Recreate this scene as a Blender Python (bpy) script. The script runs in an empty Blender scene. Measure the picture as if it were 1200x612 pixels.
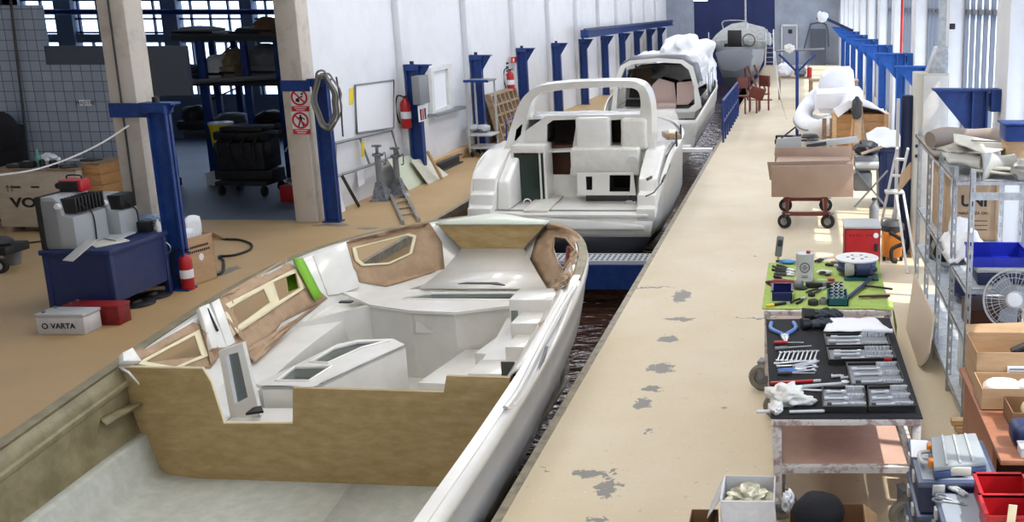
import bpy, bmesh, math, random
from mathutils import Vector, Matrix, Euler, noise
from mathutils.geometry import tessellate_polygon
rnd = random.Random(7)
PI = math.pi
C = bpy.context.scene.collection
# ------------------------------------------------------------------ camera model (1200 x 612 frame)
FOC, PX, PY, CAMH = 1200.0, 920.0, 275.0, 3.5
TH = math.atan(267/1200.0); PSI = math.atan(16/1200.0*math.cos(TH))
ROT = Euler((PI/2-TH, 0, PSI)).to_matrix(); EYE = Vector((0, 0, CAMH))
def ray(px, py): return ROT @ Vector(((px-PX)/FOC, -(py-PY)/FOC, -1))
def Z(px, py, z=0.0):
    r = ray(px, py); return EYE + r*((z-CAMH)/r.z)
def Y(px, py, y):
    r = ray(px, py); return EYE + r*(y/r.y)
def X(px, py, x):
    r = ray(px, py); return EYE + r*(x/r.x)
def PLN(px, py, p, n):
    r = ray(px, py); return EYE + r*((Vector(p)-EYE).dot(n)/r.dot(n))
cam = bpy.data.cameras.new('camera'); cam.sensor_width = 36; cam.lens = 36*FOC/1200
cam.shift_x = (600-PX)/1200; cam.shift_y = (PY-306)/1200; cam.clip_end = 300
co = bpy.data.objects.new('camera', cam); C.objects.link(co)
co.location = EYE; co.rotation_euler = (PI/2-TH, 0, PSI); bpy.context.scene.camera = co
# ------------------------------------------------------------------ materials
def lin(c):
    return tuple((v/12.92 if v <= .04045 else ((v+.055)/1.055)**2.4) for v in [k/255.0 for k in c])+(1,)
MATS = {}
def M(name, col, rough=.5, metal=0., col2=None, scale=6., bump=0., bscale=40., detail=4, lo=.4, hi=.65, coat=0., spec=.5, emit=0., stretch=None):
    m = bpy.data.materials.new(name); m.use_nodes = True; nt = m.node_tree; b = nt.nodes['Principled BSDF']
    b.inputs['Base Color'].default_value = lin(col); b.inputs['Roughness'].default_value = rough; b.inputs['Metallic'].default_value = metal
    b.inputs['Specular IOR Level'].default_value = spec
    if coat: b.inputs['Coat Weight'].default_value = coat; b.inputs['Coat Roughness'].default_value = .08
    tc = nt.nodes.new('ShaderNodeTexCoord'); vec = tc.outputs['Object']
    if stretch:
        mp = nt.nodes.new('ShaderNodeMapping'); mp.inputs['Scale'].default_value = stretch
        nt.links.new(vec, mp.inputs['Vector']); vec = mp.outputs['Vector']
    if col2:
        n = nt.nodes.new('ShaderNodeTexNoise'); n.inputs['Scale'].default_value = scale; n.inputs['Detail'].default_value = detail
        n.inputs['Roughness'].default_value = .65
        r = nt.nodes.new('ShaderNodeValToRGB'); r.color_ramp.elements[0].position = lo; r.color_ramp.elements[1].position = hi
        r.color_ramp.elements[0].color = lin(col); r.color_ramp.elements[1].color = lin(col2)
        nt.links.new(vec, n.inputs['Vector']); nt.links.new(n.outputs['Fac'], r.inputs['Fac']); nt.links.new(r.outputs['Color'], b.inputs['Base Color'])
    if bump:
        n2 = nt.nodes.new('ShaderNodeTexNoise'); n2.inputs['Scale'].default_value = bscale; n2.inputs['Detail'].default_value = 4
        bp = nt.nodes.new('ShaderNodeBump'); bp.inputs['Strength'].default_value = bump; bp.inputs['Distance'].default_value = .02
        nt.links.new(vec, n2.inputs['Vector']); nt.links.new(n2.outputs['Fac'], bp.inputs['Height']); nt.links.new(bp.outputs['Normal'], b.inputs['Normal'])
    if emit:
        b.inputs['Emission Color'].default_value = lin(col); b.inputs['Emission Strength'].default_value = emit
    MATS[name] = m; return m
def glass_mat(name, col, clear=.9, frost=0.):
    m = bpy.data.materials.new(name); m.use_nodes = True; nt = m.node_tree; nt.nodes.remove(nt.nodes['Principled BSDF'])
    out = nt.nodes['Material Output']; t = nt.nodes.new('ShaderNodeBsdfTransparent'); t.inputs['Color'].default_value = lin(col)
    g = nt.nodes.new('ShaderNodeBsdfGlossy'); g.inputs['Roughness'].default_value = .05
    mx = nt.nodes.new('ShaderNodeMixShader'); mx.inputs['Fac'].default_value = 1-clear
    nt.links.new(t.outputs[0], mx.inputs[1]); nt.links.new(g.outputs[0], mx.inputs[2]); last = mx
    if frost:
        tr = nt.nodes.new('ShaderNodeBsdfTranslucent'); tr.inputs['Color'].default_value = lin(col)
        m2 = nt.nodes.new('ShaderNodeMixShader'); m2.inputs['Fac'].default_value = frost
        nt.links.new(mx.outputs[0], m2.inputs[1]); nt.links.new(tr.outputs[0], m2.inputs[2]); last = m2
    nt.links.new(last.outputs[0], out.inputs['Surface']); MATS[name] = m; return m
# ------------------------------------------------------------------ mesh builder
def orient(d):
    return Vector(d).normalized().to_track_quat('Z', 'Y').to_matrix()
class MB:
    def __init__(self): self.bm = bmesh.new()
    def _bev(self, vs, bev, seg=2):
        if bev > 0:
            es = {e for v in vs for e in v.link_edges}
            bmesh.ops.bevel(self.bm, geom=list(es), offset=bev, segments=seg, affect='EDGES', profile=.5)
    def bx(self, x0, x1, y0, y1, z0, z1, bev=0., seg=2):
        return self.box(((x0+x1)/2, (y0+y1)/2, (z0+z1)/2), (abs(x1-x0), abs(y1-y0), abs(z1-z0)), bev, seg=seg)
    def box(self, c, s, bev=0., rot=None, rz=0., seg=2):
        m = Matrix.Translation(Vector(c))
        if rot is not None: m = m @ (rot.to_4x4() if isinstance(rot, Matrix) else Euler(rot).to_matrix().to_4x4())
        elif rz: m = m @ Matrix.Rotation(rz, 4, 'Z')
        m = m @ Matrix.Diagonal((s[0], s[1], s[2], 1))
        r = bmesh.ops.create_cube(self.bm, size=1, matrix=m); self._bev(r['verts'], bev, seg); return self
    def bar(self, p0, p1, w, h, bev=0., up=(0, 0, 1)):
        p0, p1 = Vector(p0), Vector(p1); d = p1-p0; z = d.normalized(); u = Vector(up)
        x = u.cross(z)
        if x.length < 1e-4: x = Vector((1, 0, 0)).cross(z)
        x.normalize(); y = z.cross(x)
        R = Matrix((x, y, z)).transposed()
        return self.box((p0+p1)/2, (w, h, d.length), bev, R)
    def cyl(self, p0, p1, r, r2=None, seg=14, bev=0.):
        p0, p1 = Vector(p0), Vector(p1); d = p1-p0
        m = Matrix.Translation((p0+p1)/2) @ orient(d).to_4x4()
        bmesh.ops.create_cone(self.bm, cap_ends=True, cap_tris=False, segments=seg, radius1=r, radius2=r if r2 is None else r2, depth=d.length, matrix=m)
        return self
    def tube(self, pts, r, seg=8, closed=False):
        pts = [Vector(p) for p in pts]; n = len(pts); rings = []; ref = None
        for i, p in enumerate(pts):
            if closed: t = pts[(i+1) % n]-pts[i-1]
            else: t = pts[min(i+1, n-1)]-pts[max(i-1, 0)]
            t.normalize()
            if ref is None:
                ref = Vector((0, 0, 1)) if abs(t.z) < .9 else Vector((1, 0, 0))
            a = (ref - t*ref.dot(t)); a.normalize(); b = t.cross(a); ref = a
            rr = r(i/(n-1)) if callable(r) else r
            rings.append([self.bm.verts.new(p+(a*math.cos(2*PI*k/seg)+b*math.sin(2*PI*k/seg))*rr) for k in range(seg)])
        m = n if closed else n-1
        for i in range(m):
            A, B = rings[i], rings[(i+1) % n]
            for k in range(seg): self.bm.faces.new((A[k], A[(k+1) % seg], B[(k+1) % seg], B[k]))
        if not closed:
            self.bm.faces.new(list(reversed(rings[0]))); self.bm.faces.new(rings[-1])
        return self
    def lathe(self, o, prof, seg=24, axis=(0, 0, 1)):
        o = Vector(o); R = orient(axis); rings = []
        for (r, z) in prof:
            if r < 1e-5: rings.append([self.bm.verts.new(o+R@Vector((0, 0, z)))])
            else: rings.append([self.bm.verts.new(o+R@Vector((r*math.cos(2*PI*k/seg), r*math.sin(2*PI*k/seg), z))) for k in range(seg)])
        for A, B in zip(rings, rings[1:]):
            for k in range(seg):
                k2 = (k+1) % seg
                if len(A) == 1 and len(B) == 1: continue
                if len(A) == 1: self.bm.faces.new((A[0], B[k2], B[k]))
                elif len(B) == 1: self.bm.faces.new((A[k], A[k2], B[0]))
                else: self.bm.faces.new((A[k], A[k2], B[k2], B[k]))
        return self
    def prism(self, pts, vec, bev=0.):
        vec = Vector(vec); a = [self.bm.verts.new(Vector(p)) for p in pts]; b = [self.bm.verts.new(Vector(p)+vec) for p in pts]; n = len(pts)
        self.bm.faces.new(list(reversed(a))); self.bm.faces.new(b)
        for i in range(n): self.bm.faces.new((a[i], a[(i+1) % n], b[(i+1) % n], b[i]))
        bmesh.ops.recalc_face_normals(self.bm, faces=self.bm.faces[:])
        self._bev(a+b, bev); return self
    def holed(self, outer, holes, vec):
        vec = Vector(vec); loops = [[Vector(p) for p in outer]]+[[Vector(p) for p in h] for h in holes]
        flat = [p for l in loops for p in l]
        fa = [self.bm.verts.new(p) for p in flat]; fb = [self.bm.verts.new(p+vec) for p in flat]
        for t in tessellate_polygon(loops):
            if len(set(t)) < 3: continue
            try: self.bm.faces.new([fa[i] for i in t]); self.bm.faces.new([fb[i] for i in reversed(t)])
            except ValueError: pass
        k = 0
        for l in loops:
            n = len(l)
            for i in range(n):
                i0, i1 = k+i, k+(i+1) % n
                self.bm.faces.new((fa[i0], fa[i1], fb[i1], fb[i0]))
            k += n
        bmesh.ops.recalc_face_normals(self.bm, faces=self.bm.faces[:]); return self
    def grid(self, fn, nu, nv):
        vs = [[self.bm.verts.new(Vector(fn(i/nu, j/nv))) for j in range(nv+1)] for i in range(nu+1)]
        for i in range(nu):
            for j in range(nv): self.bm.faces.new((vs[i][j], vs[i+1][j], vs[i+1][j+1], vs[i][j+1]))
        return self
    def loft(self, rings, closed=True, caps=True):
        R = [[self.bm.verts.new(Vector(p)) for p in r] for r in rings]; n = len(R[0])
        for A, B in zip(R, R[1:]):
            for k in range(n if closed else n-1): self.bm.faces.new((A[k], A[(k+1) % n], B[(k+1) % n], B[k]))
        if caps and closed:
            self.bm.faces.new(list(reversed(R[0]))); self.bm.faces.new(R[-1])
        bmesh.ops.recalc_face_normals(self.bm, faces=self.bm.faces[:]); return self
    def poly(self, pts):
        self.bm.faces.new([self.bm.verts.new(Vector(p)) for p in pts]); return self
    def ball(self, c, r, sub=2, squash=(1, 1, 1), amp=0., freq=2., seed=0, rz=0.):
        res = bmesh.ops.create_icosphere(self.bm, subdivisions=sub, radius=1)
        q = Matrix.Rotation(rz, 3, 'Z')
        for v in res['verts']:
            d = v.co.normalized(); k = 1+amp*noise.noise(d*freq+Vector((seed*3.7, seed*1.3, seed)))
            w = d*k; v.co = Vector(c)+q@Vector((w.x*r*squash[0], w.y*r*squash[1], w.z*r*squash[2]))
        return self
    def build(self, name, mat, parent=None, smooth=35, thick=0., sub=0, off=-1.):
        me = bpy.data.meshes.new(name)
        if parent is not None:
            o0 = parent
            while o0.parent is not None: o0 = o0.parent
            bmesh.ops.translate(self.bm, verts=self.bm.verts[:], vec=-o0.location)
        self.bm.to_mesh(me); self.bm.free()
        me.materials.append(MATS[mat] if isinstance(mat, str) else mat)
        if smooth:
            me.polygons.foreach_set('use_smooth', [True]*len(me.polygons)); me.set_sharp_from_angle(angle=math.radians(smooth))
        o = bpy.data.objects.new(name, me); C.objects.link(o)
        if parent is not None: o.parent = parent
        if thick:
            s = o.modifiers.new('solidify', 'SOLIDIFY'); s.thickness = thick; s.offset = off
        if sub:
            s = o.modifiers.new('subsurf', 'SUBSURF'); s.levels = sub; s.render_levels = sub
        return o
def bake(o, cutters=()):
    """apply the modifiers of o (and boolean cuts) to its mesh, delete the cutters"""
    for c in cutters:
        b = o.modifiers.new('cut', 'BOOLEAN'); b.operation = 'DIFFERENCE'; b.object = c; b.solver = 'EXACT'
    bpy.context.view_layer.update()
    dg = bpy.context.evaluated_depsgraph_get()
    me = bpy.data.meshes.new_from_object(o.evaluated_get(dg)); old = o.data
    o.modifiers.clear(); o.data = me; bpy.data.meshes.remove(old)
    for c in cutters:
        d = c.data; bpy.data.objects.remove(c); bpy.data.meshes.remove(d)
    return o
def tag(o, label, cat, group=None, kind=None):
    o['label'] = label; o['category'] = cat
    if group: o['group'] = group
    if kind: o['kind'] = kind
    return o
def thing(name, label, cat, loc=(0, 0, 0), group=None):
    o = bpy.data.objects.new(name, None); o.empty_display_size = .1; C.objects.link(o); o.location = loc
    return tag(o, label, cat, group)
def struct(o, label=None):
    o['kind'] = 'structure'
    if label: o['label'] = label
    return o
def dup(root, loc=None, rz=0., label=None, scale=None):
    r = root.copy(); C.objects.link(r)
    if loc is not None: r.location = loc
    r.rotation_euler = (root.rotation_euler[0], root.rotation_euler[1], rz)
    if scale: r.scale = scale
    if label: r['label'] = label
    for ch in list(root.children):
        c = ch.copy(); C.objects.link(c); c.parent = r
        for g in list(ch.children):
            d = g.copy(); C.objects.link(d); d.parent = c
    return r
def textobj(s, size, loc, right, up, mat, parent=None, name='lettering', bold=0., depth=.001, align='CENTER', wide=1.):
    cu = bpy.data.curves.new(name, 'FONT'); cu.body = s; cu.size = size; cu.align_x = align; cu.align_y = 'CENTER'; cu.extrude = depth; cu.offset = bold
    o = bpy.data.objects.new(name, cu); C.objects.link(o); cu.materials.append(MATS[mat])
    r = Vector(right).normalized(); u = Vector(up); u = (u-r*u.dot(r)).normalized(); n = r.cross(u)
    m = Matrix((r, u, n)).transposed().to_4x4(); m.translation = Vector(loc)
    if parent is not None:
        o0 = parent
        while o0.parent is not None: o0 = o0.parent
        m.translation = Vector(loc)-o0.location; o.parent = parent
    bpy.context.view_layer.update()
    me = bpy.data.meshes.new_from_object(o.evaluated_get(bpy.context.evaluated_depsgraph_get())); me.transform(Matrix.Diagonal((wide, 1, 1, 1)))
    q = bpy.data.objects.new(name, me); C.objects.link(q)
    if parent is not None: q.parent = parent
    q.matrix_local = m; bpy.data.objects.remove(o); bpy.data.curves.remove(cu)
    return q
def bez(p, n=12):
    """smooth polyline through the points p (Catmull-Rom)"""
    p = [Vector(q) for q in p]; out = []
    for i in range(len(p)-1):
        a, b, c, d = p[max(i-1, 0)], p[i], p[i+1], p[min(i+2, len(p)-1)]
        for k in range(n):
            t = k/n; out.append(.5*((2*b)+(c-a)*t+(2*a-5*b+4*c-d)*t*t+(3*b-a-3*c+d)*t**3))
    out.append(p[-1]); return out
# ------------------------------------------------------------------ palette
M('white_paint', (214, 213, 210), .6, col2=(200, 199, 196), scale=2)
M('wall_white', (216, 217, 220), .8, col2=(204, 206, 209), scale=1.3, lo=.45, hi=.8, bump=.05, bscale=20)
M('far_wall', (150, 158, 172), .8, col2=(134, 142, 156), scale=1.)
M('column_white', (190, 182, 170), .8, col2=(165, 156, 144), scale=3, lo=.5, hi=.75, bump=.1, bscale=15)
M('blue_steel', (20, 50, 112), .45, col2=(30, 62, 124), scale=8, spec=.4)
M('blue_sunlit', (22, 92, 178), .45, col2=(30, 78, 158), scale=5, spec=.4)  # lit copy of the blue steel for the far brackets, sunlight put into the colour
M('blue_door', (10, 32, 88), .6, col2=(8, 26, 74), scale=2)
M('gelcoat', (228, 226, 220), .22, coat=.3, col2=(221, 219, 212), scale=3)
M('gelcoat_dull', (220, 218, 208), .45, col2=(208, 206, 196), scale=5, bump=.03, bscale=30)
M('liner_floor', (178, 180, 168), .7, col2=(192, 193, 183), scale=9, bump=.15, bscale=50)
M('raw_laminate', (156, 130, 82), .5, col2=(182, 158, 112), scale=5, lo=.35, hi=.75, bump=.12, bscale=60, stretch=(1, 1, 3))
M('raw_laminate_dark', (112, 102, 72), .5, col2=(150, 140, 108), scale=4, lo=.35, hi=.75, bump=.15, bscale=40)
M('masking_paper', (176, 148, 118), .75, col2=(160, 132, 104), scale=6, bump=.12, bscale=18)
M('masking_tape', (226, 214, 178), .7)
M('green_tape', (120, 178, 34), .6)
M('black', (18, 18, 19), .5); M('black_rubber', (26, 26, 27), .75); M('dark_grey', (52, 53, 55), .6)
M('dark_fabric', (22, 23, 27), .95, bump=.3, bscale=120)
M('mid_grey', (120, 122, 124), .55); M('light_grey', (176, 178, 178), .5)
M('galv', (190, 194, 198), .45, .2, col2=(160, 165, 170), scale=14)
M('chrome', (200, 202, 205), .2, 1.); M('steel', (150, 152, 156), .35, .9, col2=(110, 112, 116), scale=20)
M('tool_steel', (200, 202, 206), .3, .35)
M('aluminium', (176, 176, 172), .4, .7, col2=(150, 148, 142), scale=12)
M('red', (172, 24, 32), .4); M('dark_red', (140, 24, 26), .5, col2=(110, 18, 22), scale=6); M('red_brown', (112, 50, 36), .6, col2=(92, 40, 30), scale=6)
M('yellow', (222, 196, 40), .5); M('orange', (216, 130, 44), .5)
M('tan_board', (164, 139, 121), .55, col2=(158, 132, 114), scale=5)
M('cardboard', (180, 148, 112), .8, col2=(168, 136, 102), scale=4, stretch=(1, 1, 6)); M('cardboard_dark', (130, 96, 64), .85)
M('cardboard_pale', (186, 156, 124), .8, col2=(174, 144, 112), scale=5)
M('carton_white', (206, 206, 206), .7, col2=(192, 192, 194), scale=5)
M('crate_ply', (192, 180, 160), .75, col2=(178, 164, 142), scale=3, stretch=(1, 1, 4))
M('wood', (186, 140, 92), .6, col2=(166, 120, 74), scale=5, stretch=(1, 8, 8)); M('wood_pale', (206, 174, 130), .65, col2=(188, 152, 106), scale=6, stretch=(1, 8, 8))
M('wood_old', (136, 112, 86), .75, col2=(160, 140, 116), scale=8)
M('worn_white', (206, 200, 195), .7, col2=(158, 136, 130), scale=16, lo=.5, hi=.62)
M('board_brown', (206, 170, 152), .4, col2=(180, 142, 126), scale=3, lo=.35, hi=.8)
M('bench_blue', (18, 36, 86), .5, col2=(30, 44, 80), scale=5)
M('green_cloth', (162, 184, 98), .9, col2=(150, 172, 86), scale=10, bump=.1, bscale=60); M('green_dark', (120, 128, 44), .9)
M('foam_white', (232, 232, 234), .8, col2=(224, 224, 228), scale=3); M('plastic_film', (220, 221, 222), .35, bump=.2, bscale=10)
M('vinyl_grey', (168, 166, 158), .6, col2=(158, 156, 148), scale=5); M('vinyl_pale', (198, 196, 184), .6); M('vinyl_brown', (142, 130, 120), .7)
M('rag', (216, 214, 208), .9, bump=.3, bscale=30); M('paper', (224, 225, 228), .7)
M('navy', (28, 40, 78), .5); M('navy_grey', (58, 76, 116), .45); M('case_blue', (70, 82, 108), .4); M('bin_blue', (26, 44, 176), .4); M('bin_navy', (22, 30, 92), .45)
M('teal', (20, 84, 92), .5); M('cyan_blue', (70, 138, 200), .5); M('handle_blue', (92, 128, 188), .4)
M('desk_brown', (162, 108, 80), .45, col2=(148, 94, 68), scale=4, stretch=(1, 5, 1)); M('desk_dark', (72, 38, 26), .5)
M('green_board', (196, 204, 182), .5); M('grate', (182, 186, 190), .5)
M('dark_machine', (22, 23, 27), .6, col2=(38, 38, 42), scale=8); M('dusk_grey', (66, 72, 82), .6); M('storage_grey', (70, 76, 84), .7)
M('bottle', (90, 150, 140), .2); M('print_ink', (30, 28, 28), .7); M('print_red', (190, 30, 30), .6)
M('grey_cover', (150, 152, 150), .7, col2=(120, 122, 120), scale=4); M('hull_grey', (118, 122, 130), .4); M('antifoul', (22, 26, 36), .6)
M('cushion_pink', (196, 170, 160), .7); M('cabin_dark', (46, 34, 30), .6); M('cabin_brown', (98, 60, 44), .55)
M('cable_grey', (120, 118, 112), .6); M('seam', (150, 150, 146), .6)
M('lamp_on', (255, 250, 240), .5, emit=6.)
glass_mat('glass', (235, 242, 250), .93); glass_mat('dark_glass', (40, 46, 52), .92); glass_mat('profile_glass', (226, 232, 240), .92, frost=.5)
# ------------------------------------------------------------------ floors: material with worn grey spots
def floor_mat(name, base, base2, grey, spots):
    m = bpy.data.materials.new(name); m.use_nodes = True; nt = m.node_tree; N = nt.nodes; L = nt.links; b = N['Principled BSDF']
    g = N.new('ShaderNodeNewGeometry'); pos = g.outputs['Position']
    def nz(scale, detail=5, st=None):
        n = N.new('ShaderNodeTexNoise'); n.inputs['Scale'].default_value = scale; n.inputs['Detail'].default_value = detail; n.inputs['Roughness'].default_value = .6
        L.new(pos, n.inputs['Vector']); return n
    def ramp(s, a, c):
        r = N.new('ShaderNodeMapRange'); r.inputs['From Min'].default_value = a; r.inputs['From Max'].default_value = c; L.new(s, r.inputs['Value']); return r.outputs[0]
    def mix(f, a, c):
        x = N.new('ShaderNodeMix'); x.data_type = 'RGBA'
        if hasattr(f, 'links'): L.new(f, x.inputs[0])
        else: x.inputs[0].default_value = f
        for s, k in ((a, 6), (c, 7)):
            if hasattr(s, 'links'): L.new(s, x.inputs[k])
            else: x.inputs[k].default_value = s
        return x.outputs[2]
    col = mix(ramp(nz(.7).outputs['Fac'], .35, .7), lin(base), lin(base2))
    col = mix(ramp(nz(14, 6).outputs['Fac'], .62, .74), col, lin([v*.88 for v in base]))
    col = mix(ramp(nz(38, 3).outputs['Fac'], .66, .72), col, lin([min(255, v*1.12) for v in base2]))
    warp = N.new('ShaderNodeVectorMath'); warp.operation = 'MULTIPLY_ADD'; wn = nz(9, 5)
    L.new(wn.outputs['Color'], warp.inputs[0]); warp.inputs[1].default_value = (.35, .35, 0); L.new(pos, warp.inputs[2])
    tot = None
    for (x, y, rx, ry) in spots:
        v = N.new('ShaderNodeVectorMath'); v.operation = 'SUBTRACT'; L.new(warp.outputs[0], v.inputs[0]); v.inputs[1].default_value = (x+.175, y+.175, 0)
        w = N.new('ShaderNodeVectorMath'); w.operation = 'MULTIPLY'; L.new(v.outputs[0], w.inputs[0]); w.inputs[1].default_value = (1/rx, 1/ry, 0)
        l = N.new('ShaderNodeVectorMath'); l.operation = 'LENGTH'; L.new(w.outputs[0], l.inputs[0])
        o = ramp(l.outputs['Value'], 1.0, .85)
        if tot is None: tot = o
        else:
            a = N.new('ShaderNodeMath'); a.operation = 'MAXIMUM'; L.new(tot, a.inputs[0]); L.new(o, a.inputs[1]); tot = a.outputs[0]
    if tot is not None: col = mix(tot, col, lin(grey))
    L.new(col, b.inputs['Base Color']); b.inputs['Roughness'].default_value = .55
    bp = N.new('ShaderNodeBump'); bp.inputs['Strength'].default_value = .12; bp.inputs['Distance'].default_value = .02
    L.new(nz(22, 5).outputs['Fac'], bp.inputs['Height']); L.new(bp.outputs[0], b.inputs['Normal'])
    MATS[name] = m
def spots(lst): return [(p.x, p.y, rx, ry) for p, rx, ry in [(Z(a, b), rx, ry) for a, b, rx, ry in lst]]
floor_mat('floor_quay', (194, 178, 147), (204, 191, 166), (124, 120, 114), spots([(799, 347, .11, .3), (797, 374, .17, .08), (782, 398, .11, .14), (775, 432, .14, .16), (763, 457, .10, .09), (752, 473, .09, .16), (690, 557, .17, .06), (713, 573, .07, .2), (722, 552, .05, .05), (700, 611, .07, .05), (748, 337, .5, .03), (890, 373, .3, .03), (760, 505, .04, .04), (640, 549, .02, .02), (885, 300, .05, .05), (850, 480, .03, .04)]))
floor_mat('floor_walk', (180, 150, 106), (168, 140, 98), (120, 112, 100), spots([(265, 318, .12, .3), (300, 330, .1, .15), (388, 264, .3, .12), (430, 268, .2, .1), (260, 300, .1, .1)]))
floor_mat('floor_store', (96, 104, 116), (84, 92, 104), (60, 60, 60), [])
# ------------------------------------------------------------------ light
sc = bpy.context.scene
sc.view_settings.view_transform = 'Standard'; sc.view_settings.look = 'None'; sc.view_settings.gamma = 1; sc.view_settings.use_curve_mapping = False
sc.view_settings.exposure = 0.0
try: sc.cycles.use_denoising = True; sc.cycles.denoiser = 'OPENIMAGEDENOISE'
except Exception: pass
try: sc.cycles.max_bounces = 8; sc.cycles.transparent_max_bounces = 12; sc.cycles.sample_clamp_indirect = 4
except Exception: pass
w = bpy.data.worlds.new('sky'); sc.world = w; w.use_nodes = True
bg = w.node_tree.nodes['Background']; bg.inputs['Color'].default_value = lin((214, 230, 255)); bg.inputs['Strength'].default_value = 4.0
def lamp(kind, name, loc, energy, rot=(0, 0, 0), col=(255, 255, 255), size=None, angle=None):
    l = bpy.data.lights.new(name, kind); l.energy = energy; l.color = lin(col)[:3]
    if kind == 'AREA': l.shape = 'RECTANGLE'; l.size, l.size_y = size
    if kind == 'SUN': l.angle = angle
    o = bpy.data.objects.new(name, l); C.objects.link(o); o.location = loc; o.rotation_euler = rot; return o
# ================================================================== THE HALL
XQ, XL, XW, XR, YB = -2.11, -6.1, -8.1, 2.78, 64.0   # quay edge, left pit edge, left wall, window wall, back wall
YP = 16.75                                             # partition line of the side bay
struct(MB().bx(XQ, XR+.2, -3, YB, -2.4, 0).build('floor', 'floor_quay'), 'worn cream concrete quay along the window side')
f = MB(); f.bx(-15.5, XL, -3, YP, -2.4, 0); f.bx(XW-.2, XL, YP, YB, -2.4, 0)
struct(f.build('floor_left', 'floor_walk'), 'ochre painted walkway on the far side of the boats')
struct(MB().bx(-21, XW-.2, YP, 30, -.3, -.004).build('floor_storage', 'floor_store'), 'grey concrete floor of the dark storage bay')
# steel nosing of the quay edge, pit bottom and water
struct(MB().bx(XQ-.02, XQ+.05, -3, YB, -.12, .004).build('trim_1', M('nosing', (150, 140, 118), .5, .2, col2=(112, 104, 92), scale=8)))
struct(MB().bx(XL-.05, XL+.02, -3, YB, -.12, .004).build('trim_2', 'nosing'))
M('pit', (40, 36, 34), .8)
struct(MB().bx(XL, XQ, -3, YB, -2.6, -2.4).build('floor_pit', 'pit'))
wm = bpy.data.materials.new('dark_water'); wm.use_nodes = True; nt = wm.node_tree; b = nt.nodes['Principled BSDF']
b.inputs['Base Color'].default_value = lin((62, 42, 32)); b.inputs['Roughness'].default_value = .12
tc = nt.nodes.new('ShaderNodeNewGeometry'); mp = nt.nodes.new('ShaderNodeMapping'); mp.inputs['Scale'].default_value = (1.6, 3.6, 1); mp.inputs['Rotation'].default_value = (0, 0, .5)
n = nt.nodes.new('ShaderNodeTexNoise'); n.inputs['Scale'].default_value = 1.2; n.inputs['Detail'].default_value = 3
bp = nt.nodes.new('ShaderNodeBump'); bp.inputs['Strength'].default_value = .7; bp.inputs['Distance'].default_value = .15
nt.links.new(tc.outputs['Position'], mp.inputs[0]); nt.links.new(mp.outputs[0], n.inputs['Vector']); nt.links.new(n.outputs['Fac'], bp.inputs['Height']); nt.links.new(bp.outputs[0], b.inputs['Normal'])
MATS['dark_water'] = wm
struct(MB().bx(XL, XQ, -3, YB, -1.25, -1.2).build('water', 'dark_water'), 'dark brown rippled water in the boat pit')
# --- left hall wall with its columns
wl = MB(); wl.bx(XW-.2, XW, YP+.25, YB, 0, 7)
struct(wl.build('wall_left', 'wall_white'))
POSTY = [12.45+4.2*k for k in range(12)]
for k in range(12):
    y = POSTY[k]; c = MB()
    if k == 0: c.bx(Y(128, 117, 12.55).x, Y(160, 117, 12.55).x, y+.1, y+.46, 0, 7, .02)
    elif k == 1: c.bx(-8.34, -7.98, y-.12, y+.3, 0, 7, .02)
    else: c.bx(XW, -7.96, y-.1, y+.4, 0, 7, .01)
    o = struct(c.build('column' if k < 2 else 'trim_%d' % (k+3), 'column_white' if k < 2 else 'wall_white'))
    if k < 2: o['label'] = ['white concrete column beside the blue workbench', 'white concrete column with the two red prohibition signs'][k]
# --- ceiling and the walls out of sight that keep the hall a room
struct(MB().bx(-15.7, XR+.3, -3.2, YP, 7, 7.2).bx(XW-.2, XR+.3, YP, YB+.2, 7, 7.2).build('ceiling', 'wall_white'))
struct(MB().bx(-15.7, XR+.2, -3.2, -3, -.3, 7).build('wall_behind', 'wall_white'))
struct(MB().bx(-15.7, -15.5, -3, YP, 0, 7).build('wall_bay_end', 'wall_white'))
# --- back wall, big blue door, small grey door
bd0, bd1 = Y(814, 60, YB).x, Y(908, 60, YB).x
wb = MB(); wb.bx(XW, bd0, YB, YB+.2, 0, 7); wb.bx(bd1, XR+.2, YB, YB+.2, 0, 7); wb.bx(bd0, bd1, YB, YB+.2, 5.2, 7)
struct(wb.build('wall_back', 'far_wall'))
d = struct(MB().bx(bd0, bd1, YB+.06, YB+.12, -2.4, 5.2).build('door_1', 'blue_door'), 'tall dark blue sliding door in the back wall')
s = MB()
for k in range(1, 4): s.bx(bd0+(bd1-bd0)*k/4-.02, bd0+(bd1-bd0)*k/4+.02, YB+.03, YB+.06, 0, 5.2)
s.build('door_seam', 'blue_door', d)
a, b2 = Y(917, 60, YB-.1), Y(933, 60, YB-.1)
d = struct(MB().bx(a.x, b2.x, YB-.08, YB-.02, 0, 2.35).build('door_2', M('door_grey', (140, 146, 158), .6)), 'small grey door with a white frame in the back wall')
fr = MB(); fr.bx(a.x-.08, a.x, YB-.12, YB, 0, 2.42).bx(b2.x, b2.x+.08, YB-.12, YB, 0, 2.42).bx(a.x-.08, b2.x+.08, YB-.12, YB, 2.35, 2.45)
fr.build('door_frame', 'white_paint', d)
MB().bx(a.x+.35, a.x+.6, YB-.1, YB-.07, 1.9, 2.15).build('door_window', 'black', d)
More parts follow.
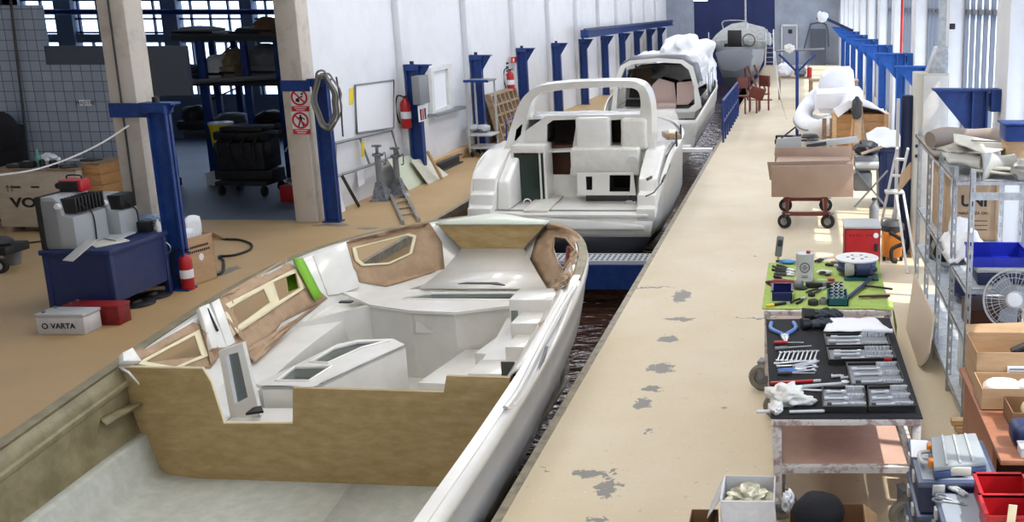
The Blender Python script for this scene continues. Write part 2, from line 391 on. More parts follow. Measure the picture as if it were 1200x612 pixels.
# --- window wall on the right: piers and profile glass
YR0, DYR = 12.95, 5.05
piers = [YR0+DYR*k for k in range(-3, 11)]
base = MB().bx(XR, XR+.2, -3, YB, 0, .3); base.bx(XR, XR+.2, -3, YB, 4.1, 7)
struct(base.build('wall_right', 'wall_white'))
pm = MB()
for y in piers: pm.bx(2.525, XR+.2, y-.42, y+.42, 0, 7, .01)
struct(pm.build('wall_right_piers', 'wall_white'))
for k, y in enumerate(piers[:-1]):
    y0, y1 = y+.42, piers[k+1]-.42
    fr = MB()
    for zz in (.32, 3.42, 4.06): fr.bx(XR+.02, XR+.12, y0, y1, zz-.04, zz+.04)
    n = 7
    for i in range(n+1):
        yy = y0+.03+(y1-y0-.06)*i/n; fr.bx(XR+.0, XR+.12, yy-.03, yy+.03, .3, 4.1)
    w_ = struct(fr.build('window_%d' % (k+1), M('mullion', (96, 102, 112), .5) if k == 0 else 'mullion'))
    MB().poly([(XR+.07, y0, .3), (XR+.07, y1, .3), (XR+.07, y1, 4.08), (XR+.07, y0, 4.08)]).build('window_pane', 'profile_glass', w_)
# --- partition of the side bay: tiled wall, grey panels, opening, back windows
tm = bpy.data.materials.new('wall_tile'); tm.use_nodes = True; nt = tm.node_tree; b = nt.nodes['Principled BSDF']
tc = nt.nodes.new('ShaderNodeNewGeometry'); sx = nt.nodes.new('ShaderNodeSeparateXYZ'); cx = nt.nodes.new('ShaderNodeCombineXYZ')
br = nt.nodes.new('ShaderNodeTexBrick'); br.offset = 0; br.inputs['Scale'].default_value = 1; br.inputs['Brick Width'].default_value = .165; br.inputs['Row Height'].default_value = .165
br.inputs['Mortar Size'].default_value = .006; br.inputs['Color1'].default_value = lin((150, 160, 172)); br.inputs['Color2'].default_value = lin((138, 148, 162)); br.inputs['Mortar'].default_value = lin((70, 78, 90))
nt.links.new(tc.outputs['Position'], sx.inputs[0]); nt.links.new(sx.outputs[0], cx.inputs[0]); nt.links.new(sx.outputs[2], cx.inputs[1]); nt.links.new(cx.outputs[0], br.inputs['Vector'])
nt.links.new(br.outputs['Color'], b.inputs['Base Color']); b.inputs['Roughness'].default_value = .35; MATS['wall_tile'] = tm
q = lambda px, py: Y(px, py, YP)
tx = q(48, 40).x; tr = q(146, 150).x; zt = q(60, 76).z
t = MB(); t.bx(-15.5, tx, YP, YP+.15, 0, q(20, 6).z); t.bx(tx, tr, YP, YP+.15, 0, zt)
struct(t.build('wall_partition', 'wall_tile'), 'pale blue tiled partition wall behind the shipping crate')
zg = q(60, 54).z
struct(MB().bx(tx, q(216, 60).x, YP+.02, YP+.12, zt, zg).bx(tr, q(216, 60).x, YP+.02, YP+.12, q(200, 112).z, zt).build('wall_partition_panel', 'dusk_grey'), 'dark grey panel band on top of the tiled partition')
pp = MB().cyl(q(15, 0)+Vector((0, -.05, 0)), Vector((q(36, 185).x-.05, YP-.05, 0.0)), .02)
tag(pp.build('pipe', 'dark_grey'), 'dark vertical pipe on the tiled partition wall', 'pipe')
sg = thing('wall_sign', 'small white sign with a dark word on the tiled wall', 'sign', q(100, 120))
a_, b_ = q(93, 117), q(108, 124)
MB().bx(a_.x, b_.x, YP-.02, YP, b_.z, a_.z).build('plate', 'paper', sg)
textobj('MAJSTRI', .085, ((a_.x+b_.x)/2, YP-.022, (a_.z+b_.z)/2), (1, 0, 0), (0, 0, 1), 'print_ink', sg)
SB = 27.5
wb = MB(); wb.bx(-21, XW-.2, SB, SB+.2, 0, 1.2); wb.bx(-21, XW-.2, SB, SB+.2, 5.2, 6)
zb = Y(250, 50, SB).z
for x0, x1 in ((-21, -20.6), (Y(25, 40, SB).x-.3, Y(25, 40, SB).x+.1), (Y(70, 40, SB).x, Y(90, 40, SB).x), (Y(194, 40, SB).x, Y(212, 40, SB).x), (Y(286, 40, SB).x, Y(300, 40, SB).x), (-8.6, XW-.2)): wb.bx(x0, x1, SB-.1, SB+.2, 1.2, 5.2)
wb.bx(-21, XW-.2, SB-.02, SB+.2, zb, zb+.22)
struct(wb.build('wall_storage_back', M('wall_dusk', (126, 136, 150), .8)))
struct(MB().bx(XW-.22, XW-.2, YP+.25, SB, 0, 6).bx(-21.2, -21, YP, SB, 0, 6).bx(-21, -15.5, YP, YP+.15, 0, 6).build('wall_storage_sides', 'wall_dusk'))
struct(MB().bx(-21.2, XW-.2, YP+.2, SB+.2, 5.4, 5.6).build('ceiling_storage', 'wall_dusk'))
fr = MB(); x0, x1 = -20.6, -8.6
for k in range(25): xx = x0+(x1-x0)*k/24; fr.bx(xx-.02, xx+.02, SB+.02, SB+.1, zb+.22, 5.2)
for zz in (zb+.26, zb+.62, zb+1.1, zb+1.6): fr.bx(x0, x1, SB+.02, SB+.1, zz-.025, zz+.025)
for k in range(28): xx = x0+(x1-x0)*k/27; fr.bx(xx-.02, xx+.02, SB+.02, SB+.1, 1.2, zb)
w_ = struct(fr.build('window_30', M('frame_blue', (38, 58, 92), .5)), 'steel framed window band at the back of the storage bay')
MB().poly([(x0, SB+.06, 1.2), (x1, SB+.06, 1.2), (x1, SB+.06, 5.2), (x0, SB+.06, 5.2)]).build('window_pane', 'glass', w_)
tag(MB().cyl((-20.9, SB-.6, Y(200, 14, SB-.6).z), (-8.4, SB-.6, Y(200, 14, SB-.6).z), .07).build('pipe', 'blue_steel'), 'blue heating pipe across the storage windows', 'pipe')
# --- unseen fill: rows of bare area lights added under the ceiling, sun through the window wall
for k in range(8):
    y = 2+8.2*k
    lamp('AREA', 'ceiling_fill_light', (-1.0, y, 6.7), 210 if k < 2 else 160, size=(1.2, 6), col=(255, 251, 245) if k < 2 else (250, 251, 255))
    if y < 18: lamp('AREA', 'ceiling_fill_light', (-5.4, y, 6.7), (50, 90)[k > 0], size=(1.2, 6), col=(246, 249, 255))
    else: lamp('AREA', 'ceiling_fill_light', (-5.4, y, 6.7), 195, size=(1.2, 6), col=(246, 249, 255))
sd = Vector((-.55, .14, -.83)).normalized()
lamp('SUN', 'sun', (10, 10, 20), 15.0, sd.to_track_quat('-Z', 'Y').to_euler(), (255, 246, 232), angle=.01)
lt = thing('ceiling_lamp', 'lit fluorescent lamp hanging above the blue door', 'lamp', Y(821, 1, 55))
l0 = Y(821, 1, 55)
MB().bx(l0.x-.35, l0.x+.35, 54.9, 55.1, l0.z, l0.z+.06).build('diffuser', 'lamp_on', lt)
MB().bx(l0.x-.37, l0.x+.37, 54.88, 55.12, l0.z+.06, l0.z+.14).cyl((l0.x, 55, l0.z+.1), (l0.x, 55, 7), .02).build('housing', 'white_paint', lt)
# ================================================================== BOAT UNDER CONSTRUCTION (nearest)
XC = -4.0
HB = [(1.60, 4.3, .38), (1.66, 6.0, .47), (1.73, 8.0, .565), (1.77, 9.5, .645), (1.73, 10.5, .70), (1.62, 11.3, .745), (1.42, 11.85, .775), (1.15, 12.3, .80), (.84, 12.65, .82), (.45, 12.92, .84), (0, 13.1, .85)]
LEFT = [Vector(p) for p in [(-5.36, 4.3, .38), (-5.53, 6.0, .47), (-5.71, 8.0, .565), (-5.80, 9.5, .645), (-5.77, 10.5, .70), (-5.64, 11.3, .745), (-5.40, 11.85, .775), (-5.10, 12.3, .80), (-4.72, 12.66, .82), (-4.3, 12.92, .84), (-3.9, 13.05, .85)]]
RIGHT = [Vector(p) for p in [(-2.28, 4.3, .38), (-2.27, 5.7, .45), (-2.25, 6.8, .505), (-2.25, 8.2, .575), (-2.29, 9.5, .645), (-2.35, 10.5, .70), (-2.45, 11.3, .745), (-2.60, 11.85, .775), (-2.82, 12.3, .80), (-3.12, 12.66, .82), (-3.5, 12.92, .84)]]
RIM = bez(LEFT+RIGHT[::-1], 8)
def inward(i):
    a = RIM[max(i-1, 0)]; b = RIM[min(i+1, len(RIM)-1)]; t = (b-a); t.z = 0; t.normalize(); return Vector((t.y, -t.x, 0))
b1 = thing('boat_hull', 'large unfinished white boat hull with open deck and brown masking paper, nearest in the dock', 'boat', (XC, 8.5, -1.6))
LV = [(0, 1, 0), (.04, 1.012, 0), (.1, 1.012, .01), (.13, 1.0, .02), (.35, .985, .1), (.60, .965, .2), (.64, .94, .25), (1.0, .87, .5), (1.35, .76, .9), (1.75, .47, 1.6), (2.05, .02, 2.3)]
def hull_pt(p, lv):
    dz, kx, pull = lv; f = max(0, (p.y-6)/7.1)**2
    return Vector((XC+(p.x-XC)*kx, p.y-pull*f*1.4, p.z-dz-.02))
hm = MB(); hm.loft([[hull_pt(p, lv) for p in RIM] for lv in LV], closed=False, caps=False)
hull = hm.build('hull', 'gelcoat', b1, smooth=40, thick=.045, off=1)
fi = [i for i in range(len(RIM)) if RIM[i].y >= 7.95]
lr = []
for i in fi:
    p = RIM[i]; n = inward(i)
    lr.append([p+n*.05+Vector((0, 0, -.005)), p+n*.12+Vector((0, 0, -.05)), p+n*.30+Vector((0, 0, -.30)), p+n*.45+Vector((0, 0, -.53)), p+n*.80+Vector((0, 0, -.56)), p+n*.86+Vector((0, 0, -1.0))])
from mathutils.bvhtree import BVHTree
bv = bmesh.new(); _R = [[bv.verts.new(p) for p in r[:5]] for r in lr]
for A_, B_ in zip(_R, _R[1:]):
    for k in range(4): bv.faces.new((A_[k], A_[k+1], B_[k+1], B_[k]))
bmesh.ops.subdivide_edges(bv, edges=bv.edges[:], cuts=1); LBVH = BVHTree.FromBMesh(bv); bv.free()
WIN = {'a': [(170, 424), (228, 393), (236, 417), (205, 430)], 'b': [(266.6, 363), (309, 338.6), (316, 355), (275, 384.5)],
       'c': [(320, 331), (347, 319.5), (351.6, 338), (327, 353)], 'd': [(417, 291), (476, 276), (484, 278), (480, 297), (456, 308), (427, 310), (420, 304)],
       'e': [(650, 278), (663, 280), (673, 293), (660, 314), (654, 308), (648.6, 291)]}
NL = Vector((.52, 0, .42)).normalized()          # the left liner leans inwards
PL = {'a': (Vector((-5.45, 9, .33)), NL), 'b': (Vector((-5.45, 9, .33)), NL), 'c': (Vector((-5.45, 9, .33)), NL),
      'd': (Vector((-5.15, 11.7, .55)), Vector((.45, -.42, .42)).normalized()), 'e': (Vector((-2.95, 12.05, .55)), Vector((-.45, -.55, .42)).normalized())}
def on(k, px, py, off=0.):
    p, n = PL[k]; d = ray(px, py).normalized(); h = LBVH.ray_cast(EYE, d)
    if h[0] is None or (h[0]-EYE).length > 14.6: q = PLN(px, py, p+n*off, n); return q
    m = h[1] if h[1].dot(d) < 0 else -h[1]
    return h[0]-d*(off/max(.25, -m.dot(d)))
def centroid(pp): return sum(pp, Vector())/len(pp)
def cutter(k):
    near = [on(k, a, b, .25) for a, b in WIN[k]]; far = []
    for q in near: far.append(EYE+(q-EYE)*1.2)
    return MB().loft([near, far]).build('cut', 'black', None, smooth=0)
slot = [(589, 478), (604, 458), (630, 408), (655, 362), (671, 337), (668, 350), (648, 398), (620, 448), (600, 474)]
sl = [X(a, b, -2.22) for a, b in slot]
bake(hull, [cutter(k) for k in 'abcd'] + [cutter('e')])
# windows' reveals in pale masking
for k in 'abcde':
    near = [on(k, a, b, .01) for a, b in WIN[k]]; far = [q+(q-EYE).normalized()*(.42 if k in 'abc' else .3) for q in near]
    MB().loft([near, far], caps=False).build('window_reveal', 'masking_tape', b1, thick=.012, off=0)
# recessed side window moulding on the outboard side
sm = bez(sl+[sl[0]], 4)
MB().tube([p+Vector((.02, 0, 0)) for p in sm[:-1]], .022, 6, closed=True).build('side_moulding', 'gelcoat', b1)
s2 = [X(a, b, -2.215) for a, b in [(616, 452), (628, 428), (639, 406), (634, 424), (622, 450)]]
MB().prism(s2, (.03, 0, 0)).build('side_inset', 'mid_grey', b1)
# rim: raw brown flange on the far side and round the bow, white on the near side
nR = len(RIM); iB = int(nR*.60)
def strip(i0, i1, w0, w1, z0, z1, name, mat):
    rings = []
    for i in range(i0, i1):
        n = inward(i); p = RIM[i]; rings.append([p+n*w0+Vector((0, 0, z0)), p+n*w1+Vector((0, 0, z0)), p+n*w1+Vector((0, 0, z1)), p+n*w0+Vector((0, 0, z1))])
    return MB().loft(rings).build(name, mat, b1)
iE = next(i for i in range(nR) if RIM[i].x > XC and RIM[i].y < 10.4)
strip(0, iE+1, -.05, .045, -.02, .012, 'gunwale_flange', 'raw_laminate_dark')
strip(iE-1, nR, -.035, .05, -.025, .014, 'gunwale_cap', 'gelcoat')
strip(0, nR, -.05, -.02, -.13, -.10, 'rub_rail', 'gelcoat')
# aft inner skin (raw laminate), coving and white sole
idx = [i for i in range(nR) if RIM[i].y < 8.12]; la = [i for i in idx if RIM[i].x < XC]; ra = [i for i in idx if RIM[i].x > XC]
for nm, ii in (('inner_skin', la), ('inner_skin', ra)):
    MB().loft([[RIM[i]+inward(i)*d+Vector((0, 0, z-RIM[i].z if absz else z)) for d, z, absz in ((.055, .0, 0), (.09, -.1, 0), (.10, -.35, 0), (.16, -.08, 1), (.17, -.5, 1))] for i in ii], closed=False).build(nm, 'raw_laminate_dark', b1, thick=.012)
for zo in (-.14,):
    MB().tube([RIM[i]+inward(i)*.10+Vector((0, 0, zo)) for i in la], .028, 6).build('stringer', 'raw_laminate_dark', b1)
MB().loft([[Vector((RIM[la[-1]].x+.12, 7.6+k*.13, .30-.015*k)) for k in range(4)], [Vector((RIM[la[-1]].x+.22, 7.55+k*.15, .26)) for k in range(4)]], closed=False).build('stringer_end', 'raw_laminate_dark', b1, thick=.02)
fl = MB()
fl.loft([[RIM[i]+inward(i)*d+Vector((0, 0, z-RIM[i].z)) for d, z in ((.15, -.03), (.20, -.05), (.27, -.33), (.33, -.40), (.6, -.43), (1.95, -.43))] for i in la], closed=False)
fl.loft([[RIM[i]+inward(i)*d+Vector((0, 0, z-RIM[i].z)) for d, z in ((1.60, -.431), (.6, -.431), (.33, -.40), (.27, -.33), (.20, -.05), (.15, -.03))] for i in ra], closed=False)
fl.build('aft_sole', 'liner_floor', b1, smooth=50, thick=.02)
MB().tube([Vector((-5.42, 4.5+k*.45, -.405+.01*(k % 2))) for k in range(9)], .012, 6).build('seam', 'gelcoat_dull', b1)
# main bulkhead of raw laminate with a stepped top edge
bk = lambda px, py: Y(px, py, 8.03-.23*(px-137)/457)
ol = [bk(*p) for p in [(137, 431), (237, 433), (246, 448), (262, 497), (343, 497), (343, 455), (520, 460), (523, 441), (597, 443)]]+[Vector((-2.40, 7.8, -.1)), Vector((-2.6, 7.82, -.47)), Vector((-5.50, 8.0, -.47)), Vector((-5.62, 8.02, -.02))]
MB().prism(ol, (0, .035, 0)).build('bulkhead', 'raw_laminate', b1)
tr = MB()
top = [bk(*p) for p in [(137, 431), (237, 433), (246, 448), (262, 497), (343, 497)]]
tr.tube([p+Vector((0, .016, .004)) for p in top], .013, 6); tr.build('bulkhead_edge', 'masking_tape', b1)
# forward inner liner (one moulding), cut for the windows
liner = MB().loft(lr, closed=False).build('liner', 'gelcoat', b1, smooth=30, thick=.02)
bake(liner, [cutter(k) for k in 'abcde'])
# masking paper round the windows
def paper(k, outer, off=.03, holes=(), mat='masking_paper', nm='masking_paper', th=.006, wr=.012):
    m = MB(); loops = [[Vector((a, b, 0)) for a, b in l] for l in [outer]+list(holes)]; flat = [p for l in loops for p in l]
    vs = [m.bm.verts.new(p) for p in flat]
    for t in tessellate_polygon(loops): m.bm.faces.new([vs[i] for i in t])
    for _ in range(4):
        es = [e for e in m.bm.edges if e.calc_length() > 11]
        if not es: break
        bmesh.ops.subdivide_edges(m.bm, edges=es, cuts=1); bmesh.ops.triangulate(m.bm, faces=m.bm.faces[:])
    for v in m.bm.verts:
        v.co = on(k, v.co.x, v.co.y, off+wr*noise.noise(Vector((v.co.x*.09, v.co.y*.09, off*50))))
    bmesh.ops.recalc_face_normals(m.bm, faces=m.bm.faces[:])
    return m.build(nm, mat, b1, smooth=25, thick=th, off=0)
def grow(poly, s):
    cx = sum(p[0] for p in poly)/len(poly); cy = sum(p[1] for p in poly)/len(poly)
    return [(cx+(x-cx)*s, cy+(y-cy)*s) for x, y in poly]
paper('a', [(153, 411), (172, 409), (226, 378), (246, 384), (252, 398), (262, 410), (247, 432), (158, 431)], .03, [grow(WIN['a'], 1.28)])
paper('a', grow(WIN['a'], 1.3), .05, [WIN['a']], 'masking_tape', 'masking_tape', wr=.004)
paper('b', [(255, 352), (262, 345), (335, 303), (344, 312), (384, 350), (374, 356), (330, 378), (297, 425), (286, 414), (270, 408), (256, 372)], .03, [[(261, 359), (345, 315), (357, 337), (274, 393)]])
paper('b', [(260, 358.5), (346, 314.5), (358, 337.5), (273.5, 394)], .05, [WIN['b'], WIN['c']], 'masking_tape', 'masking_tape', wr=.004)
paper('d', [(404, 285), (412, 281), (488, 262), (503, 261), (518, 284), (521, 315), (452, 336), (421, 331), (418, 319), (407, 304)], .03, [grow(WIN['d'], 1.1)])
paper('d', grow(WIN['d'], 1.13), .05, [WIN['d']], 'masking_tape', 'masking_tape', wr=.004)
paper('e', [(641, 262), (660, 264), (676, 272), (684, 290), (680, 305), (664, 335), (648, 345), (633, 325), (621, 305), (628, 280)], .03, [grow(WIN['e'], 1.12)])
paper('e', grow(WIN['e'], 1.15), .05, [WIN['e']], 'masking_paper', 'masking_paper', wr=.004)
# folds of loose paper hanging over
def sheet(pts4, amp, name='paper_flap', mat='masking_paper', seed=1, nu=10, nv=6, thick=.004, sag=0.):
    a, b, c, d = [Vector(p) for p in pts4]; n = (b-a).cross(d-a).normalized()
    def f(u, v):
        p = a.lerp(b, u).lerp(d.lerp(c, u), v)
        return p+n*(amp*noise.noise(Vector((u*4+seed*7, v*4, seed)))-sag*4*v*(1-v))
    return MB().grid(f, nu, nv)
sheet([on('b', 286, 412, .05), on('b', 384, 350, .05), on('b', 366, 362, .04), on('b', 298, 426, .06)], .05, seed=3).build('paper_flap', 'masking_paper', b1, thick=.004)
sheet([on('b', 255, 352, .05), on('b', 268, 346, .05), on('b', 288, 405, .07), on('b', 262, 372, .05)], .05, seed=5).build('paper_flap', 'masking_paper', b1, thick=.004)
sheet([on('a', 236, 386, .06), on('a', 252, 396, .06), on('a', 262, 412, .1), on('a', 248, 430, .05)], .06, seed=8).build('paper_flap', 'masking_paper', b1, thick=.004)
for (a, b, c, d), s in ((((664, 290), (676, 284), (680, 300), (660, 318)), 2), (((652, 325), (668, 318), (662, 335), (646, 345)), 4)):
    sheet([on('e', *a, .07), on('e', *b, .1), on('e', *c, .1), on('e', *d, .06)], .07, seed=s).build('paper_flap', 'red_brown' if s == 2 else 'masking_paper', b1, thick=.004)
flaps = MB()
for k in range(9):
    i = iB+13+k*3
    if i < nR: MB().ball(RIM[i]+inward(i)*.11+Vector((0, 0, -.06)), .075, 2, (.6, 1.5, .5), .8, 3, k).build('paper_scrap', 'masking_paper', b1)
# white pillars between the windows with a narrow dark light
MB().prism([on('a', 229, 364, .05), on('a', 241, 359, .05), on('a', 263, 410, .05), on('a', 244, 412, .05)], NL*.05, .008).build('window_pillar', 'gelcoat', b1)
MB().prism([on('a', 244, 358, .06), on('a', 253, 353, .06), on('a', 272, 405, .06), on('a', 262, 410, .06)], NL*.05, .008).build('window_pillar', 'gelcoat', b1)
MB().tube([on('a', 243, 362, .115), on('a', 255, 388, .115)], .012, 6).build('window_seal', 'black', b1)
MB().prism([on('a', 138, 418, .05), on('a', 150, 412, .05), on('a', 161, 428, .05), on('a', 139, 428, .05)], NL*.06, .008).build('window_pillar', 'gelcoat', b1)
# inner door frame standing behind the notch of the bulkhead
fr = [(256, 412), (284, 402), (305, 488), (271, 494)]; op = [(264.5, 417), (279, 413), (290.5, 466), (275, 474)]
yf = 8.25
MB().holed([Y(a, b, yf) for a, b in fr], [[Y(a, b, yf) for a, b in op]], (0, .05, 0)).build('door_frame', 'gelcoat', b1)
MB().prism([Y(a, b, yf+.04) for a, b in op], (0, .02, 0)).build('door_light', 'glass', b1)
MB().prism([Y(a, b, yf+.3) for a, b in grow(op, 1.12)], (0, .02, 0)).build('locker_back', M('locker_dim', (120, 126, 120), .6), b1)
# settee with its two openings
ZS = .2
so = [Z(a, b, ZS) for a, b in [(300, 450), (307, 453), (343, 453), (363, 456), (475, 404), (461, 397), (420, 398), (396, 403), (352, 425)]]
h1 = [Z(a, b, ZS) for a, b in [(324, 447), (345, 431), (389, 430), (362, 447)]]; h2 = [Z(a, b, ZS) for a, b in [(364, 425), (390, 409), (418, 401.5), (456, 400), (424, 408), (384, 426)]]
MB().holed(so, [h1, h2], (0, 0, -.03)).build('settee_top', 'gelcoat', b1)
for h in (h1, h2):
    MB().tube(h, .018, 6, closed=True).build('settee_lip', 'gelcoat', b1)
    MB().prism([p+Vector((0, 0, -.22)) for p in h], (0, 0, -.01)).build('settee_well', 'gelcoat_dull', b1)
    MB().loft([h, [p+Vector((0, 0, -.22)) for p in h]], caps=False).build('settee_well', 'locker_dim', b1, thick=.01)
a, b_, c_, d_ = Z(307, 453, ZS), Z(343, 453, ZS), Z(363, 456, ZS), Z(475, 404, ZS)
fc = MB()
for p, q in ((a, b_), (b_, c_), (c_, d_)): fc.prism([p, q, q+Vector((0, 0, -.66)), p+Vector((0, 0, -.66))], Vector((-(q-p).y, (q-p).x, 0)).normalized()*.02)
fc.build('settee_front', 'gelcoat', b1)
fo = Z(343, 497, -.1)
MB().prism([Y(262, 497, 8.1), Y(343, 497, 8.1), Y(343, 497, 8.1)+Vector((0, .35, 0)), Y(262, 497, 8.1)+Vector((0, .35, 0))], (0, 0, -.03)).build('footwell', 'gelcoat', b1)
MB().prism([Z(a, b, .125) for a, b in [(288, 487), (309, 484), (306, 478), (297, 480)]], (0, 0, .02)).build('footwell_drain', 'black', b1)
# cabin sole, steps, front bulkhead with hatch, ledge with openings
MB().bx(-5.3, -2.5, 8.0, 10.6, -.50, -.46).build('cabin_sole', 'gelcoat_dull', b1)
st = MB()
st.prism([Vector((-4.05, 8.5, -.28)), Vector((-2.9, 8.5, -.28)), Vector((-2.9, 9.5, -.28)), Vector((-3.7, 9.6, -.28))], (0, 0, -.2), .01)
st.prism([Vector((-3.75, 9.5, -.12)), Vector((-2.75, 9.4, -.12)), Vector((-2.75, 10.5, -.12)), Vector((-3.6, 10.5, -.12))], (0, 0, -.3), .01)
st.prism([Vector((-3.3, 9.9, .05)), Vector((-2.75, 9.8, .05)), Vector((-2.75, 10.6, .05)), Vector((-3.2, 10.6, .05))], (0, 0, -.3), .01)
st.build('steps', 'gelcoat', b1)
MB().bx(-3.55, -3.3, 8.7, 8.85, -.285, -.27).build('step_grip', 'black', b1)
MB().bx(-3.6, -3.2, 8.3, 8.38, -.285, -.275).build('step_grip', 'black', b1)
zl = .32
led = [Z(a, b, zl) for a, b in [(433, 357), (482, 364), (533, 366), (600, 358)]]+[Vector((-2.5, 10.7, zl)), Vector((-2.6, 11.3, zl)), Z(600, 338, zl+.02), Z(520, 338, zl+.02), Vector((-5.2, 11.2, zl))]
o1 = [Z(a, b, zl) for a, b in [(472, 351), (506, 344.5), (598, 344), (617, 346.5), (602, 352)]]
MB().holed(led, [o1], (0, 0, -.03)).build('berth_ledge', 'gelcoat', b1)
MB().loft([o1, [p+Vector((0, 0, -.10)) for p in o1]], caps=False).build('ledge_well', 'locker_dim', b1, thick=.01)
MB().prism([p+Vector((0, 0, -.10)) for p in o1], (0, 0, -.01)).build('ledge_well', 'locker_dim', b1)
MB().tube(o1, .015, 6, closed=True).build('ledge_lip', 'gelcoat', b1)
fb = [Z(a, b, zl-.015) for a, b in [(433, 357), (482, 364), (533, 366), (600, 358)]]
fm = MB()
for p, q in zip(fb, fb[1:]): fm.prism([p, q, q+Vector((0, 0, -.8)), p+Vector((0, 0, -.8))], (0, .03, 0))
fm.prism([fb[0], fb[0]+Vector((-.7, -.5, -.1)), fb[0]+Vector((-.7, -.5, -.8)), fb[0]+Vector((0, 0, -.8))], (0, .03, 0))
fm.build('front_bulkhead', 'gelcoat', b1)
hy = fb[1].y-.015
hp = [Y(a, b, hy) for a, b in [(485, 366), (527, 366), (527, 391), (486, 390)]]
MB().prism(hp, (0, -.012, 0), .004).build('bulkhead_hatch', 'gelcoat_dull', b1)
MB().prism([Y(a, b, hy-.014) for a, b in [(488, 376), (504, 388), (526, 385), (526, 391), (487, 390)]], (0, -.004, 0)).build('hatch_wedge_board', 'gelcoat', b1)  # pale gelcoat wedge across the lower part of the hatch
TY = 12.4
tz = [Y(a, b, TY) for a, b in [(511, 262), (640, 262), (612, 293), (543, 293)]]
MB().prism(tz, (0, .03, 0)).build('bow_bulkhead', 'raw_laminate', b1)
bt = [tz[3]+Vector((-.02, 0, 0)), tz[2]+Vector((.02, 0, 0)), Vector((-2.75, 11.25, .33)), Vector((-5.15, 11.25, .33))]
MB().loft([[bt[0], bt[1]], [Z(520, 318, .42), Z(628, 318, .42)], [Z(492, 339, .345), Z(640, 339, .345)]], closed=False).build('vee_berth', 'gelcoat', b1, thick=.02)
o2 = [(537, 333.5), (552, 331), (578, 330.5), (592, 335), (575, 333.8)]
w2 = [Z(a, b, .375) for a, b in o2]
MB().prism(w2, (0, 0, .012)).build('berth_opening', M('well_dark', (70, 72, 66), .6), b1)  # flat dark plate standing in for the second opening
# foredeck in front of the bow bulkhead: slight crown, pale green moulding
ap = Y(592, 249.5, 12.75)
fd = []
for k in range(9):
    u = k/8; a = tz[0].lerp(tz[1], u); zc = .02*math.sin(PI*u)
    fd.append([a+Vector((0, -.02, .005)), a+Vector((0, .18, .05*math.sin(PI*u)+.004)), Vector((XC+(a.x-XC)*.75, 12.75, .855+.075*math.sin(PI*u)**1.5)), Vector((XC+(a.x-XC)*.3, 13.02, .845))])
MB().loft(fd, closed=False).build('foredeck', M('mould_green', (206, 214, 200), .35), b1, thick=.02)
# galley unit on the near side
gt = [Y(599, 348, 10.25), Y(655, 348, 10.25)]
g = MB()
z0 = gt[0].z; xg = gt[0].x
g.bx(xg, -2.5, 10.15, 10.6, -.4, z0, .015); g.bx(xg+.12, -2.5, 9.75, 10.15, -.4, z0-.13, .015); g.bx(xg+.17, -2.5, 9.35, 9.75, -.4, z0-.24, .015)
g.bx(-3.08, -2.6, 9.0, 9.4, -.45, .16, .012)
g.build('galley_unit', 'gelcoat', b1)
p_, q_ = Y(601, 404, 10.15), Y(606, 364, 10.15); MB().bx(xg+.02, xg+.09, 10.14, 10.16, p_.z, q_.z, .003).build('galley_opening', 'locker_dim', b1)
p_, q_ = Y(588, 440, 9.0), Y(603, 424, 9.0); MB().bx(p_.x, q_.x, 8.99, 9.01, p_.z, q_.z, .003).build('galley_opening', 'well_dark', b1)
gp = Y(372, 330, 10.9)
# green masking tape strip over the gunwale
g_ = [(341, 299), (352, 296), (378, 347), (369, 352)]
tp = [on('b', a, b, .06) for a, b in g_]
tp = [on('b', a, b, .07) for a, b in g_]
gts = MB().loft([[on('b', g_[0][0]+(g_[3][0]-g_[0][0])*f, g_[0][1]+(g_[3][1]-g_[0][1])*f, .09), on('b', g_[1][0]+(g_[2][0]-g_[1][0])*f, g_[1][1]+(g_[2][1]-g_[1][1])*f, .09)] for f in (.06, .2, .35, .5, .65, .8, 1.0)], closed=False).build('green_cloth', 'green_tape', None, thick=.006)
tag(gts, 'bright green cloth strip hung over the rim of the open hull', 'cloth')
gd = MB().prism([on('c', a, b, -.2) for a, b in [(335, 322), (345, 318), (349, 338), (338, 342)]], NL*.005)
gd.build('green_cover', 'green_tape', b1)
# smooth white locker doors on the far side behind the green cloth
MB().prism([on('d', a, b, .02) for a, b in [(366, 300), (405, 284), (420, 338), (395, 346), (384, 347)]], PL['d'][1]*.02, .006).build('side_panel', 'gelcoat', b1)
MB().bx(-5.02, -4.88, 10.7, 10.76, .335, .35).build('ledge_grip', 'black', b1)
# ================================================================== SECOND BOAT (arch cruiser), third and fourth boats
def cruiser_hull(root, st, mat, levels, thick=.03, split=0):
    """st: (y, xl, xr, z) stations stern -> bow; open loft of side levels plus closed transom"""
    xs = st
    L = bez([Vector((a, y, z)) for y, a, b, z in xs], 5); R = bez([Vector((b, y, z)) for y, a, b, z in xs], 5)
    path = L+R[::-1][1:]
    y0, y1 = xs[0][0], xs[-1][0]
    rings = []
    for dz, k, pull in levels:
        r = []
        for i, p in enumerate(path):
            j = i if i < len(L) else len(path)-1-i
            c = (L[j].x+R[j].x)/2; f = max(0, (p.y-y0)/(y1-y0))**2
            r.append(Vector((c+(p.x-c)*k, p.y-pull*f, p.z-dz if dz >= 0 else min(p.z-.02, dz+1))))
        rings.append(r)
    full = rings; rings = rings[:split] if split else rings
    m = MB(); m.loft(rings, closed=False)
    tr_ = [r[0] for r in rings]+[r[-1] for r in rings[::-1]]
    m.poly(tr_)
    m.build('hull', mat, root, smooth=40, thick=thick, off=0)
    if split:
        low = full[split-1:]; m = MB(); m.loft(low, closed=False); m.poly([r[0] for r in low]+[r[-1] for r in low[::-1]]); m.build('underwater_hull', 'antifoul', root, smooth=40, thick=thick, off=0)
    return path, full
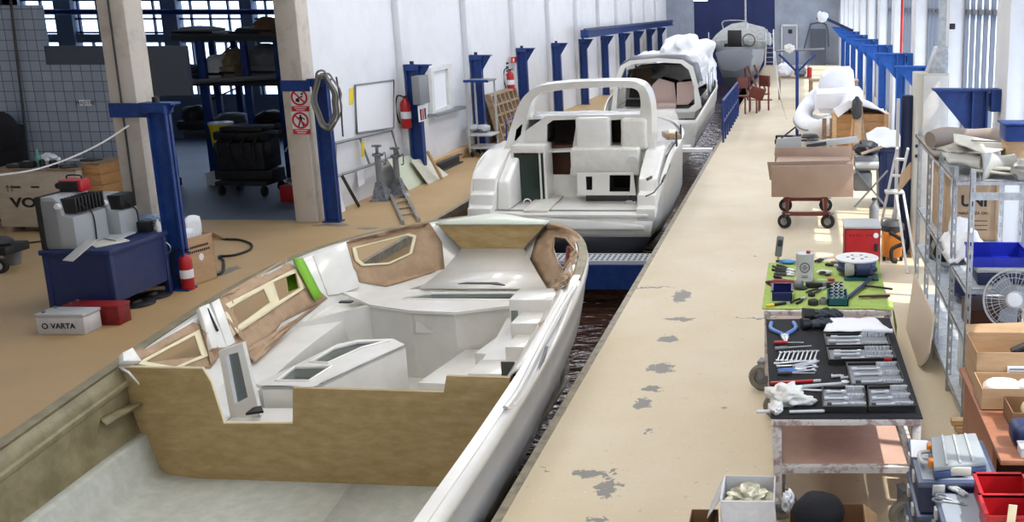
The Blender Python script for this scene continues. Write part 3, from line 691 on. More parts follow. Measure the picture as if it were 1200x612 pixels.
b2 = thing('motor_cruiser', 'white motor cruiser with a curved radar arch and open cockpit, second in the dock', 'boat', (-3.95, 20, -1.4))
st2 = [(16.7, -5.48, -2.42, .10), (16.95, -5.5, -2.40, .36), (17.4, -5.56, -2.33, .72), (18.2, -5.60, -2.30, .95), (19.6, -5.58, -2.33, .98), (21.2, -5.45, -2.42, 1.02), (22.6, -5.1, -2.75, 1.04), (23.7, -4.55, -3.3, 1.06), (24.4, -3.98, -3.9, 1.06)]
lv2 = [(0, 1, 0), (.05, 1.012, 0), (.09, 1.0, .03), (-1.06, .985, .12), (-1.16, .965, .2), (-1.26, .955, .22), (-1.5, .86, .5), (-1.8, .62, 1.0), (-2.2, .1, 1.6)]
path2, rg2 = cruiser_hull(b2, st2, 'gelcoat', lv2, split=6)
for lv, m_, rr in ((1, 'gelcoat', .035),):
    MB().tube(rg2[lv], rr, 6).build('rub_rail' if lv == 1 else 'hull_stripe', m_, b2)
# swim platform / transom step and cockpit sole
MB().prism([Y(595, 252, 16.62), Y(753, 264, 16.6), Vector((-2.55, 16.6, -.12)), Vector((-5.3, 16.6, -.12)), Vector((-5.3, 16.6, .13))], (0, .25, 0), .02).build('swim_platform', 'gelcoat', b2)
MB().bx(-5.35, -2.5, 16.63, 18.4, .08, .13, .01).build('cockpit_sole', 'gelcoat', b2)
MB().bx(-5.2, -2.6, 16.9, 16.92, .13, .155).build('sole_seam', 'seam', b2)
def wing(inner_px, outer_dx, name='quarter_wing'):
    return None
# quarter wings: stepped coamings either side of the cockpit
def coaming(xo, xi, prof, name):
    MB().prism([Vector((xi, y, z)) for y, z in prof], (xo-xi, 0, 0), .025).build(name, 'gelcoat', b2)
prof = [(16.68, .0), (16.68, .22), (16.84, .24), (16.86, .42), (17.02, .45), (17.06, .66), (17.35, .80), (18.0, 1.02), (19.0, 1.06), (19.0, .0)]
coaming(-5.52, -5.12, prof, 'coaming'); coaming(-2.38, -2.70, prof, 'coaming')
MB().prism([Vector((-5.12, 17.0, .13)), Vector((-5.12, 17.15, .6)), Vector((-5.12, 17.9, .98)), Vector((-5.12, 18.2, .98)), Vector((-5.12, 18.2, .13))], (.22, 0, 0), .04).build('inner_coaming', 'gelcoat', b2)
# forward end of cockpit: bulkhead, door opening, seats, cabinet
YB2 = 18.25
B = lambda px, py, y=YB2: Y(px, py, y)
wall = [B(593, 170), B(640, 136), B(756, 134), B(768, 168), B(770, 232), B(600, 232)]
door = [B(640, 205), B(641, 146), B(648, 141), B(676, 140), B(671, 173), B(668, 205)]
MB().holed(wall, [door, [B(713, 174), B(715, 141), B(729, 140), B(727, 174)]], (0, .06, 0)).build('cockpit_bulkhead', 'gelcoat', b2)
cb = MB(); cb.bx(B(632, 140).x, B(735, 140).x, YB2+1.1, YB2+1.15, -.1, 1.42); cb.bx(B(632, 140).x, B(735, 140).x, YB2+.08, YB2+1.1, -.12, -.08)
cb.build('cabin_lining', 'cabin_dark', b2)
MB().bx(B(640, 180).x+.02, B(668, 180).x, YB2+.35, YB2+.8, .1, B(650, 176).z, .02).build('cabin_locker', 'cabin_brown', b2)
MB().bx(B(640, 180).x, B(668, 180).x+.02, YB2+.33, YB2+.82, B(650, 176).z, B(650, 176).z+.04, .01).build('locker_top', 'cabin_brown', b2)
def pad(px0, py0, px1, py1, y, dy, name, mat='gelcoat_dull', bev=.06):
    p, q = Y(px0, py1, y), Y(px1, py0, y)
    return MB().bx(p.x, q.x, y, y+dy, p.z, q.z, bev, 3).build(name, mat, b2)
pad(675, 138, 714, 176, YB2-.2, .25, 'seat_back', 'gelcoat')
pad(728, 139, 757, 176, YB2-.2, .25, 'seat_back', 'gelcoat_dull')
pad(669, 174, 748, 206, YB2-.45, .5, 'seat_base', 'gelcoat_dull', .04)
# locker front under the seat with two dark openings
yl = YB2-.62
o1 = [Y(a, b, yl) for a, b in [(686, 207), (694, 207), (694, 223), (687, 223)]]; o2 = [Y(a, b, yl) for a, b in [(714, 205), (739, 205), (738, 225), (714, 225)]]
MB().holed([Y(a, b, yl) for a, b in [(676, 203), (742, 203), (745, 229), (677, 229)]], [o1, o2], (0, .05, 0)).build('seat_locker', 'gelcoat', b2)
MB().bx(o1[0].x-.05, o2[1].x+.05, yl+.2, yl+.22, .1, .62).build('locker_dark', 'dark_glass', b2)
MB().bx(o1[0].x-.05, o2[1].x+.05, yl+.23, yl+.25, .1, .62).build('locker_back', 'black', b2)
# wet bar cabinet on the far side
yc = 17.75
p, q = Y(605, 230, yc), Y(631, 181, yc)
cbm = MB(); cbm.bx(p.x-.05, q.x+.12, yc, yc+.5, q.z+.02, q.z+.16, .02); cbm.bx(p.x-.05, p.x-.01, yc, yc+.5, .13, q.z+.03); cbm.bx(q.x+.0, q.x+.03, yc, yc+.03, .13, q.z+.03); cbm.bx(q.x+.08, q.x+.12, yc, yc+.5, .13, q.z+.03)
cbm.build('cabinet', 'gelcoat', b2)
MB().bx(p.x, q.x, yc+.02, yc+.03, .16, q.z).build('cabinet_door', M('smoked_green', (44, 56, 52), .12), b2)
MB().bx(q.x+.03, q.x+.08, yc+.02, yc+.04, .18, q.z).build('cabinet_door', 'smoked_green', b2)
MB().tube([Vector((q.x-.2+.07*math.cos(t/6*PI), 17.6, .14+.07*math.sin(t/6*PI))) for t in range(7)], .012, 6).build('deck_ring', 'paper', b2)
MB().tube([Vector((-2.95+.08*math.cos(t/6*PI), 17.55, .14+.05*math.sin(t/6*PI))) for t in range(7)], .012, 6).build('deck_ring', 'chrome', b2)
# grab handle logo seat badge
MB().tube(bez([Y(733, 190, yl+.15), Y(739, 183, yl+.15), Y(746, 185, yl+.15), Y(748, 191, yl+.15)], 5), .012, 6).build('seat_handle', 'paper', b2)
# arch: swept section over the path
ya = 18.15
ac = [(585, 190, -.05), (593, 168, .0), (600, 145, .05), (608, 123, -.02), (617, 110, -.10), (632, 101, -.18), (660, 97, -.25), (695, 95, -.28), (725, 94.5, -.25), (745, 96, -.2), (757, 104, -.1), (763, 122, 0), (764, 148, .05), (764, 172, .05), (762, 190, .0)]
outer = bez([Y(a, b, ya+d) for a, b, d in ac], 4)
cen = Vector((-3.95, ya, 1.0)); rings = []
for i, p in enumerate(outer):
    t = (outer[min(i+1, len(outer)-1)]-outer[max(i-1, 0)]).normalized(); nrm = Vector((0, 1, 0)).cross(t).normalized()
    if nrm.dot(cen-p) < 0: nrm = -nrm
    u = i/(len(outer)-1); top = math.sin(PI*u)
    w = .42+.5*(1-top); h = .11+.26*(1-top)**1.2
    rings.append([p+Vector((0, -.02, 0)), p+Vector((0, w*.6, .03)), p+Vector((0, w, .02)), p+Vector((0, w, 0))+nrm*h*.6, p+Vector((0, w*.5, 0))+nrm*h*1.2, p+Vector((0, .03, 0))+nrm*h])
MB().loft(rings).build('radar_arch', 'gelcoat', b2, smooth=50)
# dark triangular side light and pale coamings below the arch
MB().prism([Y(605, 152, 18.0), Y(611, 146, 18.0), Y(609, 158, 18.0), Y(603, 165, 18.0)], (.02, 0, 0)).build('side_light', 'black', b2)
# coachroof, windscreen frame, foredeck
cr = []
for y, xl, xr, z in [(18.3, -5.3, -2.6, 1.05), (18.3, -5.05, -2.75, 1.52), (19.2, -4.95, -2.85, 1.56), (19.9, -4.9, -2.95, 1.42), (21.3, -4.75, -3.1, 1.28), (22.6, -4.5, -3.4, 1.14), (23.6, -4.15, -3.75, 1.06)]:
    cr.append([Vector((xl, y, .3)), Vector((xl, y, z-.1)), Vector((xl+.15, y, z)), Vector(((xl+xr)/2, y, z+.05)), Vector((xr-.15, y, z)), Vector((xr, y, z-.1)), Vector((xr, y, .3))])
MB().loft(cr[1:], caps=False).build('coachroof', 'gelcoat', b2, smooth=45)
dk = [[Vector((a+.06, y, z-.03)), Vector(((a+b)/2, y, z+.03)), Vector((b-.06, y, z-.03))] for y, a, b, z in st2 if y > 18.15]
MB().loft(dk, closed=False).build('deck', 'gelcoat', b2, thick=.02)
MB().prism([Y(628, 131, 18.6), Y(725, 130, 18.6), Y(723, 132.5, 18.5), Y(634, 134, 18.5)], (0, .02, 0)).build('windscreen_slot', 'light_grey', b2)
# grab rails on the far side, stanchions and a wooden chock on the near side deck
for k in range(3):
    a = Vector((-5.45, 19.0+.75*k, 1.0)); MB().tube([a, a+Vector((0, .02, .42)), a+Vector((0, .5, .46)), a+Vector((0, .55, .04))], .015, 6).build('grab_rail', 'blue_steel', b2)
for p in ((793, 172, 160), (798, 163, 150)):
    q = Z(p[0], p[1], 1.0); MB().cyl(q, q+Vector((0, 0, .28)), .018).build('stanchion', 'dark_grey', b2)
q = Z(786, 165, 1.02)
wc = thing('wood_block', 'small rough wooden block lying on the side deck of the arch cruiser', 'wood', q)
MB().box(q+Vector((0, .1, .09)), (.26, .6, .10), .01, rz=.3).build('block', 'wood_old', wc)
MB().box(q+Vector((.02, .1, .16)), (.12, .5, .03), .004, rz=.1).build('slat', 'masking_tape', wc)
for k, (a, b, c_, d_) in enumerate([(776, 213, 785, 193)]):
    MB().tube([X(a, b, -2.29), X(c_, d_, -2.29)], .02, 6).build('hull_vent', 'dark_grey', b2)
MB().tube([X(757, 230, -2.36), X(766, 226, -2.3), X(777, 212, -2.29)], .012, 6).build('hull_line', 'dark_grey', b2)
MB().prism([X(a, b, -2.37) for a, b in [(757, 209), (763, 206), (763, 209), (758, 212)]], (.02, 0, 0)).build('cleat', 'dark_grey', b2)
# loose hatch board on the cockpit sole
hb = thing('deck_hatch', 'beige rectangular hatch board lying on the cockpit sole under the arch', 'hatch', Z(640, 240, .14))
MB().prism([Z(a, b, .135) for a, b in [(613, 249), (632, 231), (660, 231), (642, 249)]], (0, 0, .035), .008).build('board', M('hatch_beige', (212, 206, 192), .5), hb)
MB().prism([Z(a, b, .172) for a, b in [(619, 246), (634, 233), (653, 233), (640, 246)]], (0, 0, .004)).build('board_inset', 'gelcoat_dull', hb)
# grating beam across the dock in front of that boat
gb = thing('grating_beam', 'light grey perforated grating beam across the dock behind the arch cruiser', 'beam', (-4.1, 16.1, -.6))
m = MB(); m.bx(XL+.02, XQ-.03, 15.75, 16.25, -.52, -.44)
m.build('beam', 'grate', gb)
m = MB()
for k in range(44):
    for j in range(4): m.bx(-5.9+k*.086, -5.86+k*.086, 15.8+j*.11, 15.85+j*.11, -.439, -.434)
m.build('perforations', 'dark_grey', gb)
MB().bx(XL+.02, XQ-.03, 15.7, 15.78, -.9, -.5).build('beam_web', 'blue_steel', gb)
for k in (0, 1): MB().bx((-5.9, -2.5)[k], (-5.6, -2.2)[k], 15.78, 16.2, -2.4, -.52).build('beam_leg', 'blue_steel', gb)
# ---------------------------------------------------------------- third boat
b3 = thing('sport_boat', 'white hardtop motor boat with beige sheets behind its windscreen, third in the dock', 'boat', (-3.7, 30, -1.4))
st3 = [(27.3, -5.2, -2.75, .55), (28.2, -5.3, -2.58, .85), (29.5, -5.35, -2.5, 1.05), (31.5, -5.3, -2.5, 1.15), (33.5, -5.0, -2.75, 1.25), (35.2, -4.4, -3.3, 1.35), (36.2, -3.9, -3.8, 1.4)]
lv3 = [(0, 1, 0), (.06, 1.012, 0), (.12, 1, .02), (.4, .985, .1), (.45, .97, .12), (.75, .93, .3), (1.05, .8, .6), (1.35, .6, 1), (1.7, .1, 1.6)]
path3, rg3 = cruiser_hull(b3, st3, 'gelcoat', lv3)
MB().tube(rg3[4], .018, 6).build('hull_stripe', 'dark_grey', b3)
MB().tube(rg3[5], .03, 6).build('hull_stripe', 'navy', b3)
MB().bx(-5.1, -2.85, 27.0, 27.6, -.25, -.1, .04).build('swim_platform', 'gelcoat', b3)
ty = 27.55
MB().prism([Y(a, b, ty) for a, b in [(700, 160), (700, 133), (735, 131), (790, 129), (800, 150), (806, 172), (770, 180), (700, 180)]], (0, .1, 0), .03).build('transom', 'gelcoat', b3)
# hardtop frame with dark glass
yh = 28.6
fo_ = [Y(a, b, yh) for a, b in [(716, 132), (720, 96), (727, 77), (738, 71), (770, 68), (800, 70), (812, 78), (818, 100), (822, 126), (815, 131)]]
fi_ = [Y(a, b, yh) for a, b in [(722, 128), (725, 98), (732, 80), (742, 75), (770, 72.5), (797, 74), (807, 82), (813, 101), (814, 122), (806, 128)]]
MB().holed(fo_, [fi_], (0, .18, 0)).build('hardtop_frame', 'gelcoat', b3)
MB().prism([q+Vector((0, 1.1, -.12)) for q in fi_[1:-1]], (0, .02, 0)).build('windscreen', 'dark_glass', b3)
rf = [[fo_[k]+Vector((0, d, z)) for k in range(2, 8)] for d, z in ((.05, .03), (.8, .10), (1.6, .02))]
MB().loft(rf, closed=False).build('hardtop_roof', M('roof_grey', (96, 98, 104), .4), b3, thick=.04)
MB().prism([q+Vector((0, 1.5, -.1)) for q in fi_], (0, .03, 0)).build('cabin_back', 'black', b3)
MB().prism([q+Vector((0, .3, 0)) for q in [Y(a, b, yh) for a, b in [(722, 131), (814, 129), (812, 140), (722, 142)]]], (0, 1.3, 0)).build('cockpit_floor', 'gelcoat', b3)
for nm, poly, d in (('beige protective sheet bulging behind the hardtop windscreen', [(762, 124), (764, 100), (772, 92), (790, 97), (793, 124)], .55), ('flat beige protective sheet at the near side of the hardtop boat', [(793, 123), (793, 97), (812, 95), (813, 116), (806, 123)], .45), ('low beige protective sheet on the cockpit floor of the hardtop boat', [(764, 128), (765, 121), (792, 121), (792, 128)], .3)):
    m = MB().prism([Y(a, b, yh+d) for a, b in poly], (0, .1, 0), .02)
    tag(m.build('protective_sheet', 'cushion_pink'), nm, 'sheet', 'beige protective sheets')
for a in ((-2.62, 29.2), (-2.6, 30.4), (-2.7, 31.8)):
    q = Vector((a[0], a[1], 1.05)); MB().tube([q, q+Vector((0, .05, .55)), q+Vector((0, .9, .6)), q+Vector((0, .95, .1))], .018, 6).build('side_rail', 'chrome', b3)
cr = []
for y, xl, xr, z in [(29.6, -5.0, -2.8, 1.9), (31, -4.9, -2.9, 1.75), (33, -4.6, -3.1, 1.6), (35, -4.1, -3.6, 1.45)]:
    cr.append([Vector((xl, y, .9)), Vector((xl+.1, y, z-.15)), Vector(((xl+xr)/2, y, z)), Vector((xr-.1, y, z-.15)), Vector((xr, y, .9))])
MB().loft(cr, caps=False).build('coachroof', 'gelcoat', b3, smooth=45)
MB().prism([X(a, b, -2.58) for a, b in [(818, 103), (827, 98), (827, 104), (820, 113)]], (.03, 0, 0)).build('side_window', 'dark_glass', b3)
# plastic film heaped over its bow
pf = MB()
c_ = Y(806, 68, 34.5)
pf.ball((c_.x, 34.4, c_.z-.05), 1, 5, (.98, 1.7, .74), .42, 1.9, 2.3); pf.ball((c_.x-.95, 34.6, c_.z-.1), 1, 4, (.9, 1.2, .3), .35, 2.2, 4.1); pf.ball((c_.x+.55, 33.4, c_.z-.62), 1, 4, (.42, .9, .7), .4, 2.2, 7.7)
for v in pf.bm.verts:
    n_ = noise.noise(v.co*3.1)*.10+noise.noise(v.co*7)*.04; v.co += Vector((n_, n_*.5, n_))
tag(pf.build('plastic_film', 'plastic_film', None, thick=.01, smooth=60), 'crumpled white plastic film heaped over the bow of the hardtop boat', 'plastic film')
# ---------------------------------------------------------------- fourth boat: sailing yacht under cover
b4 = thing('sailing_yacht', 'grey sailing yacht with open stern under a pale cover, farthest boat in the dock', 'boat', (-4.4, 52, -1.6))
yy = 48.0; xa, xb = Y(842, 70, yy).x, Y(893, 70, yy).x
zt4 = Y(870, 55, yy).z
st4 = [(yy, xa, xb-.5, zt4), (yy+2, xa-.25, xb-.1, zt4+.05), (yy+4, xa-.3, xb, zt4+.1), (yy+7, xa, xb-.2, zt4+.2), (yy+10, (xa+xb)/2-.4, (xa+xb)/2+.4, zt4+.35), (yy+11, (xa+xb)/2-.03, (xa+xb)/2+.03, zt4+.4)]
lv4 = [(0, 1, 0), (.08, 1.01, 0), (.2, 1, .05), (.9, .93, .4), (1.4, .75, .8)]
cruiser_hull(b4, st4, 'hull_grey', lv4)
lv4b = [(1.38, .77, .8), (1.8, .5, 1.4), (2.3, .12, 2.2), (3.2, .06, 2.5)]
xs4 = [(y, a, b, z) for y, a, b, z in st4]
L4 = [Vector((a, y, z)) for y, a, b, z in xs4]; R4 = [Vector((b, y, z)) for y, a, b, z in xs4]
rr = []
for dz, k, pull in lv4b:
    r = []
    for i in range(len(L4)):
        c = (L4[i].x+R4[i].x)/2; f = ((L4[i].y-yy)/11)**2; r.append(Vector((c+(L4[i].x-c)*k, L4[i].y-pull*f, L4[i].z-dz)))
    for i in reversed(range(len(L4))):
        c = (L4[i].x+R4[i].x)/2; f = ((L4[i].y-yy)/11)**2; r.append(Vector((c+(R4[i].x-c)*k, L4[i].y-pull*f, L4[i].z-dz)))
    rr.append(r)
MB().loft(rr).build('underwater_hull', 'antifoul', b4, smooth=50)
MB().prism([Y(a, b, yy-.05) for a, b in [(838, 62), (850, 58), (877, 58), (883, 66), (876, 78), (862, 84), (846, 82)]], (0, .1, 0), .03).build('transom', 'hull_grey', b4)
cv = []
for y, h in ((yy+.4, .0), (yy+1.5, .55), (yy+4, .95), (yy+7, .8), (yy+9, .45)):
    w = .95 if y < yy+7 else .6; c = (xa+xb)/2-.05
    cv.append([Vector((c-1.55*w+1.55*w*(1-math.cos(PI*k/8)), y, zt4+.1+h*math.sin(PI*k/8)+.12*noise.noise(Vector((k*1.3, y, 0))))) for k in range(9)])
MB().loft(cv, closed=False).build('boat_cover', 'grey_cover', b4, thick=.03)
cxx = (xa+xb)/2
MB().bx(cxx-.6, cxx+.05, yy+.35, yy+.4, zt4-.05, zt4+.75, .03).build('companionway', 'black', b4)
MB().bx(cxx-1.2, cxx-.75, yy+.2, yy+1.3, zt4-.1, zt4+.3, .08).build('cockpit_coaming', 'grey_cover', b4)
MB().bx(cxx+.35, cxx+1.2, yy+.2, yy+1.3, zt4-.1, zt4+.28, .08).build('cockpit_coaming', 'grey_cover', b4)
MB().tube([Vector((cxx+.4+.28*math.cos(t*PI/10), yy+.1, zt4+.3+.28*math.sin(t*PI/10))) for t in range(20)], .025, 6, closed=True).build('steering_wheel', 'dark_grey', b4)
MB().tube(bez([Vector((cxx-.85, yy+1.2, zt4+.8)), Vector((cxx-.83, yy+1.2, zt4+1.15)), Vector((cxx+.2, yy+1.2, zt4+1.15)), Vector((cxx+.25, yy+1.2, zt4+.8))], 3), .03, 6).build('pushpit_rail', 'chrome', b4)
for dx in (-1.5, 1.15, 1.35): MB().cyl((cxx+dx, yy+.6, zt4), (cxx+dx, yy+.6, zt4+.65), .022).build('stanchion', 'chrome', b4)
MB().cyl((cxx, yy+5, zt4+.5), (cxx, yy+5, zt4+4.0), .05).build('mast', 'aluminium', b4)
for dx in (-.8, .8): MB().bar((cxx+dx, yy+1, -2.35), (cxx+dx*.75, yy+1, zt4-1.5), .12, .12).build('prop', 'blue_steel', b4)
for dx in (1.7, 2.1):
    MB().bar((XQ+.15*0-.1, yy+2+dx, -2.35), (xb-.4, yy+2+dx, zt4-1.1), .1, .1).build('prop', 'blue_steel', b4)
# ================================================================== LEFT SIDE OF THE HALL
# --- blue steel posts along the left wall
def post(k, label, ycol):
    y = POSTY[k]-.02; t = thing('steel_post', label, 'post', (-7.77, y, 0), 'blue crane posts along the left wall')
    wide = k < 2; x0, x1 = (Y(177, 150, y).x, Y(199, 150, y).x) if k == 0 else (Y(370, 130, y).x, Y(387, 130, y).x) if k == 1 else (-7.93, -7.68)
    m = MB(); dw = .06 if wide else .08; m.bx(x0, x1, y-.012, y+.012, 0, 2.24); m.bx(x0, x0+.025, y-dw, y+dw, 0, 2.24); m.bx(x1-.025, x1, y-dw, y+dw, 0, 2.24)
    m.build('post_beam', 'blue_steel', t)
    m = MB(); m.bx((x0-.06 if wide else -7.95), x1+(.11 if k == 0 else .06 if k == 1 else .24), y-.10, y+.10, 2.34, 2.365); m.bx(x0-.02, x1+.02, y-.1, y+.1, 2.24, 2.34, .01); m.build('top_plate', 'blue_steel', t)
    m = MB(); m.prism([(x1, y-.012, 2.34), (x1+(.10 if k == 0 else .05 if k == 1 else .23), y-.012, 2.34), (x1, y-.012, 2.2 if wide else 1.98)], (0, .024, 0)); m.build('gusset', 'blue_steel', t)
    if wide: MB().bx(ycol[0], x0-.005, y-.13+(.2 if k == 0 else 0), y-.11+(.2 if k == 0 else 0), 2.17, 2.345).build('collar_band', 'blue_steel', t)
    else: MB().bx(-8.08, -7.93, y-.06, y+.06, 2.18, 2.34).build('wall_arm', 'blue_steel', t)
    MB().cyl((x1-.13, y, 2.365), (x1-.13, y, 2.43), .04).build('bolt', 'black', t)
    MB().bx(x0-.03, x1+.03, y-.10, y+.10, 0, .02).build('foot_plate', 'blue_steel', t)
    return t
PL_ = ['blue steel post in front of the white column beside the blue workbench', 'blue steel post with the coiled grey cable hung over its arm', 'blue steel post with a grey switch box fixed on it', 'blue steel post behind the wheeled trolley frame', 'blue steel post beside the second fire extinguisher', 'blue steel post seen over the arch of the second boat, before the long girder starts']
for k in range(6): post(k, PL_[k], (Y(128, 120, 12.5).x-.02, 0) if k == 0 else (-8.34, 0))
ORD = ['first', 'second', 'third', 'fourth', 'fifth', 'sixth']
for k in range(6, 12): post(k, '%s blue post under the long girder on the left wall, counting from the near end' % ORD[k-6], (0, 0))
g = thing('crane_girder', 'long blue runway girder on the posts of the left wall', 'girder', (-7.55, 50, 2.4))
m = MB(); ya_, yb_ = 36.4, 62; m.bx(-7.62, -7.36, ya_, yb_, 2.435, 2.46); m.bx(-7.62, -7.36, ya_, yb_, 2.68, 2.71); m.bx(-7.50, -7.48, ya_, yb_, 2.45, 2.69)
m.build('beam', 'blue_steel', g); MB().bx(-7.52, -7.46, ya_, yb_, 2.71, 2.76).build('crane_rail', 'dusk_grey', g)
MB().bx(-7.63, -7.35, ya_-.02, ya_, 2.435, 2.71).build('end_plate', 'blue_steel', g)
# --- coiled cable on the second post
cc = thing('hanging_cable_coil', 'thick coil of grey cable hung over the arm of the blue post by the signs', 'cable', Y(383, 120, 16.4))
m = MB()
for i in range(8):
    c = Y(382+rnd.uniform(-3, 3), 119+rnd.uniform(-2, 3), 16.42-.03*i); w_ = .17+rnd.uniform(-.03, .03); h_ = .44+rnd.uniform(-.05, .05)
    m.tube([c+Vector((w_*math.cos(a*PI/14)*(1+.1*math.sin(a)), .02*math.sin(a*1.3), h_*math.sin(a*PI/14))) for a in range(28)], .017, 6, closed=True)
m.build('coil', 'cable_grey', cc); a = Y(393, 86, 16.3)
MB().tube(bez([Y(394, 90, 16.28), Y(399, 120, 16.28), Y(401, 148, 16.28), Y(402, 160, 16.3)], 5), .014, 6).build('loose_end', 'dark_grey', cc)
# --- prohibition signs on the second column
def sign(cx, cy, label, kind):
    yv = 16.525; t = thing('prohibition_sign', label, 'sign', Y(cx, cy, yv), 'prohibition signs on the column')
    c = Y(cx, cy, yv); s = .14
    MB().bx(c.x-s, c.x+s, yv-.012, yv, c.z-s, c.z+s).build('sign_plate', 'paper', t)
    MB().lathe(c+Vector((0, -.012, 0)), [(.105, 0), (.137, 0), (.137, .004), (.105, .004), (.105, 0)], 32, (0, -1, 0)).build('red_ring', 'print_red', t)
    m = MB()
    if kind == 'cig':
        m.box(c+Vector((.0, -.015, -.01)), (.13, .004, .022), rot=(0, -.5, 0)); m.ball(c+Vector((.05, -.015, .055)), .022, 1, (1, .1, 1)); m.box(c+Vector((-.03, -.015, -.05)), (.06, .004, .05), rot=(0, .3, 0))
    else:
        m.ball(c+Vector((.01, -.015, .075)), .02, 1, (1, .1, 1)); m.box(c+Vector((.005, -.015, .02)), (.05, .004, .08)); m.box(c+Vector((-.02, -.015, -.05)), (.022, .004, .1), rot=(0, .35, 0)); m.box(c+Vector((.03, -.015, -.05)), (.022, .004, .1), rot=(0, -.35, 0)); m.box(c+Vector((.05, -.015, .03)), (.06, .004, .018), rot=(0, .6, 0))
    m.build('pictogram', 'print_ink', t)
    MB().box(c+Vector((0, -.019, 0)), (.26, .004, .026), rot=(0, PI/4, 0)).build('red_bar', 'print_red', t)
    MB().bx(c.x-s, c.x+s, yv-.012, yv, c.z-s-.085, c.z-s-.008).build('caption_plate', 'print_red', t)
    m = MB(); m.bx(c.x-s*.7, c.x+s*.7, yv-.015, yv-.012, c.z-s-.035, c.z-s-.022); m.bx(c.x-s*.5, c.x+s*.5, yv-.015, yv-.012, c.z-s-.068, c.z-s-.055); m.build('caption_lines', 'paper', t)
sign(351, 114, 'red and white no smoking sign, upper one on the column', 'cig'); sign(352.5, 141, 'red and white no entry sign with a walking figure, below the no smoking sign', 'man')
tag(MB().tube([Y(126+31*k/8, 262*k/8*.88-2, 12.52) for k in range(9)], .013, 6).build('conduit', 'dark_grey'), 'dark vertical cable running down the front of the white column', 'cable')
tag(MB().tube(bez([Y(151, 147, 12.5), Y(122, 166, 12.3), Y(90, 182, 12.1), Y(55, 195, 11.9), Y(25, 202, 11.7), Y(-25, 208, 11.5)], 6), .011, 6).build('hanging_cable', 'paper'), 'thin white cable sagging from the column to the left', 'cable')
sw = thing('steel_hook', 'small grey hook on the side of the column with the signs', 'hook', Y(345, 172, 16.6))
MB().tube(bez([Y(334, 178, 16.6), Y(338, 172, 16.6), Y(347, 172, 16.6), Y(356, 170, 16.6)], 4), .012, 6).build('hook', 'mid_grey', sw)
# --- blue workbench
wb_ = thing('workbench', 'blue steel workbench with two grey machine housings on top', 'workbench', (-8.2, 11.8, 0))
X0, X1, Y0, Y1 = -8.62, -7.80, 11.18, 12.28
MB().bx(X0, X1, Y0, Y1, .74, .80, .008).build('bench_top', 'bench_blue', wb_)
MB().prism([(X1-.03, Y0+.03, .22), (X1-.03, Y0+.03, .74), (X1-.03, Y1-.03, .74), (X1-.03, Y1-.03, .22), (X1-.03, Y1-.12, .18), (X1-.03, Y0+.12, .18)], (-.02, 0, 0)).build('front_panel', 'bench_blue', wb_)
MB().bx(X0+.05, X1-.03, Y0+.03, Y0+.05, .1, .74).build('side_panel', 'bench_blue', wb_)
MB().bx(X0+.05, X1-.05, Y1-.05, Y1-.03, .1, .74).build('side_panel', 'bench_blue', wb_)
MB().bx(X0+.02, X0+.04, Y0+.03, Y1-.03, .1, .74).build('back_panel', 'bench_blue', wb_)
for x in (X0+.05, X1-.05):
    for y in (Y0+.05, Y1-.05): MB().bx(x-.03, x+.03, y-.03, y+.03, 0, .74, .004).build('leg', 'bench_blue', wb_)
MB().tube(bez([(X1+.01, Y1-.08, .66), (X1+.05, Y1-.08, .62), (X1+.05, Y1-.08, .56), (X1+.01, Y1-.08, .52)], 4), .01, 6).build('hook', 'steel', wb_)
M('housing_grey', (150, 153, 154), .5)
def housing(x0, x1, y0, y1, h, label, loc):
    t = thing('machine_housing', label, 'machine', loc, 'grey machine housings on the blue workbench'); z0 = .802
    m = MB(); m.prism([(x0+.04, y0, z0), (x1, y0, z0), (x1, y0, z0+h*.62), (x1-.12, y0, z0+h*.66), (x1-.14, y0, z0+h*.9), (x1-.2, y0, z0+h), (x0+.04, y0, z0+h)], (0, y1-y0, 0), .012); m.build('body', 'housing_grey', t)
    MB().bx(x0+.045, x1-.18, y0-.012, y0-.002, z0+.02, z0+h*.93, .004).build('front_plate', 'mid_grey', t)
    MB().bx(x0-.015, x0+.045, y0-.02, y1+.02, z0, z0+h*1.01, .008).build('rear_seal', 'black_rubber', t)
    fz_ = z0+h*.78
    f = MB(); n = 9
    for k in range(n): yy = y0+.06+(y1-y0-.1)*k/(n-1); f.bx(x1-.15, x1+.015, yy-.012, yy+.012, fz_-.06, fz_+.11, .003)
    f.bx(x1-.14, x1-.02, y0+.05, y1-.04, fz_-.05, fz_+.09); f.build('cooling_fins', 'black', t)
    MB().tube(bez([(x1-.02, y0+.1, fz_+.1), (x1+.03, y0+.15, fz_), (x1+.02, y0+.3, fz_-.12), (x1+.01, y0+.32, z0+.05)], 5), .008, 6).build('hose', 'black', t)
    MB().lathe((x1-.15, y0-.01, fz_+.03), [(0, .02), (.03, .02), (.035, .0), (.035, -.02)], 12, (0, -1, 0)).build('knob', 'paper', t)
housing(-8.585, -8.20, 11.24, 11.80, .60, 'larger grey machine housing with black cooling fins, nearer end of the workbench', (-8.4, 11.5, .8))
housing(-8.54, -8.10, 11.87, 12.22, .50, 'smaller grey machine housing behind the larger one on the workbench', (-8.3, 12, .8))
ch = thing('battery_charger', 'small red battery charger with black front on top of the grey housing', 'charger', (-8.42, 11.66, 1.403))
MB().bx(-8.56, -8.30, 11.58, 11.76, 1.405, 1.545, .015).build('casing', 'red', ch); MB().bx(-8.55, -8.33, 11.565, 11.58, 1.415, 1.53, .004).build('front', 'black', ch)
MB().tube(bez([(-8.52, 11.67, 1.545), (-8.5, 11.67, 1.585), (-8.36, 11.67, 1.585), (-8.34, 11.67, 1.545)], 4), .01, 6).build('handle', 'black', ch)
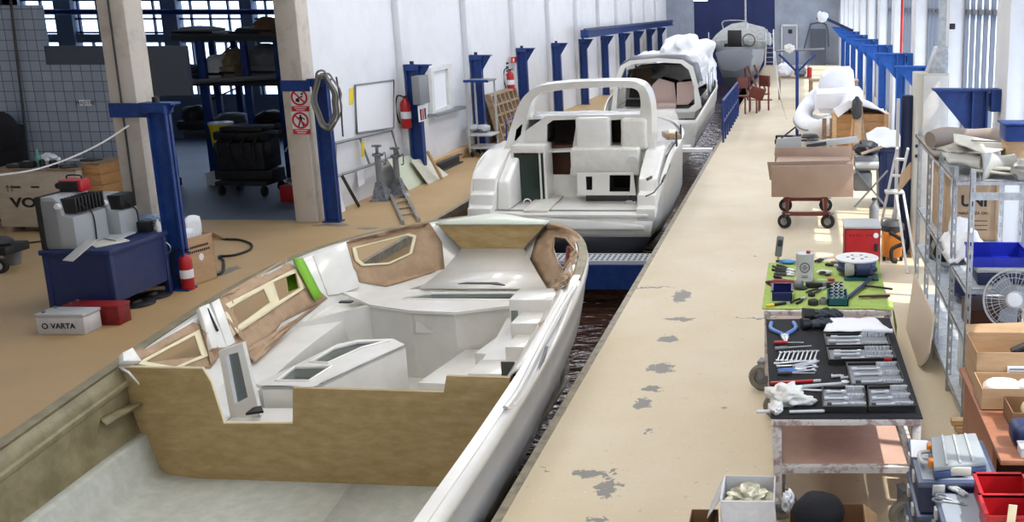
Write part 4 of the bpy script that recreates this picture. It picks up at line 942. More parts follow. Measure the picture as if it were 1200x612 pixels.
def slab(name, label, cat, px, z, th, mat, group=None, bev=.004):
    pts = [Z(a, b, z) for a, b in px]; t = MB().prism(pts, (0, 0, th), bev).build(name, mat); return tag(t, label, cat, group)
slab('panel_offcut', 'pale board lying at the front edge of the blue workbench', 'board', [(96, 284), (133, 276), (152, 283), (112, 291)], .803, .016, 'vinyl_pale')
slab('panel_offcut', 'grey board lying across the pale board on the blue workbench', 'board', [(112, 278), (135, 272), (160, 273), (136, 283)], .822, .016, 'light_grey')
pp_ = thing('panel_offcut', 'small grey plate hanging over the near edge of the blue workbench', 'board', Z(90, 300, .8))
MB().box(Z(95, 293, .83)+Vector((0, -.02, 0)), (.15, .36, .012), .003, rot=(.5, 0, -.3)).build('plate', 'light_grey', pp_)
cl = thing('cloth_bundle', 'pale blue bundled cloth on the far end of the blue workbench', 'cloth', Z(174, 262, .8))
MB().ball(Z(174, 264, .8)+Vector((0, 0, .075)), .13, 3, (1.25, .9, .55), .35, 2.6, 4).build('bundle', M('cloth_blue', (130, 146, 172), .9), cl)
bx_ = thing('small_box', 'small black box at the back of the blue workbench', 'box', (-8.02, 12.2, .8))
q = Vector((-8.02, 12.2, .8)); MB().box(q+Vector((0, .0, .067)), (.15, .1, .13), .01).build('box', 'black', bx_)
bt = thing('spray_bottle', 'slim white bottle on the far corner of the blue workbench', 'bottle', (-7.86, 12.2, .8))
q = Vector((-7.86, 12.2, .801)); MB().lathe(q, [(0, 0), (.03, 0), (.03, .1), (.012, .13), (.012, .16), (0, .16)], 14).build('bottle', 'carton_white', bt)
tl = thing('hand_tool', 'small ochre tool in front of the pale blue cloth on the workbench', 'tool', Z(172, 268, .8))
q = Z(172, 268, .8); MB().box(q+Vector((0, 0, .035)), (.1, .06, .05), .012, rz=.5).build('tool_body', 'wood_old', tl); MB().cyl(q+Vector((.04, 0, .03)), q+Vector((.12, .05, .03)), .015).build('tool_nose', 'steel', tl)
for k, (x, y) in enumerate(((-7.98, 11.75), (-8.0, 12.1))):
    d = thing('cast_disc', ('near', 'far')[k]+' dark flat disc lying under the blue workbench', 'disc', (x, y, 0), 'dark discs under the workbench')
    MB().lathe((x, y, .002), [(0, .05), (.06, .06), (.08, .03), (.19, .03), (.22, .02), (.22, 0), (0, 0)], 28).build('disc', 'dark_machine', d)
# batteries on the floor
def battery(x0, x1, y0, y1, h, mat, label, word):
    t = thing('car_battery', label, 'battery', ((x0+x1)/2, (y0+y1)/2, 0))
    MB().bx(x0, x1, y0, y1, .002, h*.84, .008).build('case', mat, t); MB().bx(x0-.008, x1+.008, y0-.008, y1+.008, h*.84, h, .008).build('lid', 'light_grey' if mat != 'dark_red' else 'dark_red', t)
    for k in (0, 1): MB().cyl((x0+.06, y0+.05+(y1-y0-.1)*k, h), (x0+.06, y0+.05+(y1-y0-.1)*k, h+.02), .018).build('terminal', 'steel', t)
    MB().tube(bez([(x0+.02, y0-.012, h*.8), (x0+.02, y0-.05, h*.72), (x0+.12, y0-.05, h*.72), (x0+.12, y0-.012, h*.8)], 3), .008, 6).build('grip', 'black', t) if mat != 'carton_white' else None
    if word:
        textobj(word, .085, ((x0+x1)/2+.03, y0-.004, h*.42), (1, 0, 0), (0, 0, 1), 'print_ink', t, bold=.002)
        MB().lathe((x0+.09, y0-.002, h*.42), [(.022, 0), (.034, 0), (.034, .003), (.022, .003), (.022, 0)], 20, (0, -1, 0)).build('emblem', 'print_ink', t)
battery(-8.30, -7.78, 10.58, 10.86, .235, 'carton_white', 'white car battery with dark lettering on the floor, nearest the camera', 'VARTA')
battery(-8.24, -7.62, 10.92, 11.13, .235, 'dark_red', 'dark red car battery on the floor behind the white one', '')
# red extinguisher, carton and hose behind the bench
def extinguisher(c, h, r, label, on_wall=True):
    t = thing('fire_extinguisher', label, 'extinguisher', c); c = Vector(c)
    MB().lathe(c, [(0, 0), (r*.9, 0), (r, .02), (r, h*.72), (r*.8, h*.82), (r*.35, h*.88), (r*.3, h*.93), (0, h*.93)], 18).build('cylinder', 'red', t, smooth=50)
    MB().lathe(c+Vector((0, 0, h*.3)), [(r+.002, 0), (r+.004, .01), (r+.004, h*.2), (r+.002, h*.21)], 18).build('label_band', 'paper', t)
    m = MB(); m.box(c+Vector((0, 0, h*.95)), (r*.5, r*.5, h*.06), .004); m.bar(c+Vector((0, 0, h*.96)), c+Vector((r*1.1, -.02, h*1.02)), .02, .012); m.bar(c+Vector((0, 0, h*.94)), c+Vector((r*1.1, -.02, h*.95)), .02, .012); m.build('valve', 'black', t)
    MB().tube(bez([c+Vector((0, -.01, h*.95)), c+Vector((-r*1.3, -.03, h*.98)), c+Vector((-r*1.8, -.04, h*.6)), c+Vector((-r*1.4, -.04, h*.25)), c+Vector((-r*1.2, -.03, h*.15))], 5), .014, 6).build('hose', 'black', t)
    if on_wall: MB().bx(c.x-.03, c.x+.03, c.y+r*.9, c.y+r+.06, c.z+h*.5, c.z+h*.6).build('bracket', 'dark_grey', t)
    return t
extinguisher((-7.72, 12.42, 0.002), .52, .075, 'red fire extinguisher standing on the floor behind the blue workbench', False)
ct = thing('cardboard_box', 'open brown carton with printed lines beside the blue post', 'box', (-7.74, 12.85, 0))
R_ = lambda o: None
p0, p1, p2 = Z(224, 336), Z(255, 326), Z(218, 331)
e1 = (p1-p0); e2 = Vector((-e1.y, e1.x, 0)).normalized()*.26; hC = .62
m = MB()
for a, b in ((p0, p1), (p1, p1+e2), (p1+e2, p0+e2), (p0+e2, p0)): m.prism([a, b, b+Vector((0, 0, hC)), a+Vector((0, 0, hC))], Vector((-(b-a).y, (b-a).x, 0)).normalized()*.008)
m.prism([p0, p1, p1+e2, p0+e2], (0, 0, .01)); m.build('box', 'cardboard', ct)
MB().prism([p1+Vector((0, 0, hC)), p1+e2+Vector((0, 0, hC)), p1+e2+Vector((.14, .05, hC-.1)), p1+Vector((.14, .05, hC-.1))], (0, 0, .006)).build('flap', 'cardboard', ct)
fr_ = p0.lerp(p1, .5); en = e1.normalized(); nn = Vector((en.y, -en.x, 0))
m = MB()
for zz, w_ in ((hC-.13, .30), (hC-.19, .34)):
    m = MB()
    for k in range(10): a = fr_+en*(-w_/2+w_*k/10); m.box(a+nn*.003+Vector((0, 0, zz)), (.022, .002, .03), rz=math.atan2(en.y, en.x))
    m.build('printed_line', 'print_ink', ct)
MB().ball(fr_+nn*.002+Vector((0, 0, hC*.55)), .04, 2, (1, .05, 1.2), rz=math.atan2(en.y, en.x)).build('white_mark', 'paper', ct)
for k, (lab, tw) in enumerate((('white plastic wrapped sheet standing up in the brown carton', .0), ('second white wrapped sheet leaning in front in the brown carton', .14))):
    b_ = p0+e1*(.42 if k == 0 else .15)+e2*.5
    m = MB(); m.grid(lambda u, v: b_+en*(-.02+.24*u)+Vector((0, .05*noise.noise(Vector((u*3, v*3, k))), .15+(.72-.15*k)*v-.15*(u-.5)**2)), 6, 8)
    tag(m.build('wrapped_sheet', 'plastic_film', thick=.03), lab, 'sheet', 'wrapped sheets in the carton')
tag(MB().tube(bez([Z(202, 284, .3), Z(215, 300, .2), Z(236, 317, .03), Z(252, 322, .02), Z(261, 318, .02), Z(262, 306, .02), Z(257, 301, .02), Z(275, 299, .02), Z(292, 293, .02), Z(294, 286, .02), Z(280, 281, .02), Z(262, 280, .02), Z(252, 276, .05)], 6), .018, 6).build('hose', 'black_rubber'), 'black hose looping over the floor behind the carton', 'hose')
tag(MB().tube(bez([Z(-15, 286, .012), Z(20, 286, .012), Z(48, 283, .012), Z(75, 280, .012)], 5), .014, 6).build('floor_cable', 'black_rubber'), 'dark cable lying on the floor in front of the shipping crate', 'cable')
# --- shipping crate with lettering
vc = thing('shipping_crate', 'large pale plywood shipping crate with dark lettering', 'crate', (-11.7, 15.8, 0))
cx0, cx1, cy0, cy1, ch_ = Z(9, 271).x, Y(87, 240, 15.75).x+.08, 15.72, 16.0, Y(40, 200, 15.75).z
cx1 = Y(96, 240, 15.75).x
MB().bx(cx0, cx1, cy0, cy1, .09, ch_, .006).build('panel_box', 'crate_ply', vc)
m = MB()
for k in range(3): xx = cx0+.06+(cx1-cx0-.2)*k/2; m.bx(xx, xx+.1, cy0, cy1, 0, .09)
m.build('skid', 'wood_old', vc)
MB().bx(cx0-.03, cx1+.02, cy0-.02, cy1+.02, ch_, ch_+.03).build('crate_lid', 'wood_old', vc)
textobj('VOLVO', .21, (Y(13, 238, cy0).x, cy0-.004, Y(20, 238, cy0).z), (1, 0, 0), (0, 0, 1), 'print_ink', vc, bold=.008, align='LEFT', wide=1.35)
m = MB()
for k in (0, 1):
    b_ = Y(9+5*k, 221, cy0); m.bar(b_+Vector((0, -.003, -.05)), b_+Vector((0, -.003, .04)), .012, .003); m.bar(b_+Vector((0, -.003, .05)), b_+Vector((-.03, -.003, .01)), .012, .003); m.bar(b_+Vector((0, -.003, .05)), b_+Vector((.03, -.003, .01)), .012, .003)
m.build('printed_mark', 'print_ink', vc); m = MB(); b_ = Y(68, 218, cy0); m.lathe(b_+Vector((0, -.001, 0)), [(0, .003), (.05, .003), (.05, 0)], 16, (0, -1, 0)); m.build('printed_mark', 'print_ink', vc); m = MB()
b_ = Y(74, 218, cy0); m.lathe(b_+Vector((0, -.001, 0)), [(.03, .003), (.05, .003), (.05, 0)], 16, (0, -1, 0))
for a, b in ((18, 219), (40, 219)):
    b_ = Y(a, b, cy0); MB().bx(b_.x-.05, b_.x+.08, cy0-.003, cy0, b_.z-.02, b_.z+.01).build('printed_line', 'print_ink', vc)
m.build('printed_mark', 'print_ink', vc)
oc = thing('wooden_crate', 'orange brown wooden crate standing right behind the lettered shipping crate', 'crate', (-10.75, 16.2, 0))
ox0, ox1, oz = cx1+.02, Y(119, 200, 15.9).x, Y(100, 192, 15.9).z
m = MB()
for k in range(6): m.bx(ox0, ox1, 15.86, 16.5, .05+k*(oz-.05)/6, .045+(k+1)*(oz-.05)/6, .004)
m.build('crate_boards', 'wood', oc); MB().bx(ox0-.02, ox1+.02, 15.84, 16.52, oz, oz+.02).build('crate_lid', 'wood_old', oc)
zc = ch_+.032
tb = thing('glass_bottle', 'green bottle standing on the lettered shipping crate', 'bottle', Z(45, 192, zc))
b_ = Vector((Y(45, 190, 16.0).x, 16.0, zc)); MB().lathe(b_, [(0, 0), (.04, 0), (.045, .02), (.045, .16), (.018, .22), (.018, .27), (0, .27)], 16).build('bottle', 'bottle', tb)
pb = thing('plastic_bag', 'crumpled clear white bag on the lettered shipping crate', 'bag', (0, 0, zc)); b_ = Vector((Y(58, 186, 16.1).x, 16.1, zc))
pb.location = b_; MB().ball(b_+Vector((0, 0, .09)), .13, 3, (1.2, .8, .8), .5, 3, 9).build('bag', 'plastic_film', pb)
for k, (px, w_, h_, lab, mt) in enumerate(((20, .16, .06, 'flat dark tool box near the left end of the lettered crate', 'dark_grey'), (33, .12, .1, 'dark power tool on the lettered crate left of the green bottle', 'black'), (50, .07, .13, 'small black canister on the lettered crate beside the bottle', 'black'), (63, .1, .12, 'black spool on the lettered crate in front of the white bag', 'dark_machine'), (80, .14, .05, 'low dark box at the right end of the lettered crate', 'dark_grey'))):
    c_ = Vector((Y(px, 195, 15.85).x, 15.85, zc)); t = thing('workshop_item', lab, 'tool', c_)
    if k in (2, 3): MB().lathe(c_, [(0, 0), (w_*.6, 0), (w_*.6, h_*.8), (w_*.4, h_), (0, h_)], 14).build('body', mt, t)
    else: MB().box(c_+Vector((0, 0, h_/2)), (w_*1.6, .14, h_), .012, rz=.2*k).build('body', mt, t)
    MB().box(c_+Vector((0, -.02, h_+.006)), (w_*.5, .05, .014), .003).build('grip', 'mid_grey', t)
for k, px in enumerate((92, 106)):
    c_ = Vector((Y(px, 190, 16.1).x, 16.1, oz+.022)); t = tag(MB().box(c_+Vector((0, 0, .012)), (.3, .2, .02), .004, rz=.3-.5*k).build('paper_stack', ('light_grey', 'dark_grey')[k]), ('grey', 'dark')[k]+' folder lying on the orange brown crate', 'folder')
# --- office chair and wheeled base cut by the left edge
oc_ = thing('office_chair', 'black padded chair at the left edge behind the shipping crate', 'chair', (-12.75, 16.35, 0))
c_ = Y(1, 160, 16.45)
MB().box((c_.x, 16.6, 1.25), (.5, .12, .75), .05, rot=(-.12, 0, 0)).build('backrest', 'dark_fabric', oc_)
MB().box((c_.x, 16.33, .72), (.5, .46, .1), .04).build('seat', 'dark_fabric', oc_); MB().cyl((c_.x, 16.35, .1), (c_.x, 16.35, .7), .04).build('stem', 'black', oc_)
m = MB()
for k in range(5): m.bar((c_.x, 16.35, .1), (c_.x+.26*math.cos(k*1.257), 16.35+.26*math.sin(k*1.257), .06), .05, .03)
m.build('star_base', 'black', oc_)
for k in range(5): MB().cyl((c_.x+.26*math.cos(k*1.257)-.02, 16.35+.26*math.sin(k*1.257), .032), (c_.x+.26*math.cos(k*1.257)+.02, 16.35+.26*math.sin(k*1.257), .032), .03).build('caster', 'black', oc_)
jk = tag(MB().ball((c_.x-.02, 16.55, 1.5), .3, 3, (.9, .42, 1.1), .25, 2, 3).build('jacket', 'dark_fabric'), 'dark jacket hung over the black chair at the left edge', 'jacket')
hc = thing('machine_trolley', 'dark wheeled machine base at the left edge of the hall', 'trolley', (-10.75, 13.1, 0))
c_ = Z(2, 320); c_.z = 0
MB().cyl(c_+Vector((0, -.03, .10)), c_+Vector((0, .03, .10)), .10, seg=20).build('wheel', 'black_rubber', hc); MB().cyl(c_+Vector((0, -.035, .10)), c_+Vector((0, .035, .10)), .05, seg=14).build('wheel_hub', 'light_grey', hc)
MB().bx(c_.x-.5, c_.x+.06, c_.y+.05, c_.y+.5, .22, .34, .02).build('chassis', 'dark_machine', hc); MB().ball(c_+Vector((-.12, .2, .38)), .16, 2, (1.2, 1, .6), .3, 3, 2).build('motor', 'dark_grey', hc)
MB().bar(c_+Vector((0, 0, .1)), c_+Vector((-.05, .08, .24)), .04, .05).build('caster_fork', 'mid_grey', hc)
bk_ = thing('bucket', 'grey metal bucket beside the dark machine base', 'bucket', Z(11, 312)); q = Z(10, 312)+Vector((0, .1, 0))
MB().lathe(q, [(0, .002), (.085, .002), (.125, .24), (.13, .24), (.118, .23), (.08, .012), (0, .012)], 20).build('pail', 'mid_grey', bk_); MB().tube([q+Vector((.125*math.cos(a*PI/10), -.02-.03*math.sin(a*PI/10), .235-.09*math.sin(a*PI/10))) for a in range(11)], .005, 6).build('bail', 'steel', bk_)
# --- dark storage bay: blue pallet racking with goods, engines on a dolly, bucket
rk = thing('pallet_rack', 'tall blue pallet racking with loaded shelves in the dark bay', 'rack', (-11.3, 21.5, 0))
def rx(px, y): return Y(px, 60, y).x
ups = [(rx(235, 21), 21, .16), (rx(250, 22.2), 22.2, .1), (rx(286, 21), 21, .12), (rx(275, 22.2), 22.2, .12), (rx(325, 21), 21, .12), (rx(330, 22.2), 22.2, .1)]
ht = Y(250, 42, 21).z
for x, y, w_ in ups: MB().bx(x-w_/2, x+w_/2, y-.05, y+.05, 0, ht, .008).build('upright', 'blue_steel', rk)
xl_, xr_ = rx(205, 21), rx(340, 21)
for zz in (ht, 2.02, .95):
    for yb2 in (20.93, 22.2): MB().bx(xl_, xr_, yb2, yb2+.07, zz-.1, zz).build('beam', 'dark_grey', rk)
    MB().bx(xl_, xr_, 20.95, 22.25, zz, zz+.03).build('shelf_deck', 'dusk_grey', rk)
for a, b in (((235, 88), (275, 50)), ((290, 84), (322, 52)), ((215, 72), (235, 90)), ((240, 120), (285, 100))):
    MB().bar(Y(*a, 22.25), Y(*b, 22.25), .03, .03).build('brace', 'dark_machine', rk)
goods = [(222, 88, .8, .28, 'storage_grey', 'grey wrapped bundle on the middle shelf at the left end of the racking'), (258, 88, .5, .5, 'plastic_film', 'white wrapped bundle on the middle shelf of the racking'), (275, 88, .35, .62, 'wood_old', 'brown carton on the middle shelf of the racking'), (312, 88, .75, .7, 'mid_grey', 'large grey sheet goods on the middle shelf at the right end of the racking'), (240, 38, .9, .16, 'light_grey', 'pale flat parcels on the top shelf of the racking'), (300, 38, .7, .14, 'dark_grey', 'dark flat parcels on the top shelf of the racking'), (318, 38, .5, .34, 'cardboard_dark', 'brown carton on the top shelf at the right end of the racking'), (222, 140, .5, .5, 'dark_machine', 'dark machine on the lower shelf left of the bucket'), (262, 120, .6, .35, 'dusk_grey', 'grey casing on the lower shelf of the racking'), (310, 120, .6, .4, 'dark_machine', 'dark casing on the lower shelf at the right end of the racking')]
for k, (px, lev, w_, h_, mt, lab) in enumerate(goods):
    z0 = {88: 2.052, 38: ht+.032, 120: .982, 140: .982}[lev]; c_ = Vector((rx(px, 21.5), 21.5, z0))
    t = thing('stored_goods', lab, 'goods', c_, 'goods on the racking')
    MB().ball(c_+Vector((0, 0, h_*.55)), 1, 3, (w_*.5, .4, h_*.45), .2, 2.2, k).build('wrapping', mt, t)
    MB().box(c_+Vector((0, 0, h_*.2)), (w_*.95, .75, h_*.38), .02).build('pallet_box', mt, t)
    MB().bar(c_+Vector((-w_*.46, -.39, h_*.2)), c_+Vector((w_*.46, -.39, h_*.2)), .02, .05).build('strap', 'black', t)
tag(MB().tube([Y(207, 97, 20.8), Y(322, 90, 20.8)], .05, 8).build('pipe_bundle', 'mid_grey'), 'long grey pipe lying along the front of the middle shelf', 'pipe')
def engine(c, s, label, seed):
    t = thing('boat_engine', label, 'engine', c, 'dark engines in the storage bay'); c = Vector(c)
    MB().box(c+Vector((0, 0, s*.55)), (s*1.1, s*.8, s*.62), .04).build('engine_block', 'dark_machine', t)
    MB().box(c+Vector((0, 0, s*.98)), (s*1.25, s*.5, s*.2), .04).build('cylinder_head', 'dark_machine', t)
    MB().cyl(c+Vector((s*.55, -s*.1, s*.7)), c+Vector((s*.68, -s*.1, s*.7)), s*.22).build('flywheel', 'dark_grey', t)
    m = MB()
    for k in range(4): m.tube(bez([c+Vector((-s*.4+s*.27*k, -s*.3, s*.95)), c+Vector((-s*.4+s*.27*k, -s*.55, s*.8)), c+Vector((-s*.4+s*.27*k, -s*.45, s*.5))], 4), s*.03, 6)
    m.build('manifold', 'dark_machine', t)
    MB().box(c+Vector((s*.05, 0, s*1.14)), (s*.95, s*.6, s*.1), .02).build('top_tray', 'dark_machine', t)
    MB().box(c+Vector((0, 0, s*.12)), (s*1.3, s*.6, s*.22), .02).build('cradle', 'dark_machine', t); return t
dl = thing('engine_dolly', 'dark wheeled dolly carrying the big engine in the storage bay', 'dolly', (-10.4, 19.2, 0))
a, b = Z(279, 222).x, Z(337, 222).x
MB().bx(a, b, 18.9, 19.7, .2, .28, .01).build('deck', 'dark_machine', dl)
for x in (a+.08, b-.08):
    for y in (18.98, 19.62): MB().cyl((x-.03, y, .09), (x+.03, y, .09), .09).build('caster', 'black_rubber', dl); MB().bx(x-.03, x+.03, y-.03, y+.03, .12, .2).build('caster_fork', 'dark_grey', dl)
engine(((a+b)/2, 19.3, .285), .85, 'tall dark engine standing on the wheeled dolly in the storage bay', 1)
engine((Z(230, 205).x, 19.9, 0.0), .75, 'dark engine on the floor at the left of the storage bay', 2)
engine((Z(212, 190).x, 21.0-1.2, 0.0), 1.0, 'taller dark engine behind the blue post at the storage bay entrance', 3)
bq = Vector((Y(264, 190, 20.3).x, 20.3, 0))
wbx = thing('white_box', 'white box on the floor under the yellow bucket in the storage bay', 'box', bq); MB().bx(bq.x-.32, bq.x+.2, 20.1, 20.5, 0, .22, .01).build('box', 'paper', wbx); MB().bx(bq.x-.33, bq.x+.21, 20.09, 20.51, .22, .25, .01).build('lid', 'paper', wbx)
yb = thing('paint_bucket', 'yellow bucket with a pale lid stacked on a drum in the storage bay', 'bucket', bq+Vector((0, .0, .25)))
MB().lathe(bq+Vector((0, 0, .252)), [(0, 0), (.15, 0), (.17, .5), (0, .5)], 18).build('drum', 'yellow', yb); MB().lathe(bq+Vector((0, 0, .76)), [(0, 0), (.19, 0), (.22, .42), (.23, .42), (.23, .46), (0, .46)], 18).build('bucket', 'yellow', yb); MB().lathe(bq+Vector((0, 0, 1.222)), [(0, .03), (.23, .03), (.24, 0), (0, 0)], 18).build('lid', 'plastic_film', yb)
rt = thing('toolbox', 'small red toolbox beside the column in the storage bay', 'toolbox', (Y(337, 195, 18.5).x, 18.5, 0)); q = Vector((Y(340, 195, 18.5).x, 18.5, 0))
MB().bx(q.x-.2, q.x+.25, 18.4, 18.7, 0, .3, .02).build('box', 'red', rt); MB().tube(bez([q+Vector((-.12, .05, .3)), q+Vector((-.1, .05, .4)), q+Vector((.1, .05, .4)), q+Vector((.12, .05, .3))], 3), .012, 6).build('handle', 'steel', rt)
# --- objects along the white wall
W0 = XW+.001
def wx(px, py, d=0.): return X(px, py, XW+d)
bd = thing('wall_board', 'large white board with a thin dark frame on the left wall', 'board', wx(437, 128))
pts = [wx(415, 100, .01), wx(460, 94, .01), wx(460, 150, .01), wx(417, 156, .01)]
MB().prism(pts, (.015, 0, 0)).build('panel', 'paper', bd); MB().tube([p+Vector((.02, 0, 0)) for p in pts], .02, 4, closed=True).build('frame', 'mid_grey', bd)
tag(MB().prism([wx(409, 104, .002), wx(414, 103, .002), wx(414, 122, .002), wx(409, 123, .002)], (.006, 0, 0)).build('notice_sign', 'yellow'), 'narrow yellow notice on the left wall beside the white board', 'notice')
e1_ = extinguisher((-7.93, 20.62, 1.10), .66, .10, 'red fire extinguisher hung on the left wall beside the white board')
s1 = thing('extinguisher_sign', 'red extinguisher sign above the extinguisher by the white board', 'sign', wx(471, 98)); MB().prism([wx(467, 94, .002), wx(476, 93, .002), wx(476, 103, .002), wx(467, 104, .002)], (.008, 0, 0)).build('plate', 'print_red', s1)
MB().prism([wx(470.5, 96, .011), wx(472.5, 96, .011), wx(472.5, 102, .011), wx(470.5, 102, .011)], (.003, 0, 0)).build('pictogram', 'paper', s1)
extinguisher((-7.93, 28.35, 1.22), .62, .10, 'red fire extinguisher hung behind the pigeonhole rack')
s2_ = thing('extinguisher_sign', 'small red sign above the extinguisher behind the pigeonhole rack', 'sign', wx(601, 70)); MB().prism([wx(599, 67, .14), wx(605, 66.5, .14), wx(605, 73, .14), wx(599, 74, .14)], (.008, 0, 0)).build('plate', 'print_red', s2_); MB().prism([wx(601, 68.5, .149), wx(602.5, 68.5, .149), wx(602.5, 72.5, .149), wx(601, 72.5, .149)], (.003, 0, 0)).build('pictogram', 'paper', s2_)
nt_ = thing('notice_sign', 'narrow white notice with dark rows left of the second extinguisher', 'notice', wx(594, 80)); MB().prism([wx(592, 71, .002), wx(597, 70.5, .002), wx(597, 90, .002), wx(592, 91, .002)], (.006, 0, 0)).build('sheet', 'paper', nt_)
for k in range(4): MB().prism([wx(593, 73+4.5*k, .009), wx(596, 73+4.5*k, .009), wx(596, 75.5+4.5*k, .009), wx(593, 75.5+4.5*k, .009)], (.002, 0, 0)).build('printed_row', 'print_ink', nt_)
sb_ = thing('switch_box', 'pale grey switch box with hanging tags on the third blue post', 'switch box', X(494, 105, -7.58)); pa, pb_ = X(487, 91, -7.6), X(500, 86, -7.6)
MB().bx(-7.655, -7.50, 20.32, 20.85, 1.6, 2.16, .01).build('box', 'mid_grey', sb_)
m = MB(); m.bx(-7.58, -7.56, 20.35, 20.75, 1.25, 1.58); m.build('plate', 'paper', sb_)
for k in range(3): MB().bx(-7.56, -7.55, 20.4+.12*k, 20.47+.12*k, 1.28, 1.5).build('tag', ('print_ink', 'print_red', 'print_ink')[k], sb_)
# wall hatch with sill
hw = struct(MB().holed([wx(501, 80, .01), wx(525, 75, .01), wx(527, 127, .01), wx(503, 135, .01)], [[wx(504, 84, .01), wx(521, 80.5, .01), wx(523, 123, .01), wx(506, 130, .01)]], (.08, 0, 0)).build('window_31', 'white_paint'), 'white framed service hatch in the left wall')
MB().prism([wx(504, 84, .012), wx(521, 80.5, .012), wx(523, 123, .012), wx(506, 130, .012)], (.02, 0, 0)).build('window_shutter', 'paper', hw)
MB().prism([wx(501, 134, .01), wx(537, 124, .01), wx(537, 127, .01), wx(501, 137, .01)], (.22, 0, 0)).build('window_sill', 'mid_grey', hw)
# timber base, steel channel
tag(MB().bx(-8.09, -7.95, 21.6, 25.2, 0.001, .22, .01).build('timber_beam', 'wood_pale'), 'pale timber beam along the foot of the left wall', 'timber')
tag(MB().bx(-7.82, -7.72, 21.75, 23.3, .001, .03).bx(-7.82, -7.80, 21.75, 23.3, .03, .2).bx(-7.82, -7.72, 21.75, 23.3, .18, .2).build('steel_channel', 'dark_grey'), 'dark steel channel lying in front of the timber beam', 'beam')
# wheeled trolley frame
tf = thing('wheeled_trolley', 'tall white wheeled trolley frame with a blue top edge by the left wall', 'trolley', (-7.7, 24.4, 0))
tx0, tx1, ty0, ty1 = -7.80, -7.32, 24.1, 24.75; zt_ = 1.78
for x in (tx0, tx1):
    for y in (ty0, ty1):
        if x == tx0 or y == ty1: MB().bx(x-.02, x+.02, y-.02, y+.02, .12, zt_).build('upright', 'light_grey', tf)
for zz, mt in ((.2, 'light_grey'), (.5, 'light_grey'), (zt_, 'mid_grey')): MB().bx(tx0-.03, tx1+.05, ty0-.03, ty1+.03, zz, zz+.04, .006).build('deck', mt, tf)
MB().bx(tx0-.04, tx1+.06, ty0-.05, ty0-.03, zt_-.01, zt_+.05).build('top_edge', 'blue_steel', tf)
for x in (tx0+.04, tx1-.02):
    for y in (ty0+.04, ty1-.04): MB().cyl((x-.02, y, .07), (x+.02, y, .07), .07).build('caster', 'black_rubber', tf); MB().bx(x-.025, x+.025, y-.02, y+.02, .1, .2).build('caster_fork', 'mid_grey', tf)
for x, h_ in ((-7.85, .5), (-7.6, .3)): MB().ball((x, 24.6, .54+.1), .12, 2, (1.4, 1.6, .8), .3, 3, x).build('padding', 'light_grey', tf)
# wooden pigeonhole rack leaning on the wall
pg = thing('pigeonhole_rack', 'brown wooden rack of square pigeonholes leaning on the left wall', 'rack', (-7.9, 27.3, 0))
def PG(u, v, d=0.): return Vector((-7.55-.3*v+d, 26.2+2.35*u, 1.28*v))
m = MB()
for k in range(6): m.prism([PG(0, k/5-.02 if k else 0), PG(1, k/5-.02 if k else 0), PG(1, k/5+.02), PG(0, k/5+.02)], (-.16, 0, 0))
for k in range(7): m.prism([PG(k/6-.018, 0), PG(k/6+.018, 0), PG(k/6+.018, 1), PG(k/6-.018, 1)], (-.16, 0, 0))
m.build('pigeonholes', 'wood_old', pg); MB().prism([PG(0, 0, -.15), PG(1, 0, -.15), PG(1, 1, -.15), PG(0, 1, -.15)], (-.012, 0, 0)).build('back_panel', 'wood_old', pg)
# leaning metal frame, boards, jack stands, ladder
lf = thing('steel_gate', 'grey rectangular tube gate leaning on the wall beside the jack stands', 'gate', (-8.0, 18.9, 0))
fp = [wx(393, 168, .06), wx(459, 152, .06), wx(467, 182, .10), wx(394, 207, .2)]
MB().tube(fp, .028, 4, closed=True).build('gate_frame', 'mid_grey', lf); MB().tube([fp[0].lerp(fp[1], .4), fp[3].lerp(fp[2], .5)], .022, 4).build('crossbar', 'mid_grey', lf)
MB().bar(fp[3]+Vector((0, .2, 0)), Vector((-7.86, 17.9, .01)), .03, .05).build('leg', 'black', lf); MB().bar(fp[2]+Vector((0, -.1, 0)), Vector((-7.86, 20.1, .01)), .03, .05).build('leg', 'mid_grey', lf)
tag(MB().prism([Vector((-7.96, 17.15, .002)), Vector((-7.96, 17.55, .002)), Vector((-8.07, 17.55, .55)), Vector((-8.07, 17.15, .6))], (.015, 0, 0)).build('plasterboard', 'paper'), 'white sheet leaning on the wall under the metal frame, next to the column', 'panel')
for k, (a, b, c_, d_, mt, lab) in enumerate((((19.6, .002), (21.0, .002), (20.6, .55), (19.5, .62), 'green_board', 'large pale green board leaning low against the wall'), ((20.3, .002), (21.5, .002), (21.2, .40), (20.3, .5), 'vinyl_pale', 'second pale board leaning in front of the green one'))):
    xo = -7.62+.14*k
    tag(MB().prism([Vector((xo, a[0], a[1])), Vector((xo, b[0], b[1])), Vector((xo-.32, c_[0], c_[1])), Vector((xo-.32, d_[0], d_[1]))], (.02, 0, 0)).build('leaning_board', mt), lab, 'board', 'boards leaning on the left wall')
tag(MB().bar((-7.38, 20.85, .02), (-7.56, 20.65, .62), .1, .03).build('plank', 'wood_pale'), 'short pale plank leaning across the boards at the left wall', 'plank')
tag(MB().prism([wx(418, 133+65, .05), wx(425, 130+65, .05), wx(427, 215, .12), wx(420, 219, .12)], (.01, 0, 0)).build('warning_sheet', 'paper'), 'white sheet with a red mark standing behind the jack stands', 'sheet')
tag(MB().box((-7.98, 18.55, .95), (.02, .1, .28), rot=(0, .1, 0)).build('yellow_plate', 'yellow'), 'small yellow plate behind the jack stands', 'plate')
